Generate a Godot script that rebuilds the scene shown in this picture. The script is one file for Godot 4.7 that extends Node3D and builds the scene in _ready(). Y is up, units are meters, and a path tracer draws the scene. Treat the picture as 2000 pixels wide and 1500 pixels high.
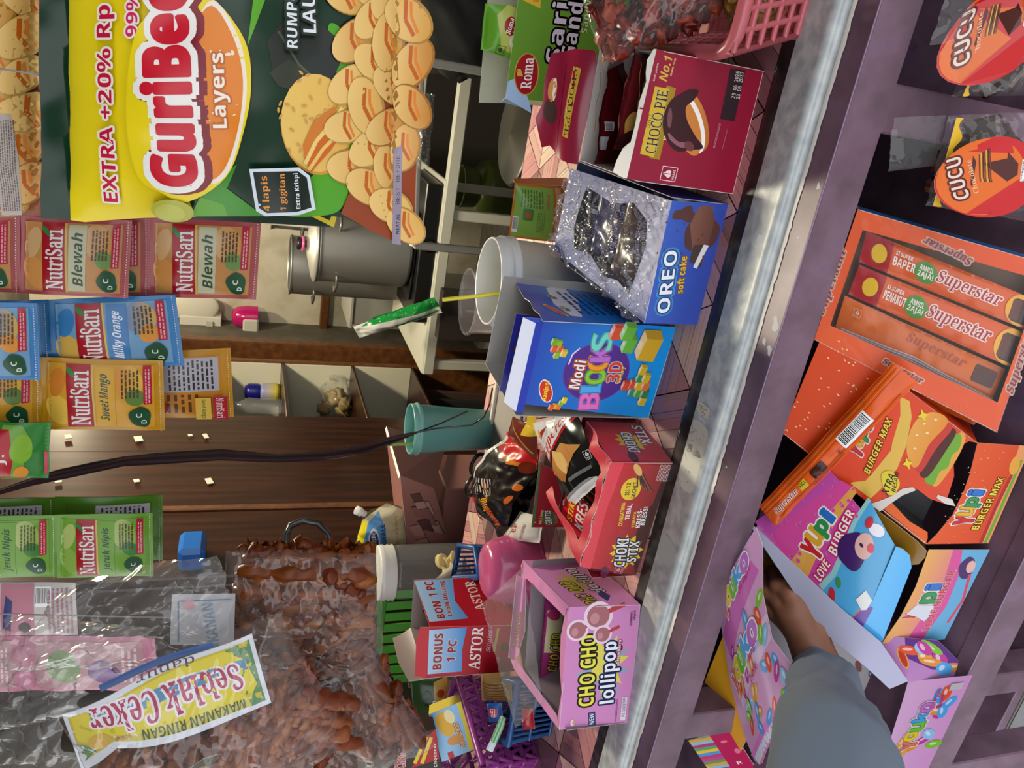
extends Node3D

class Sheet:
	# Flat print and card outlines in centimetres on a face; commit() lays it on a surface.
	static var fonts := {}
	static var shapes := {}
	var p := PackedVector2Array()
	var c := PackedColorArray()
	var l := PackedFloat32Array()
	var outline := PackedVector2Array()
	var z := 0.0

	static func font(k: String) -> Font:
		if not fonts.has(k):
			var f := SystemFont.new()
			f.font_names = PackedStringArray(["Droid Serif" if k.begins_with("s") else "Droid Sans Mono" if k.begins_with("m") else "Droid Sans"])
			f.font_weight = 700 if k.ends_with("b") else 400
			fonts[k] = f
		return fonts[k]

	static func letters(t: String, k: String) -> PackedVector2Array:
		if shapes.has(k + t):
			return shapes[k + t]
		var m := TextMesh.new()
		m.text = t
		m.font = font(k)
		m.font_size = 32
		m.pixel_size = 0.01
		m.depth = 0.0
		m.curve_step = 2.0
		var a := m.get_mesh_arrays()
		var v: PackedVector3Array = a[Mesh.ARRAY_VERTEX]
		var lo := Vector2(1e9, 1e9)
		var hi := -lo
		for q in v:
			lo = lo.min(Vector2(q.x, q.y))
			hi = hi.max(Vector2(q.x, q.y))
		var size := (hi - lo).max(Vector2(1e-6, 1e-6))
		var r := PackedVector2Array()
		var ix = a[Mesh.ARRAY_INDEX]
		for i in (ix.size() if ix != null and ix.size() else v.size()):
			var q: Vector3 = v[ix[i]] if ix != null and ix.size() else v[i]
			r.append((Vector2(q.x, q.y) - lo) / size - Vector2(0.5, 0.5))
		shapes[k + t] = r
		return r

	static func ink(h) -> Color:
		return h if h is Color else Color(h).srgb_to_linear()

	func tri(a: Vector2, b: Vector2, d: Vector2, ca: Color, cb: Color, cd: Color) -> void:
		if (b - a).cross(d - a) < 0.0:
			p.append_array([a, d, b])
			c.append_array([ca, cd, cb])
		else:
			p.append_array([a, b, d])
			c.append_array([ca, cb, cd])
		l.append_array([z, z, z])

	func poly(xy, color, soft = null) -> void:
		# xy: flat list of coordinates or points; soft: a second colour towards the top
		var q := PackedVector2Array()
		if xy is PackedVector2Array:
			q = xy
		else:
			for i in xy.size() / 2:
				q.append(Vector2(xy[2 * i], xy[2 * i + 1]))
		if outline.is_empty():
			outline = q
		var c0 := ink(color)
		var c1 := ink(soft) if soft != null else c0
		var lo := 1e9
		var hi := -1e9
		for a in q:
			lo = minf(lo, a.y)
			hi = maxf(hi, a.y)
		var ix := Geometry2D.triangulate_polygon(q)
		for i in ix.size() / 3:
			var k := []
			for j in 3:
				k.append(c0.lerp(c1, (q[ix[3 * i + j]].y - lo) / maxf(hi - lo, 1e-6)))
			tri(q[ix[3 * i]], q[ix[3 * i + 1]], q[ix[3 * i + 2]], k[0], k[1], k[2])
		z += 1.0

	static func curve(xy: Array) -> PackedVector2Array:
		# a smooth closed outline through the given points
		var n := xy.size() / 2
		var q := PackedVector2Array()
		for i in n:
			var k := []
			for j in [-1, 0, 1, 2]:
				var m: int = posmod(i + j, n)
				k.append(Vector2(xy[2 * m], xy[2 * m + 1]))
			for j in 5:
				q.append(k[1].cubic_interpolate(k[2], k[0], k[3], j / 5.0))
		return q

	func rect(x0: float, y0: float, x1: float, y1: float, color, soft = null) -> void:
		poly([x0, y0, x1, y0, x1, y1, x0, y1], color, soft)

	func round_rect(x0: float, y0: float, x1: float, y1: float, r: float, color, rot := 0.0) -> void:
		var q := PackedVector2Array()
		var m := Vector2((x0 + x1) / 2, (y0 + y1) / 2)
		for k in 4:
			var o := Vector2(x1 - r if k == 0 or k == 3 else x0 + r, y1 - r if k < 2 else y0 + r)
			for i in 5:
				q.append((o + Vector2.from_angle(PI / 2 * (k + i / 4.0)) * r - m).rotated(rot) + m)
		poly(q, color)

	func oval(x: float, y: float, rx: float, ry: float, color, rot := 0.0, soft = null, wob := 0.0, n := 26) -> void:
		var q := PackedVector2Array()
		for i in n:
			var t := TAU * i / n
			var k := 1.0 + wob * (sin(t * 3.0 + x * 7.0) * 0.6 + sin(t * 5.0 + y * 5.0) * 0.4)
			q.append(Vector2(x, y) + Vector2(cos(t) * rx * k, sin(t) * ry * k).rotated(rot))
		poly(q, color, soft)

	func burst(x: float, y: float, r0: float, r1: float, n: int, color, squash := 1.0) -> void:
		var q := PackedVector2Array()
		for i in 2 * n:
			q.append(Vector2(x, y) + Vector2.from_angle(PI * i / n) * (r1 if i % 2 else r0) * Vector2(1, squash))
		poly(q, color)

	func line(xy, width: float, color) -> void:
		var c0 := ink(color)
		for i in xy.size() / 2 - 1:
			var a := Vector2(xy[2 * i], xy[2 * i + 1])
			var b := Vector2(xy[2 * i + 2], xy[2 * i + 3])
			var o := (b - a).normalized().orthogonal() * width / 2
			tri(a + o, b + o, b - o, c0, c0, c0)
			tri(a + o, b - o, a - o, c0, c0, c0)
		z += 1.0

	func text(t: String, b: Array, color, k := "b", edge = null, er := 0.0, slant := 0.0, arc := 0.0) -> void:
		# b: centre x, y, width, height, turn
		var g := letters(t, k)
		var passes := []
		if edge != null:
			for i in 10:
				passes.append(Vector2.from_angle(TAU * i / 10) * er)
		passes.append(null)
		for o in passes:
			var col := ink(color if o == null else edge)
			var q := PackedVector2Array()
			for v in g:
				var x: float = v.x * b[2] + v.y * b[3] * slant
				var y: float = v.y * b[3] + arc * b[3] * (0.25 - v.x * v.x) * 4.0
				q.append(Vector2(x, y).rotated(b[4]) + Vector2(b[0], b[1]) + (o if o != null else Vector2.ZERO))
			for i in q.size() / 3:
				tri(q[3 * i], q[3 * i + 1], q[3 * i + 2], col, col, col)
			if o == null or o == passes[passes.size() - 2]:
				z += 1.0

	func lines(x0: float, y0: float, x1: float, y1: float, rows: int, color, rng: RandomNumberGenerator) -> void:
		# small print too fine to read: rows of short dashes
		var h := (y1 - y0) / rows
		for r in rows:
			var x := x0
			while x < x1 - 0.05:
				var w := minf(rng.randf_range(0.12, 0.5) * maxf(h * 4.0, 0.4), x1 - x)
				var y := y0 + h * (r + 0.25)
				var c0 := ink(color)
				tri(Vector2(x, y), Vector2(x + w, y), Vector2(x + w, y + h * 0.45), c0, c0, c0)
				tri(Vector2(x, y), Vector2(x + w, y + h * 0.45), Vector2(x, y + h * 0.45), c0, c0, c0)
				x += w + h * 0.4
		z += 1.0

	func bars(x0: float, y0: float, x1: float, y1: float, rng: RandomNumberGenerator, upright := true) -> void:
		# a striped barcode patch
		rect(x0, y0, x1, y1, "e8e8e8")
		var a := x0 if upright else y0
		var e := x1 if upright else y1
		var pad := (e - a) * 0.06
		a += pad
		while a < e - pad:
			var w := (e - x0 if upright else e - y0) * rng.randf_range(0.008, 0.03)
			if upright:
				_strip(a, y0 + (y1 - y0) * 0.2, minf(a + w, e), y1 - (y1 - y0) * 0.06)
			else:
				_strip(x0 + (x1 - x0) * 0.2, a, x1 - (x1 - x0) * 0.06, minf(a + w, e))
			a += w + (e - x0 if upright else e - y0) * rng.randf_range(0.01, 0.03)
		z += 1.0

	func _strip(x0: float, y0: float, x1: float, y1: float) -> void:
		var k := ink("15130f")
		tri(Vector2(x0, y0), Vector2(x1, y0), Vector2(x1, y1), k, k, k)
		tri(Vector2(x0, y0), Vector2(x1, y1), Vector2(x0, y1), k, k, k)

	func halal(x: float, y: float, s: float, color, back = null) -> void:
		# the framed leaf-shaped certification mark
		if back != null:
			rect(x - s * 0.5, y - s * 0.62, x + s * 0.5, y + s * 0.62, back)
		var e := s * 0.05
		for b in [[-0.5, -0.62, 0.5, -0.62], [-0.5, 0.62, 0.5, 0.62], [-0.5, -0.62, -0.5, 0.62], [0.5, -0.62, 0.5, 0.62]]:
			line([x + b[0] * s, y + b[1] * s, x + b[2] * s, y + b[3] * s], e, color)
		poly([x, y + s * 0.5, x + s * 0.16, y + s * 0.28, x + s * 0.3, y + s * 0.05, x + s * 0.2, y - s * 0.15, x - s * 0.2, y - s * 0.15, x - s * 0.3, y + s * 0.05, x - s * 0.16, y + s * 0.28], color)
		line([x, y + s * 0.4, x, y - s * 0.1], e, back if back != null else "70142c")
		text("HALAL", [x, y - s * 0.38, s * 0.7, s * 0.2, 0.0], color)


class Lump:
	# triangles in world space, counter-clockwise seen from outside
	var v := PackedVector3Array()
	var n := PackedVector3Array()
	var c := PackedColorArray()

	func tri(a: Vector3, b: Vector3, d: Vector3, col: Color) -> void:
		var m := (b - a).cross(d - a).normalized()
		v.append_array([a, d, b])
		n.append_array([m, m, m])
		c.append_array([col, col, col])

	func quad(a: Vector3, b: Vector3, d: Vector3, e: Vector3, col: Color) -> void:
		tri(a, b, d, col)
		tri(a, d, e, col)

	func box(at: Vector3, size: Vector3, col: Color, bas := Basis.IDENTITY, bev := 0.002) -> void:
		var h := size / 2
		bev = minf(bev, minf(h.x, minf(h.y, h.z)) * 0.45)
		var q := func(sx, sy, sz, k) -> Vector3:
			var e := Vector3(h.x - (0.0 if k == 0 else bev), h.y - (0.0 if k == 1 else bev), h.z - (0.0 if k == 2 else bev))
			return at + bas * Vector3(sx * e.x, sy * e.y, sz * e.z)
		for s in [-1, 1]:
			_face(q.call(s, -1, -1, 0), q.call(s, 1, -1, 0), q.call(s, 1, 1, 0), q.call(s, -1, 1, 0), s, col)
			_face(q.call(-1, s, -1, 1), q.call(-1, s, 1, 1), q.call(1, s, 1, 1), q.call(1, s, -1, 1), s, col)
			_face(q.call(-1, -1, s, 2), q.call(1, -1, s, 2), q.call(1, 1, s, 2), q.call(-1, 1, s, 2), s, col)
			for r in [-1, 1]:
				_face(q.call(s, r, -1, 0), q.call(s, r, 1, 0), q.call(s, r, 1, 1), q.call(s, r, -1, 1), -s * r, col)
				_face(q.call(s, -1, r, 0), q.call(s, 1, r, 0), q.call(s, 1, r, 2), q.call(s, -1, r, 2), s * r, col)
				_face(q.call(-1, s, r, 1), q.call(1, s, r, 1), q.call(1, s, r, 2), q.call(-1, s, r, 2), -s * r, col)
				for t in [-1, 1]:
					if s * r * t > 0:
						tri(q.call(s, r, t, 0), q.call(s, r, t, 1), q.call(s, r, t, 2), col)
					else:
						tri(q.call(s, r, t, 0), q.call(s, r, t, 2), q.call(s, r, t, 1), col)

	func _face(a: Vector3, b: Vector3, d: Vector3, e: Vector3, s: int, col: Color) -> void:
		if s > 0:
			quad(a, b, d, e, col)
		else:
			quad(e, d, b, a, col)

	func grid(f: Callable, nu: int, nv: int, tint) -> void:
		# f(s, t) -> Vector3 over the unit square, smooth; tint: Color or f(s, t) -> Color
		var g := []
		for j in nv + 1:
			var row := PackedVector3Array()
			for i in nu + 1:
				row.append(f.call(float(i) / nu, float(j) / nv))
			g.append(row)
		var wrap_u: bool = g[0][0].distance_to(g[0][nu]) < 1e-5 and g[nv / 2][0].distance_to(g[nv / 2][nu]) < 1e-5
		var nn := []
		for j in nv + 1:
			var row := PackedVector3Array()
			for i in nu + 1:
				var a: Vector3 = g[j][i - 1] if i > 0 else g[j][nu - 1] if wrap_u else g[j][0]
				var b: Vector3 = g[j][i + 1] if i < nu else g[j][1] if wrap_u else g[j][nu]
				var m := (b - a).cross(g[mini(j + 1, nv)][i] - g[maxi(j - 1, 0)][i])
				row.append(m.normalized())
			nn.append(row)
		for j in nv + 1:  # a row drawn to one point takes the normals beside it
			if (nn[j][0] as Vector3).length() < 0.5 and nv > 1:
				nn[j] = nn[j + 1 if j < nv else j - 1]
		for j in nv:
			for i in nu:
				for k in [[0, 0, 1, 1, 1, 0], [0, 0, 0, 1, 1, 1]]:
					for w in 3:
						var x: int = i + k[2 * w]
						var y: int = j + k[2 * w + 1]
						v.append(g[y][x])
						n.append(nn[y][x])
						c.append(tint if tint is Color else tint.call(float(x) / nu, float(y) / nv))

	func lathe(prof: Array, at: Vector3, tint, bas := Basis.IDENTITY, sides := 32) -> void:
		# prof: [radius, height] pairs from the outside bottom, up and round to the inside
		var m := prof.size() - 1
		grid(func(s, t) -> Vector3:
			var k: int = clampi(roundi(t * m), 0, m)
			var a: float = -TAU * s
			if k >= 0 and is_equal_approx(s, 1.0):
				a = 0.0
			return at + bas * Vector3(cos(a) * prof[k][0], prof[k][1], sin(a) * prof[k][0]), sides, m, tint)

	func tube(path: Array, radius, tint, sides := 8, flat := 1.0) -> void:
		# radius: number or list along the path; flat squashes it into a strap
		var m := path.size() - 1
		var up := Vector3.UP
		var fr := []
		for i in m + 1:
			var d: Vector3 = (path[mini(i + 1, m)] - path[maxi(i - 1, 0)]).normalized()
			if i == 0 and absf(d.dot(up)) > 0.9:
				up = Vector3.RIGHT
			var side := d.cross(up).normalized()
			up = side.cross(d).normalized()
			fr.append([side, up])
		grid(func(s, t) -> Vector3:
			var k: int = clampi(roundi(t * (m + 2)) - 1, -1, m + 1)
			var at: Vector3 = path[clampi(k, 0, m)]
			if k < 0 or k > m:
				return at
			var r: float = radius[k] if radius is Array else radius
			var a: float = 0.0 if is_equal_approx(s, 1.0) else TAU * s
			return at + (fr[k][0] * cos(a) * flat + fr[k][1] * sin(a)) * r, sides, m + 2, tint)

	func blob(at: Vector3, r: Vector3, tint, bas := Basis.IDENTITY, nu := 16, nv := 10, bump := 0.0, noise: FastNoiseLite = null) -> void:
		grid(func(s, t) -> Vector3:
			var a: float = 0.0 if is_equal_approx(s, 1.0) else -TAU * s
			var e: float = PI * (t - 0.5)
			var d := Vector3(cos(a) * cos(e), sin(e), sin(a) * cos(e))
			var k := 1.0 + (bump * noise.get_noise_3dv((d * r.length() + at) * 100.0) if noise else 0.0)
			return at + bas * (d * r * k), nu, nv, tint)


var M := {}
var rng := RandomNumberGenerator.new()
var used := {}


func col(h: String) -> Color:
	return Color(h).srgb_to_linear()


func noise(seed_value: int, freq: float, oct := 3) -> FastNoiseLite:
	var f := FastNoiseLite.new()
	f.seed = seed_value
	f.frequency = freq
	f.fractal_octaves = oct
	return f


func numbered(called: String) -> String:
	used[called] = used.get(called, -1) + 1
	return called if used[called] == 0 else "%s_%03d" % [called, used[called]]


func thing(called: String, label: String, category: String, at: Vector3, group := "") -> Node3D:
	var o := Node3D.new()
	o.name = numbered(called)
	add_child(o)
	o.position = at
	o.set_meta("label", label)
	o.set_meta("category", category)
	if group:
		o.set_meta("group", group)
	return o


func put(parent: Node3D, called: String, g: Lump, m: Material, kind := "") -> MeshInstance3D:
	var o := MeshInstance3D.new()
	o.name = called if parent != self else numbered(called)
	parent.add_child(o, true)
	var at := o.global_position
	var v := PackedVector3Array()
	v.resize(g.v.size())
	for i in g.v.size():
		v[i] = g.v[i] - at
	var a := []
	a.resize(Mesh.ARRAY_MAX)
	a[Mesh.ARRAY_VERTEX] = v
	a[Mesh.ARRAY_NORMAL] = g.n
	a[Mesh.ARRAY_COLOR] = g.c
	var mesh := ArrayMesh.new()
	mesh.add_surface_from_arrays(Mesh.PRIMITIVE_TRIANGLES, a)
	mesh.surface_set_material(0, m)
	o.mesh = mesh
	if kind:
		o.set_meta("kind", kind)
	return o


func quad_map(q: Array, bend = null) -> Callable:
	# q: bottom left, bottom right, top right, top left, width, height (cm)
	var n: Vector3 = (q[1] - q[0] + q[2] - q[3]).cross(q[3] - q[0] + q[2] - q[1]).normalized()
	return func(u: float, v: float, w: float) -> Vector3:
		var s: float = u / q[4]
		var t: float = v / q[5]
		var k: float = bend.call(s, t) if bend != null else 0.0
		return q[0].lerp(q[1], s).lerp(q[3].lerp(q[2], s), t) + n * (w + k)


func lay(g: Lump, s: Sheet, f: Callable, opt := {}) -> void:
	# prints a sheet on a surface f(u, v, w); opt: step, first (offsets in m), cell (cm), thick (m), back, edge, smooth
	var step: float = opt.get("step", 0.00002)
	var first: float = opt.get("first", 0.00003)
	var cell: float = opt.get("cell", 1e9)
	var smooth: bool = opt.get("smooth", cell < 1e8)
	var work := []
	for i in s.p.size() / 3:
		work.append([s.p[3 * i], s.p[3 * i + 1], s.p[3 * i + 2], s.c[3 * i], s.c[3 * i + 1], s.c[3 * i + 2], s.l[3 * i]])
	while not work.is_empty():
		var t: Array = work.pop_back()
		var e := [t[0].distance_to(t[1]), t[1].distance_to(t[2]), t[2].distance_to(t[0])]
		var k: int = 0 if e[0] >= e[1] and e[0] >= e[2] else 1 if e[1] >= e[2] else 2
		if e[k] > cell:
			var a: int = k
			var b: int = (k + 1) % 3
			var d: int = (k + 2) % 3
			var m: Vector2 = (t[a] + t[b]) / 2
			var mc: Color = t[3 + a].lerp(t[3 + b], 0.5)
			work.append([t[a], m, t[d], t[3 + a], mc, t[3 + d], t[6]])
			work.append([m, t[b], t[d], mc, t[3 + b], t[3 + d], t[6]])
			continue
		var w: float = first + step * t[6] if t[6] > 0.0 else 0.0
		_corner(g, f, t, w, smooth, false, Color.WHITE)
		if t[6] == 0.0 and opt.has("thick"):
			_corner(g, f, t, -opt.thick, smooth, true, opt.get("back", Color(0.5, 0.5, 0.5)))
	if opt.has("thick"):
		var o := s.outline
		var turn := Geometry2D.is_polygon_clockwise(o)
		var ec: Color = opt.get("edge", opt.get("back", Color(0.6, 0.6, 0.6)))
		for i in o.size():
			var a := o[i]
			var b := o[(i + 1) % o.size()]
			var m := maxi(1, ceili(a.distance_to(b) / cell))
			for j in m:
				var x := a.lerp(b, float(j) / m)
				var y := a.lerp(b, float(j + 1) / m)
				if turn:
					var h := x
					x = y
					y = h
				g.quad(f.call(x.x, x.y, -opt.thick), f.call(y.x, y.y, -opt.thick), f.call(y.x, y.y, 0.0), f.call(x.x, x.y, 0.0), ec)


func _corner(g: Lump, f: Callable, t: Array, w: float, smooth: bool, flip: bool, back: Color) -> void:
	var a: Vector3 = f.call(t[0].x, t[0].y, w)
	var b: Vector3 = f.call(t[1].x, t[1].y, w)
	var d: Vector3 = f.call(t[2].x, t[2].y, w)
	var sgn := -1.0 if flip else 1.0
	var ns := []
	if smooth:
		for i in 3:
			var e := 0.05
			var q: Vector2 = t[i]
			ns.append((f.call(q.x + e, q.y, w) - f.call(q.x - e, q.y, w)).cross(f.call(q.x, q.y + e, w) - f.call(q.x, q.y - e, w)).normalized() * sgn)
	else:
		var m := (b - a).cross(d - a).normalized() * sgn
		ns = [m, m, m]
	if flip:
		g.v.append_array([a, b, d])
		g.n.append_array(ns)
		g.c.append_array([back, back, back])
	else:
		g.v.append_array([a, d, b])
		g.n.append_array([ns[0], ns[2], ns[1]])
		g.c.append_array([t[3], t[5], t[4]])


func card(parent: Node3D, called: String, q: Array, s: Sheet, opt := {}) -> MeshInstance3D:
	# one printed card panel
	var g := Lump.new()
	var o := {"thick": 0.0006, "back": col("b9b6b0"), "edge": col("d8d4cc")}
	o.merge(opt, true)
	lay(g, s, quad_map(q, opt.get("bend")), o)
	return put(parent, called, g, opt.get("mat", M.card))


func blank(q: Array, color, soft = null) -> Sheet:
	var s := Sheet.new()
	s.rect(0, 0, q[4], q[5], color, soft)
	return s


func pouch(parent: Node3D, called: String, q: Array, s: Sheet, fat: float, back: Color, seed_value: int, opt := {}) -> MeshInstance3D:
	# a filled film packet: a puffed front with the print and a plain back, meeting in a flat crimped seal
	var f := noise(seed_value, 0.55, 2)
	var seal: float = opt.get("seal", 0.06)
	var wr: float = opt.get("wrinkle", 0.0012)
	var shape := func(s_: float, t_: float) -> float:
		var a := clampf((minf(s_, 1.0 - s_)) / 0.5, 0.0, 1.0)
		var b := clampf((minf(t_, 1.0 - t_) - seal) / (0.5 - seal), 0.0, 1.0)
		var k := pow(1.0 - pow(1.0 - a, 2.2), 0.8) * pow(1.0 - pow(1.0 - b, 2.6), 0.8)
		return k
	var front := func(s_: float, t_: float) -> float:
		return fat * 0.5 * shape.call(s_, t_) + wr * f.get_noise_2d(s_ * q[4] * 0.35, t_ * q[5] * 0.22)
	var rear := func(s_: float, t_: float) -> float:
		return -fat * 0.5 * shape.call(s_, t_) - 0.0008 + wr * f.get_noise_2d(s_ * q[4] * 0.35, t_ * q[5] * 0.22)
	var g := Lump.new()
	var o := {"cell": 0.5, "first": 0.0004, "step": 0.00006}
	o.merge(opt, true)
	lay(g, s, quad_map(q, front), o)
	var s2 := Sheet.new()
	s2.poly(s.outline, back)
	lay(g, s2, quad_map(q, rear), {"cell": 1.0})
	return put(parent, called, g, opt.get("mat", M.foil))


func film(parent: Node3D, called: String, q: Array, fat: float, seed_value: int, nu := 40, nv := 40, rough := 0.004, freq := 0.12, mat = null) -> MeshInstance3D:
	# a crinkled sheet of clear plastic over a quad
	var f := noise(seed_value, freq, 4)
	var f2 := noise(seed_value + 1, freq * 0.35, 2)
	var m := quad_map(q, func(s, t) -> float:
		var edge := pow(clampf(4.0 * s * (1.0 - s), 0.0, 1.0), 0.5) * pow(clampf(4.0 * t * (1.0 - t), 0.0, 1.0), 0.5)
		return fat * edge + rough * (absf(f.get_noise_2d(s * q[4] * 3.0, t * q[5] * 3.0)) * 1.4 + f2.get_noise_2d(s * q[4] * 3.0, t * q[5] * 3.0)))
	var g := Lump.new()
	g.grid(func(s, t) -> Vector3: return m.call(s * q[4], t * q[5], 0.0), nu, nv, Color.WHITE)
	return put(parent, called, g, mat if mat else M.film)


func mat(rough: float, opt := {}) -> StandardMaterial3D:
	var m := StandardMaterial3D.new()
	m.vertex_color_use_as_albedo = true
	m.roughness = rough
	for k in opt:
		m.set(k, opt[k])
	return m


func clear(alpha: float, rough: float, tint := Color.WHITE) -> StandardMaterial3D:
	var m := StandardMaterial3D.new()
	m.transparency = BaseMaterial3D.TRANSPARENCY_ALPHA
	m.albedo_color = Color(tint.r, tint.g, tint.b, alpha)
	m.roughness = rough
	m.metallic_specular = 0.36
	m.cull_mode = BaseMaterial3D.CULL_DISABLED
	return m


func tex(n: FastNoiseLite, ramp: Array, size := 512) -> NoiseTexture2D:
	var t := NoiseTexture2D.new()
	t.width = size
	t.height = size
	t.seamless = true
	t.noise = n
	var g := Gradient.new()
	var off := PackedFloat32Array()
	var cs := PackedColorArray()
	for k in ramp:
		off.append(k[0])
		cs.append(Color(k[1]))
	g.offsets = off
	g.colors = cs
	t.color_ramp = g
	return t


func worn(n: FastNoiseLite, ramp: Array, rough: float, scale_: float, opt := {}) -> StandardMaterial3D:
	# a triplanar material with noise colour
	var m := StandardMaterial3D.new()
	m.albedo_texture = tex(n, ramp)
	m.uv1_triplanar = true
	m.uv1_world_triplanar = true
	m.uv1_scale = Vector3.ONE * scale_
	m.roughness = rough
	for k in opt:
		m.set(k, opt[k])
	return m


func _ready() -> void:
	rng.seed = 7
	# camera: a phone held on its side, looking down at a shop counter
	var cam = Camera3D.new()
	cam.name = "camera"
	cam.fov = 53.13
	cam.near = 0.02
	cam.far = 60.0
	add_child(cam)
	cam.transform = Transform3D(Basis(Vector3(0.1591, -0.9425, 0.2940), Vector3(0.9167, 0.0297, -0.3984), Vector3(0.3664, 0.3338, 0.8684)), Vector3(0, 1.45, 0))
	cam.current = true
	var env = WorldEnvironment.new()
	env.name = "daylight"
	var e = Environment.new()
	e.background_mode = Environment.BG_SKY
	var sky = Sky.new()
	var sm = ProceduralSkyMaterial.new()
	sm.sky_top_color = Color(0.86, 0.87, 0.89)
	sm.sky_horizon_color = Color(0.88, 0.88, 0.88)
	sm.ground_horizon_color = Color(0.52, 0.52, 0.51)
	sm.ground_bottom_color = Color(0.42, 0.42, 0.41)
	sky.sky_material = sm
	e.sky = sky
	e.background_energy_multiplier = 3.6
	e.tonemap_mode = Environment.TONE_MAPPER_LINEAR
	e.tonemap_exposure = 1.0
	e.sdfgi_enabled = true
	e.ssao_enabled = true
	e.ssil_enabled = true
	env.environment = e
	add_child(env)
	materials()
	room_lamp()
	kitchen_fill_bulb()
	setting()
	counter()
	back_room()
	counter_goods()
	shelf_goods()
	hanging_goods()
	person_arm()


func materials() -> void:
	M.card = mat(0.4, {"metallic_specular": 0.4})
	M.gloss = mat(0.2)
	M.foil = mat(0.22, {"metallic_specular": 0.4})
	M.matte = mat(0.75)
	M.fried = mat(0.34, {"metallic_specular": 0.35})
	M.plastic = mat(0.3)
	M.metal = mat(0.3, {"metallic": 0.9})
	M.steel = mat(0.36, {"metallic": 0.6})
	M.skin = mat(0.5)
	M.cloth = mat(0.9)
	M.film = clear(0.035, 0.07)
	M.film.metallic_specular = 0.45
	M.wrap = clear(0.02, 0.05)
	M.wrap.metallic_specular = 0.2
	M.jar = clear(0.06, 0.08)
	M.film2 = clear(0.09, 0.12)
	M.film2.metallic_specular = 0.6
	M.silver = clear(0.05, 0.08)
	M.silver.metallic_specular = 0.9
	M.milky = mat(0.35, {"backlight": Color(0.5, 0.5, 0.48)})
	M.purple = worn(noise(3, 0.012, 6), [[0.0, "50404a"], [0.35, "644c5a"], [0.55, "6c5262"], [0.75, "735a6a"], [0.9, "6e5270"], [1.0, "58484c"]], 0.42, 2.0)
	M.cubby = worn(noise(5, 0.012, 3), [[0.0, "2f2040"], [0.6, "38264a"], [1.0, "402c52"]], 0.5, 2.0)
	M.wood = worn(noise(9, 0.01, 4), [[0.0, "1e0c06"], [0.4, "2a130a"], [0.7, "33180d"], [1.0, "3c1f12"]], 0.3, 1.0, {"uv1_scale": Vector3(1.5, 0.35, 6.0)})
	M.trimwood = worn(noise(10, 0.02, 3), [[0.0, "4a2a14"], [1.0, "6e431f"]], 0.4, 2.0)
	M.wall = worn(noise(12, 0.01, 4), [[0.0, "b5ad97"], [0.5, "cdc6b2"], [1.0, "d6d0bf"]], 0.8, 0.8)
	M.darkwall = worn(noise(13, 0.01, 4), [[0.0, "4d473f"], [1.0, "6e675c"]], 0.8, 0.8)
	M.concrete = worn(noise(14, 0.02, 4), [[0.0, "5c5a54"], [1.0, "7b7870"]], 0.75, 0.8)
	M.pavement = worn(noise(15, 0.02, 4), [[0.0, "b9bcbc"], [1.0, "d4d6d5"]], 0.6, 1.0)
	M.alu = worn(noise(17, 0.018, 4), [[0.0, "949a9c"], [0.4, "a8aeb0"], [0.7, "babfbe"], [1.0, "c4c3ba"]], 0.42, 5.0, {"metallic": 0.1})


func room_lamp() -> void:
	var t = thing("ceiling_lamp", "white tube lamp under the shop ceiling", "lamp", Vector3(-0.5, 2.42, -2.3))
	var g = Lump.new()
	g.box(Vector3(-0.5, 2.435, -2.3), Vector3(0.09, 0.03, 0.66), col("dcdcd8"))
	put(t, "housing", g, M.plastic)
	g = Lump.new()
	g.tube([Vector3(-0.5, 2.40, -2.6), Vector3(-0.5, 2.40, -2.0)], 0.016, Color.WHITE, 12)
	put(t, "tube", g, mat(0.4, {"emission_enabled": true, "emission": Color(1, 0.96, 0.86), "emission_energy_multiplier": 6.0}))
	var l = AreaLight3D.new()
	l.name = "tube_light"
	l.area_size = Vector2(0.16, 0.6)
	l.light_energy = 5.0
	l.light_color = Color(1, 0.95, 0.83)
	l.shadow_enabled = true
	t.add_child(l)
	l.position = Vector3(0, -0.045, 0)
	l.rotation = Vector3(-PI / 2, 0, 0)


func kitchen_fill_bulb() -> void:  # bulb added to brighten the back wall and pots
	var b = Vector3(-0.95, 2.3, -4.0)
	var t = thing("added_bulb", "added round white bulb brightening the kitchen wall and pots", "lamp", b)
	var g = Lump.new()
	g.blob(b, Vector3(0.05, 0.05, 0.05), Color.WHITE, Basis.IDENTITY, 20, 12)
	put(t, "bulb", g, mat(0.4, {"emission_enabled": true, "emission": Color(1, 0.95, 0.82), "emission_energy_multiplier": 5.0}))
	g = Lump.new()
	g.tube([b + Vector3(0, 0.05, 0), b + Vector3(0, 0.09, 0), b + Vector3(0, 0.1, 0), Vector3(b.x, 2.6, b.z)], [0.02, 0.02, 0.004, 0.004], col("3a3836"), 10)
	put(t, "cord", g, M.matte)
	var l = OmniLight3D.new()
	l.name = "bulb_fill_light"
	l.light_energy = 1.1
	l.light_size = 0.05
	l.omni_range = 12.0
	l.omni_attenuation = 2.0
	l.light_color = Color(1, 0.94, 0.8)
	l.shadow_enabled = true
	t.add_child(l)


func slab(called: String, from: Vector3, to: Vector3, m: Material, bev := 0.002) -> MeshInstance3D:
	var g = Lump.new()
	g.box((from + to) / 2, (to - from).abs(), Color.WHITE, Basis.IDENTITY, bev)
	var o = put(self, called, g, m)
	o.set_meta("kind", "structure")
	return o


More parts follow.
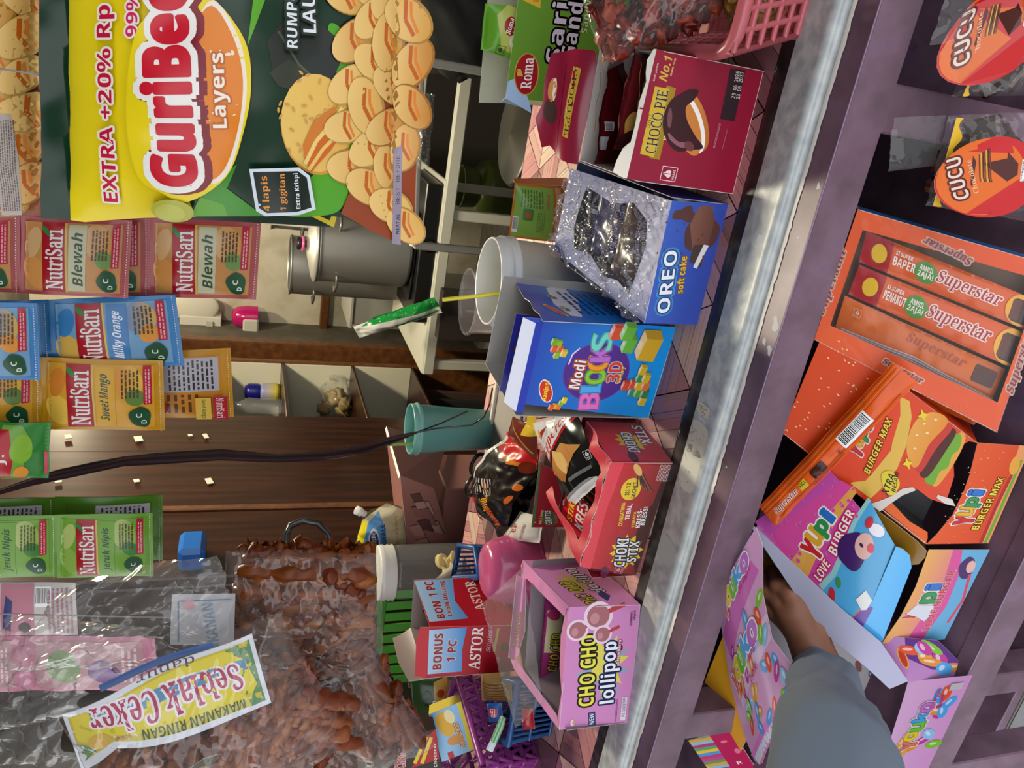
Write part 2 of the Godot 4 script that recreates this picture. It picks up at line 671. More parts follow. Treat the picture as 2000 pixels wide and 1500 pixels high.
func setting() -> void:
	slab("floor", Vector3(-2.0, -0.1, -5.3), Vector3(2.2, 0.0, -0.76), M.concrete)
	slab("trim_1", Vector3(-3.5, -0.1, -0.76), Vector3(2.5, -0.001, 3.0), M.pavement)
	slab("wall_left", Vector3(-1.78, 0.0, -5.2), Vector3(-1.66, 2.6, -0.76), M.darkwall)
	slab("wall_back", Vector3(-1.78, 0.0, -4.92), Vector3(2.0, 2.6, -4.8), M.wall)
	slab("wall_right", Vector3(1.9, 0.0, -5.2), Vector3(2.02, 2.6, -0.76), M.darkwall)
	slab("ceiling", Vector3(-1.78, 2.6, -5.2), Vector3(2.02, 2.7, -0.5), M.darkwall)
	slab("added_porch_roof_3", Vector3(-3.4, 2.55, -0.74), Vector3(2.6, 2.6, 1.7), M.darkwall)  # porch roof out of view, added to cut sky reflections
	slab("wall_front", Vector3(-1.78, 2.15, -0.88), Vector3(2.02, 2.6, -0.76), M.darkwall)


func counter() -> void:
	var t = thing("display_counter", "purple wooden shop counter with patterned vinyl top and metal edging", "counter", Vector3(-0.4, 0, -1.1))
	var x0 = -1.6
	var x1 = 0.75
	# vinyl sheet printed with pieced wooden triangles
	var q = [Vector3(x0, 0.9, -0.795), Vector3(x1, 0.9, -0.795), Vector3(x1, 0.9, -1.58), Vector3(x0, 0.9, -1.58), 235.0, 78.5]
	var s = blank(q, "8a6462")
	var tones = ["c98a8c", "dbb0aa", "ab7076", "7a565a", "67484e", "e0c6b8", "cdb2a2", "b37a80", "8c6266"]
	var a = 11.5
	var h = a * 0.866
	for j in range(-1, 8):
		for i in range(-1, 21):
			for k in 2:
				var o = Vector2(i * a + (j % 2) * a / 2, j * h)
				var p: Array = [o, o + Vector2(a, 0), o + Vector2(a / 2, h)] if k == 0 else [o + Vector2(a, 0), o + Vector2(a * 1.5, h), o + Vector2(a / 2, h)]
				var m: Vector2 = (p[0] + p[1] + p[2]) / 3
				if m.x < 1 or m.x > 234 or m.y < 1.2 or m.y > 77:
					continue
				var w = rng.randi() % 3
				var e0: Vector2 = p[w]
				var e1: Vector2 = p[(w + 1) % 3]
				var e2: Vector2 = p[(w + 2) % 3]
				var last = 0.0
				var n = 2 + rng.randi() % 3
				var base: String = tones[rng.randi() % tones.size()]
				for b in n:
					var next = float(b + 1) / n
					var cc = col(base).lerp(col(tones[rng.randi() % tones.size()]), 0.35)
					var quad4 = PackedVector2Array([e0.lerp(e1, last), e0.lerp(e1, next), e2.lerp(e1, next), e2.lerp(e1, last)])
					s.z = 1.0
					for tri in ([[0, 1, 2], [0, 2, 3]] if b < n - 1 else [[0, 1, 3]]):
						s.tri(quad4[tri[0]], quad4[tri[1]], quad4[tri[2]], cc, cc, cc)
					s.z = 2.0
					for gl in 3:
						var f = lerpf(last, next, rng.randf())
						s.line([e0.lerp(e1, f).x, e0.lerp(e1, f).y, e2.lerp(e1, f).x, e2.lerp(e1, f).y], rng.randf_range(0.03, 0.12), cc.lerp(col("4a2c30"), rng.randf_range(0.15, 0.5)))
						s.z = 2.0
					if b > 0:
						s.z = 3.0
						s.line([e0.lerp(e1, last).x, e0.lerp(e1, last).y, e2.lerp(e1, last).x, e2.lerp(e1, last).y], 0.08, "3a2629")
					last = next
				for b in 3:
					s.z = 4.0
					s.line([p[b].x, p[b].y, p[(b + 1) % 3].x, p[(b + 1) % 3].y], 0.16, "1c1416")
	card(t, "vinyl_sheet", q, s, {"thick": 0.001, "mat": mat(0.3), "step": 0.00004})
	var g = Lump.new()
	g.box(Vector3((x0 + x1) / 2, 0.888, -1.18), Vector3(x1 - x0, 0.02, 0.79), col("b9b2a6"))
	put(t, "countertop", g, M.matte)
	# black strip of old glue between vinyl and metal
	var f = noise(21, 0.9, 3)
	g = Lump.new()
	g.grid(func(u, v) -> Vector3:
		var x = lerpf(x0, x1, u)
		return Vector3(x, 0.8995 + 0.0018 * sin(v * PI), lerpf(-0.772, -0.797 + 0.006 * f.get_noise_1d(x * 40.0), v)), 240, 4, func(u, _v) -> Color: return col("1a1817").lerp(col("4c4a46"), maxf(0.0, f.get_noise_1d(u * 260.0))))
	put(t, "glue_strip", g, M.plastic)
	# metal edging: flat strip, rounded nose, short drop
	var prof = [[-0.774, 0.8985], [-0.772, 0.9005], [-0.748, 0.9008], [-0.732, 0.9012], [-0.7262, 0.9014], [-0.7222, 0.9002], [-0.7195, 0.897], [-0.719, 0.893], [-0.7165, 0.8895], [-0.7125, 0.8885]]
	g = Lump.new()
	g.grid(func(u, v) -> Vector3:
		var k: float = v * (prof.size() - 1)
		var i: int = mini(int(k), prof.size() - 2)
		var z: float = lerpf(prof[prof.size() - 1 - i][0], prof[prof.size() - 2 - i][0], k - i)
		var y: float = lerpf(prof[prof.size() - 1 - i][1], prof[prof.size() - 2 - i][1], k - i)
		return Vector3(lerpf(x0, x1, u), y, z), 60, (prof.size() - 1) * 2, Color.WHITE)
	put(t, "metal_edging", g, M.alu)
	# worn white paint on the metal, with soft reflections painted as patches
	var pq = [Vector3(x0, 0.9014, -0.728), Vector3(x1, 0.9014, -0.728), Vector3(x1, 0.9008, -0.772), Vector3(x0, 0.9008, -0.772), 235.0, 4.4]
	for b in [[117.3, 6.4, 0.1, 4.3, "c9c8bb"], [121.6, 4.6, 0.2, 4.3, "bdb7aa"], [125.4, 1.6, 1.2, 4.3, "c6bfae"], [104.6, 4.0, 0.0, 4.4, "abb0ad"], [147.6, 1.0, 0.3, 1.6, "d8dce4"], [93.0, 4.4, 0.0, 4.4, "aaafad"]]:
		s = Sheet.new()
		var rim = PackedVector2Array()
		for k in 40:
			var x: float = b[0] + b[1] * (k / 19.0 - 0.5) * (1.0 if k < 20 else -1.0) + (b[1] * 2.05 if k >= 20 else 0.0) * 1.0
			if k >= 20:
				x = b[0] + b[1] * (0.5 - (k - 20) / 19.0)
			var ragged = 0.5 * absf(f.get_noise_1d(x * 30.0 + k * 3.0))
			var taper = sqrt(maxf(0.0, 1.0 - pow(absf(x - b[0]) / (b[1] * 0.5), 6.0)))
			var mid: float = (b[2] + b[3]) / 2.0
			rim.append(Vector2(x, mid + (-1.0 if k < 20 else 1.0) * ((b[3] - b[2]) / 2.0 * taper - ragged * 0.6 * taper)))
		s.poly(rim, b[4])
		for k in 12:
			var x: float = b[0] + rng.randf_range(-0.4, 0.4) * b[1]
			var y: float = rng.randf_range(b[2] + 0.6, b[3] - 0.6)
			s.z = 2.0
			if b[0] > 115.0 and b[0] < 126.0:
				s.line([x, y, x + rng.randf_range(-0.5, 0.5), y + rng.randf_range(0.2, 0.9)], 0.05, "7d7064")
		g = Lump.new()
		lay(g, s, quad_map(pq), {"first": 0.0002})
		put(t, "paint_sheen_patch", g, M.matte)
	# torn white lining under the metal
	g = Lump.new()
	g.grid(func(u, v) -> Vector3:
		var x = lerpf(x0, x1, u)
		return Vector3(x, 0.8893 + 0.0006 * sin(v * PI), lerpf(-0.7065 + 0.0022 * f.get_noise_1d(x * 90.0), -0.7135, v)), 400, 2, col("e9e6de"))
	put(t, "white_lining", g, M.matte)
	# purple frame
	var post = func(from: Vector3, to: Vector3, called: String, m: Material, bev: float) -> void:
		var b = Lump.new()
		b.box((from + to) / 2, (to - from).abs(), Color.WHITE, Basis.IDENTITY, bev)
		put(t, called, b, m)
	post.call(Vector3(x0, 0.838, -0.96), Vector3(x1, 0.8885, -0.675), "top_rail", M.purple, 0.002)
	for x in [0.007, -0.826, 0.66]:
		post.call(Vector3(x, 0.0, -0.725), Vector3(x + 0.048, 0.84, -0.6752), "post", M.purple, 0.002)
	post.call(Vector3(x0, 0.0, -1.0), Vector3(x1, 0.84, -0.985), "back_board", M.cubby, 0.001)
	for x in [0.012, -0.798]:
		post.call(Vector3(x, 0.3, -0.985), Vector3(x + 0.02, 0.84, -0.72), "divider", M.cubby, 0.001)
	post.call(Vector3(x0, 0.60, -0.985), Vector3(x1, 0.62, -0.5), "shelf_board", M.purple, 0.001)
	post.call(Vector3(x0, 0.57, -0.52), Vector3(x1, 0.621, -0.498), "shelf_edge", M.purple, 0.002)
	for x in [-0.80, 0.3]:
		post.call(Vector3(x, 0.0, -0.56), Vector3(x + 0.045, 0.6, -0.52), "bracket", M.purple, 0.002)
	post.call(Vector3(x0, 0.12, -0.985), Vector3(x1, 0.14, -0.7), "lower_board", M.purple, 0.002)
	post.call(Vector3(x0, 0.0, -1.57), Vector3(x0 + 0.02, 0.88, -0.73), "side_board", M.purple, 0.002)
	post.call(Vector3(x1 - 0.02, 0.0, -1.57), Vector3(x1, 0.88, -0.73), "side_board", M.purple, 0.002)
	for x in [x0, x1 - 0.05]:
		post.call(Vector3(x, 0.0, -1.57), Vector3(x + 0.05, 0.88, -1.52), "rear_leg", M.purple, 0.002)
	# paler strip along the two front arrises
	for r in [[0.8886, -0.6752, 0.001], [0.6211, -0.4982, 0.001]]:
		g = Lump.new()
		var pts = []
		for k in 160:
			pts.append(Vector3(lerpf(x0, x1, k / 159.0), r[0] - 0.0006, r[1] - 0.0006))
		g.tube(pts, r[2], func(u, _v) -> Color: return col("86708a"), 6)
		put(t, "pale_edge", g, M.gloss)
	# spots of spilt paint on the ledge
	s = Sheet.new()
	var lq = [Vector3(x0, 0.8886, -0.677), Vector3(x1, 0.8886, -0.677), Vector3(x1, 0.8886, -0.712), Vector3(x0, 0.8886, -0.712), 235.0, 3.5]
	for b in [[139.3, 0.9, 0.9, 0.5], [136.9, 1.9, 0.45, 0.3], [136.3, 0.6, 0.6, 0.35], [154.6, 0.7, 0.35, 0.25], [149.0, 1.5, 0.2, 0.2], [120.5, 2.0, 0.15, 0.15]]:
		s = Sheet.new()
		s.oval(b[0], b[1], b[2], b[3], "d3d0d2", 0.4, null, 0.3)
		g = Lump.new()
		lay(g, s, quad_map(lq), {"first": 0.0002})
		put(t, "paint_spot", g, M.matte)


func carton(t: Node3D, fl: Vector3, fr: Vector3, depth: float, h: float, outer: String, inner: String, sides := ["left", "right", "back", "bottom"]) -> void:
	# plain walls of an open carton standing behind the line fl - fr
	var r = (fr - fl).normalized()
	var b = Vector3.UP.cross(r).normalized() * depth
	var u = Vector3(0, h, 0)
	var w = fl.distance_to(fr) * 100.0
	var o = {"back": col(inner), "edge": col(inner).lightened(0.3)}
	for k in sides:
		var q: Array = [fl + b, fl, fl + u, fl + b + u, depth * 100.0, h * 100.0]
		if k == "right":
			q = [fr, fr + b, fr + b + u, fr + u, depth * 100.0, h * 100.0]
		elif k == "back":
			q = [fr + b, fl + b, fl + b + u, fr + b + u, w, h * 100.0]
		elif k == "bottom":
			var e = Vector3(0, 0.0008, 0)
			q = [fl + b + e, fr + b + e, fr + e, fl + e, w, depth * 100.0]
		card(t, k.replace("left", "side").replace("right", "side") + "_panel", q, blank(q, outer), o)


func counter_goods() -> void:
	choc_pie_carton()
	cake_carton()
	gummy_carton()
	stick_carton()
	lollipop_carton()
	wafer_carton()
	biscuit_carton()
	chip_basket()
	vessels()
	small_goods()


func pie(s: Sheet, x: float, y: float, k: float, rot: float) -> void:
	# printed picture of a cream-filled cake dipped in chocolate; k = half width in cm
	var f = func(px: float, py: float) -> Vector2: return Vector2(px, py).rotated(rot) * k + Vector2(x, y)
	var sh = func(pts: Array, c) -> void:
		var q = []
		for i in pts.size() / 2:
			q.append_array([f.call(pts[2 * i], pts[2 * i + 1]).x, f.call(pts[2 * i], pts[2 * i + 1]).y])
		s.poly(s.curve(q), c)
	s.oval(f.call(0, -0.12).x, f.call(0, -0.12).y, k * 1.0, k * 0.42, "b4662a", rot, "d9913f")
	s.oval(f.call(-0.02, 0.02).x, f.call(-0.02, 0.02).y, k * 0.99, k * 0.4, "efe9e4", rot)
	s.oval(f.call(-0.03, 0.16).x, f.call(-0.03, 0.16).y, k * 0.98, k * 0.4, "c77c36", rot)
	sh.call([-0.75, 0.3, -0.55, 0.75, 0.0, 0.95, 0.55, 0.85, 0.95, 0.45, 1.0, 0.1, 0.98, -0.3, 0.8, -0.55, 0.62, -0.3, 0.55, 0.0, 0.2, 0.1, -0.2, 0.05, -0.5, -0.02, -0.9, -0.12], "35141a")
	sh.call([-0.62, 0.34, -0.48, 0.62, -0.1, 0.84, 0.1, 0.8, -0.3, 0.6, -0.5, 0.3], "8a5560")
	s.oval(f.call(-0.62, 0.3).x, f.call(-0.62, 0.3).y, k * 0.2, k * 0.13, "6b353c", rot + 0.5)
	s.oval(f.call(0.5, 0.62).x, f.call(0.5, 0.62).y, k * 0.3, k * 0.08, "70454d", rot - 0.4)


func choc_pie_carton() -> void:
	var t = thing("chocolate_pie_carton", "maroon chocolate pie carton with torn open front and lid folded back, nearest the pink basket", "carton", Vector3(-0.02, 0.9, -0.9))
	var q = [Vector3(-0.0869, 0.8995, -0.8137), Vector3(0.0514, 0.9005, -0.8151), Vector3(0.052, 1.0392, -0.8157), Vector3(-0.0856, 1.0429, -0.8143), 13.80, 14.10]
	var s = blank(q, "8b1230")
	s.rect(7.55, 12.56, 7.73, 14.51, "8b1230")
	s.poly([2.62, 11.95, 10.45, 11.88, 10.32, 10.67, 2.57, 10.62], "9c7a1c")
	s.poly([2.9, 13.19, 10.12, 13.28, 10.14, 11.47, 2.75, 11.39], "c9a62c")
	s.text("CHOCO PIE", [6.52, 12.07, 6.69, 1.35, 0.031], "2a1a12", "s", "e8d898", 0.06)
	s.text("LOTTE", [6.51, 13.01, 1.43, 0.45, 0.000], "2a1a12", "s")
	s.text("Marshmallow", [6.55, 10.47, 3.64, 0.71, 0.026], "e9cf9a", "sb")
	s.text("No.1", [12.08, 12.5, 2.38, 1.02, -0.021], "c9a640", "b", null, 0.0, 0.2)
	s.text("DARI JAPAN", [11.54, 13.54, 1.83, 0.25, -0.006], "d8b8b0")
	s.text("SEJAK 1948", [12.37, 11.61, 1.8, 0.26, -0.045], "d9c47a")
	s.halal(1.2, 9.04, 1.55, "e7cdd0")
	pie(s, 7, 7.74, 3.6, 0.62)
	s.rect(9.45, 2.49, 12.11, 4.45, "8b1230")
	s.poly([8.02, 4.23, 13.4, 4.47, 13.5, 2.5, 8.02, 2.29], "2b1a1e")
	s.text("23 06 2026", [11.83, 3.34, 2.82, 0.47, 0.082], "e6e0dc", "m")
	s.text("23 06 2027", [11.84, 2.75, 2.88, 0.47, 0.110], "e6e0dc", "m")
	var e = Sheet.new()
	s.lines(4.82, 3.97, 7.51, 4.28, 2, "c48a90", rng)
	s.lines(4.85, 2.93, 7.01, 3.02, 2, "c48a90", rng)
	var front = card(t, "front_panel", q, s, {"back": col("b5b3ae")})
	carton(t, q[0], q[1], 0.175, 0.13, "8b1230", "b5b3ae")
	# torn white strip left along the front edge
	var tq = [q[3], q[2], q[2] + Vector3(0.0, 0.006, -0.03), q[3] + Vector3(0, 0.006, -0.03), 14.0, 3.0]
	e.poly([0, 0, 14, 0, 14, 0.5, 12.8, 1.2, 11.4, 0.9, 10.6, 0.5, 8.4, 0.9, 6, 0.7, 4, 0.8, 3.2, 1.9, 1.6, 2.6, 0.3, 2.8, 0, 1.2], "d4d5d8")
	card(front, "torn_strip", tq, e, {"back": col("8b1230")})
	# folded back lid, printed side towards us and upside down
	var k = [Vector3(-0.096, 1.0288, -0.9922), Vector3(0.0494, 1.0313, -0.9981), Vector3(0.0369, 1.0752, -1.0489), Vector3(-0.0848, 1.0709, -1.0413), 13.38, 6.70]
	s = Sheet.new()
	s.poly([0.13, 0.17, 11.55, -0.49, 13.28, 0.16, 13.66, 3.22, 13.37, 6.61, 8.98, 6.57, 6.53, 6.38, 4.1, 7.22, 0.25, 6.42, 0.96, 5.13, -0.18, 3.12, -0.18, 1.63], "8d2138")
	s.poly([6.69, 2.99, 6.43, 1.8, 11.33, 2.32, 11.45, 2.78], "8d2138")
	s.poly([2.83, 2.93, 2.75, 2.03, 11.22, 1.54, 11.51, 2.71], "c2a438")
	s.text("CHOCO PIE", [7.11, 2.31, 7.96, 0.67, 3.136], "33241a", "s")
	s.text("Marshmallow", [7.19, 2.77, 4.38, 0.31, 3.093], "d9c07a", "sb")
	s.oval(5.5, 5.28, 1.67, 1, "4a3430", 0.1)
	s.oval(8.39, 5.37, 1.63, 0.62, "c98a4a", 0.05)
	s.oval(8.41, 5.2, 1.62, 0.35, "e9dfd6", 0.05)
	s.line([1.01, 3.84, 6.26, 3.65, 11.7, 3.96], 0.08, "5d1526")
	var bend = func(a, b) -> float: return 0.012 * sin(a * PI) * b + 0.004 * sin(b * 6.0)
	card(t, "lid", k, s, {"back": col("a9a6a0"), "cell": 0.8, "bend": bend, "mat": M.gloss})
	# packets inside
	var p: Node3D
	var a = [Vector3(-0.0676, 0.9248, -1.0044), Vector3(0.0524, 0.9348, -0.9988), Vector3(0.0507, 1.0458, -0.8576), Vector3(-0.0575, 1.0543, -0.8404), 11.53, 19.45]
	p = thing("cake_packet", "brown film cake packet with yellow label standing at the front inside the maroon carton", "packet", (a[0] + a[1]) / 2, "cake packets in the maroon carton")
	s = blank(a, "5a1620")
	s.poly([11.43, 1.4, 5.09, 6.41, -0.24, -2.17, 1.43, 10.09, 6.45, 15.68, 10.5, 13.88], "c9a530")
	s.text("CHOCO PIE", [5.57, 8.44, 9.8, 4.53, 0.472], "2a1a10", "s", "efe0a0", 0.05)
	s.line([0.8, 13.01, 5.82, 16.27, 10.28, 16.93], 0.14, "d9b070")
	s.oval(2.64, 16.03, 2.01, 1.68, "d2a050", 0.3)
	s.oval(1.25, 16.33, 1.06, 2.75, "3b1a18", 0.3)
	pouch(p, "wrapper", a, s, 0.03, col("5a1620"), 31, {"wrinkle": 0.004})
	var b = [Vector3(-0.0841, 0.926, -1.03), Vector3(0.046, 0.9336, -1.0436), Vector3(0.0378, 1.0269, -0.9582), Vector3(-0.0858, 1.0334, -0.9329), 12.87, 13.57]
	p = thing("cake_packet", "dark red film cake packet with barcode lying at the back inside the maroon carton", "packet", (b[0] + b[1]) / 2, "cake packets in the maroon carton")
	s = blank(b, "541019")
	s.bars(4.25, 10.93, 5.38, 12.48, rng)
	s.rect(1.85, 11.51, 3.51, 13.26, "b9bcc2")
	s.line([4.26, 15.11, 11.39, 16.14], 0.2, "a98a40")
	pouch(p, "wrapper", b, s, 0.02, col("541019"), 32, {"wrinkle": 0.005})


func cake_carton() -> void:
	var t = thing("soft_cake_carton", "blue soft cake carton lying open under torn shiny shrink film", "carton", Vector3(-0.18, 0.9, -0.95))
	var q = [Vector3(-0.254, 0.8998, -0.817), Vector3(-0.1, 0.9002, -0.8177), Vector3(-0.104, 0.9775, -0.8173), Vector3(-0.2563, 0.9766, -0.8167), 15.32, 7.71]
	var s = blank(q, "173a9c", "2450b4")
	s.oval(11.78, 2.69, 2.31, 2.4, "4a2118", 0.0, null, 0.16)
	s.oval(13.8, 5.57, 0.87, 1.52, "4a2118", 0.0, null, 0.3)
	s.poly([8.14, 2.83, 12.62, 4.55, 14.8, 3.95, 15.08, 2.2, 13.4, 1.29, 10.9, 1.29, 7.42, 1.61], "5d3324", "7a4a38")
	s.poly([8.12, 3.47, 10.17, 3.38, 10.37, 1.72, 7.42, 1.61], "3a2420")
	s.poly([7.44, 2.71, 10.3, 1.98, 10.2, 1.24, 7.26, 2.15], "d9d6da")
	for k in 12:
		s.oval(rng.randf_range(8.0, 15.0), rng.randf_range(1.0, 8.5), 0.15, 0.1, "4a2118", 0.0, null, 0.2)
	s.text("OREO", [5.39, 5.83, 7.96, 1.73, 0.101], "e8ecf6", "b", "3a9be0", 0.42)
	s.text("OREO", [5.39, 5.83, 7.96, 1.73, 0.101], "e8ecf6", "b", "1c3f9e", 0.16)
	s.text("soft cake", [6.38, 4.06, 4.72, 0.94, 0.126], "e0b44a", "b", "8a5a20", 0.1)
	card(t, "front_panel", q, s, {"back": col("5c6690")})
	carton(t, q[0], q[1], 0.3, 0.078, "1f46ac", "5c6690")
	# the top: a printed frame torn open, four strips
	var w = [Vector3(-0.2563, 0.9766, -0.8166), Vector3(-0.104, 0.9775, -0.8174), Vector3(-0.1141, 0.9852, -1.1243), Vector3(-0.2421, 0.9848, -1.1322), 14.03, 31.16]
	for b in [[[0, 0, 15.4, 0, 15.4, 4.2, 12, 4.6, 9, 3.6, 5, 4.4, 2, 5.2, 0, 5]], [[0, 5, 2, 5.2, 2.6, 9, 1.8, 13, 3.4, 18, 2.6, 24, 3, 31, 0, 31]], [[15.4, 4.2, 15.4, 31, 12.6, 31, 13.4, 24, 12.4, 15, 13.6, 9, 12, 4.6]], [[2.6, 24, 6, 25.5, 10, 25, 13.4, 24, 12.6, 31, 3, 31]]]:
		s = Sheet.new()
		var pts = []
		for i in b[0].size() / 2:
			pts.append(b[0][2 * i] * w[4] / 15.4)
			pts.append(b[0][2 * i + 1] * w[5] / 31.0)
		s.poly(pts, "4456a0")
		card(t, "top_strip", w, s, {"back": col("9aa0b4")})
	film(t, "shrink_film", [w[0] + Vector3(0, 0.006, 0.002), w[1] + Vector3(0, 0.006, 0.002), w[2] + Vector3(0, 0.004, 0), w[3] + Vector3(0, 0.004, 0), w[4], w[5]], 0.006, 41, 110, 140, 0.014, 0.12, M.silver)
	film(t, "film_skirt", [q[0] + Vector3(0, 0.001, 0.002), q[1] + Vector3(0, 0.001, 0.002), q[2] + Vector3(0, 0.004, 0.002), q[3] + Vector3(0, 0.004, 0.002), q[4], q[5]], 0.002, 43, 50, 30, 0.002, 0.12, M.wrap)
	var names = ["dark blue cake packet with white writing showing under the shiny torn film", "brown cake packet in the middle under the shiny torn film", "dark cake packet at the back under the shiny torn film"]
	for i in 3:
		var o = q[0].lerp(q[1], 0.16) + Vector3(0, 0.035, -0.04 - 0.085 * i)
		var pq = [o, o + (q[1] - q[0]) * 0.66, o + (q[1] - q[0]) * 0.66 + Vector3(0, 0.03, -0.1), o + Vector3(0, 0.03, -0.1), 10.0, 10.4]
		var p = thing("soft_cake_packet", names[[1, 0, 2][i]], "packet", o, "cake packets under the film")
		s = blank(pq, ["3c2219", "101c58", "1a1d33"][i])
		for r in 4:
			s.text("SOFT CAKE OREO SOFT CAKE", [5.0, 2.0 + r * 1.1, 8.0, 0.6, 0.3], "8b93c0")
		pouch(p, "wrapper", pq, s, 0.025, col("181b30"), 44 + i, {"wrinkle": 0.004})


func gummy_blocks(s: Sheet, x: float, y: float, k: float, cols: Array) -> void:
	# printed toy made of candy bricks
	for i in cols.size():
		var a = Vector2(cols[i][0], cols[i][1]) * k + Vector2(x, y)
		var c: Color = col(cols[i][2])
		s.poly([a.x, a.y, a.x + k, a.y - k * 0.2, a.x + k, a.y + k * 0.6, a.x, a.y + k * 0.8], c)
		s.poly([a.x, a.y + k * 0.8, a.x + k, a.y + k * 0.6, a.x + k * 1.4, a.y + k * 0.85, a.x + k * 0.4, a.y + k * 1.05], c.lightened(0.25))
		s.poly([a.x + k, a.y - k * 0.2, a.x + k * 1.4, a.y + k * 0.05, a.x + k * 1.4, a.y + k * 0.85, a.x + k, a.y + k * 0.6], c.darkened(0.3))
		s.oval(a.x + k * 0.7, a.y + k * 0.86, k * 0.2, k * 0.1, c.lightened(0.4))


func gummy_carton() -> void:
	var t = thing("gummy_carton", "tall bright blue gummy candy carton with purple circle and torn open top", "carton", Vector3(-0.34, 0.9, -0.92))
	var q = [Vector3(-0.4146, 0.9017, -0.8725), Vector3(-0.2742, 0.8982, -0.8646), Vector3(-0.2746, 1.1184, -0.8666), Vector3(-0.3946, 1.1226, -0.8733), 13.04, 22.10]
	var s = blank(q, "1592e0", "2a3aa8")
	s.poly([0, 22.1, -1.34, 20.09, 12.32, 20.25, 13.04, 22.1], "d9dcea")
	s.poly([-1.42, 20.07, -1.47, 19.06, 12.76, 19.25, 12.32, 20.25], "2438a8")
	s.oval(5.9, 9.99, 4.39, 4.89, "5e3a98", 0.1)
	s.oval(5.9, 9.99, 4.24, 4.74, "4e2d86", 0.1)
	s.line([6.66, 14.33, 8.21, 14.12, 9.19, 13.3], 0.2, "d9d0ee")
	s.oval(2.38, 16.57, 1.85, 0.95, "e8e6e0", 0.42)
	s.oval(2.38, 16.57, 1.68, 0.83, "c8321c", 0.42)
	s.text("Ranjani", [2.45, 16.55, 3.02, 0.88, 0.064], "f0d23a", "b")
	s.text("Modi", [5.33, 12.71, 4.18, 1.64, -0.015], "e9e4f0", "b", "d2642a", 0.2, 0.0)
	var word = "BLOCKS"
	var tint = ["d86ec0", "4aa6e6", "86c23a", "e8962a", "b268c8", "6fcfc0"]
	var sp = [1.58, 9.9, 4.11, 10.27, 5.29, 9.98, 7.26, 10.13, 8.68, 10.14, 10.3, 10.43]
	for i in 6:
		var b = [sp[2 * i], sp[2 * i + 1], 2.5, 2.9, 0.12]
		if i in [2, 3]:
			b[2] = 2.2
		s.text(word[i], [b[0] + 0.18, b[1] + 0.16, b[2], b[3], b[4]], col(tint[i]).darkened(0.35), "b")
		s.text(word[i], b, tint[i], "b", tint[i], 0.14)
	s.text("3D", [6.14, 7.36, 3, 1.92, 0.078], "d23a2a", "b", "ede4e4", 0.14)
	s.text("Gummy", [5.87, 6.18, 2.41, 0.67, -0.026], "e8cc3a", "b")
	gummy_blocks(s, 8.23, 15.75, 0.85, [[0, 0, "d9562a"], [-1, 0.3, "8ab02a"], [1, 0.4, "8ab02a"], [0, 1.0, "d9562a"], [-0.6, -0.8, "d8b52a"], [1.2, 1.2, "6aa52a"]])
	gummy_blocks(s, -0.23, 13.98, 0.7, [[0, 0, "e0702a"], [0, 0.8, "e0a02a"], [1, -0.4, "78b02a"], [-0.3, 1.5, "d9562a"], [1.6, -0.9, "d8c22a"]])
	gummy_blocks(s, 10.77, 8.05, 1.7, [[0, 0, "c94a2e"]])
	gummy_blocks(s, 9.04, 5.69, 1.9, [[0, 0, "62a93a"], [0.9, 0.3, "62a93a"]])
	gummy_blocks(s, 8.16, 2.15, 3.1, [[0, 0, "cda22a"]])
	gummy_blocks(s, 2.89, 3.51, 1.1, [[0, 0, "2f8a78"], [1, 0.2, "c84a30"], [0, -0.9, "4e9a3a"], [1, -0.7, "d0a82a"], [2, -0.5, "2f8a58"], [-1, -1.8, "c9aa2a"], [0, -1.8, "2f7a4a"], [1, -1.6, "d0702a"], [2, -1.4, "c9aa2a"], [3, -0.6, "c9aa2a"], [0.8, 1.2, "c8462e"]])
	card(t, "front_panel", q, s, {"back": col("9a9892")})
	# right side, in the same blues as the front, its top torn
	var r = [Vector3(-0.2793, 0.888, -0.8806), Vector3(-0.2813, 0.9114, -1.0414), Vector3(-0.2741, 1.0771, -1.0296), Vector3(-0.2695, 1.1022, -0.8407), 17.65, 19.22]
	s = Sheet.new()
	s.poly([0, 0, 17.65, 0, 17.65, 19.22, 9.81, 19.58, 8.22, 19.04, 4.85, 19.37, 2.65, 19.01, 0, 19.22], "1592e0", "2a3aa8")
	s.poly([19.05, 9.77, 16.27, 13.97, 7.97, 15.45, 5.36, 14.98, 2.85, 14.49, 2.52, 13.07, 10.55, 10.57, 14.5, 10.46], "cfccd6")
	gummy_blocks(s, 10.4, 14.04, 0.9, [[0, 0, "a04a2a"], [0.8, 0.5, "6a8a3a"]])
	gummy_blocks(s, 4.94, 13.88, 0.9, [[0, 0, "4a7a3a"], [0.8, 0.5, "b0902a"]])
	s.oval(4.9, 16.2, 2.79, 0.61, "c8a02a", 0.4)
	s.oval(4.9, 16.2, 2.32, 0.5, "b8381c", 0.4)
	s.lines(4.05, -1.04, 14.74, 13.13, 12, "15407a", rng)
	card(t, "side_panel", r, s, {"back": col("9a9892"), "mat": M.gloss})
	var b = r[1] - r[0]
	var dpt: float = b.length()
	carton(t, q[0], q[1], dpt, 0.2, "1a78c4", "9a9892", ["left", "back", "bottom"])
	# hanging card inside
	var hq = [q[0].lerp(q[1], 0.1) + Vector3(0, 0.12, -0.035), q[0].lerp(q[1], 0.92) + Vector3(0, 0.12, -0.035), q[0].lerp(q[1], 0.92) + Vector3(0, 0.212, -0.05), q[0].lerp(q[1], 0.1) + Vector3(0, 0.212, -0.05), 12.0, 9.0]
	var p = thing("hanging_packet", "deep blue candy packet with a hanging slot inside the tall blue carton", "packet", hq[0])
	s = blank(hq, "0c0f86")
	s.round_rect(5.0, 7.4, 8.4, 8.0, 0.28, "26262c")
	s.oval(6.7, 7.9, 0.5, 0.5, "26262c")
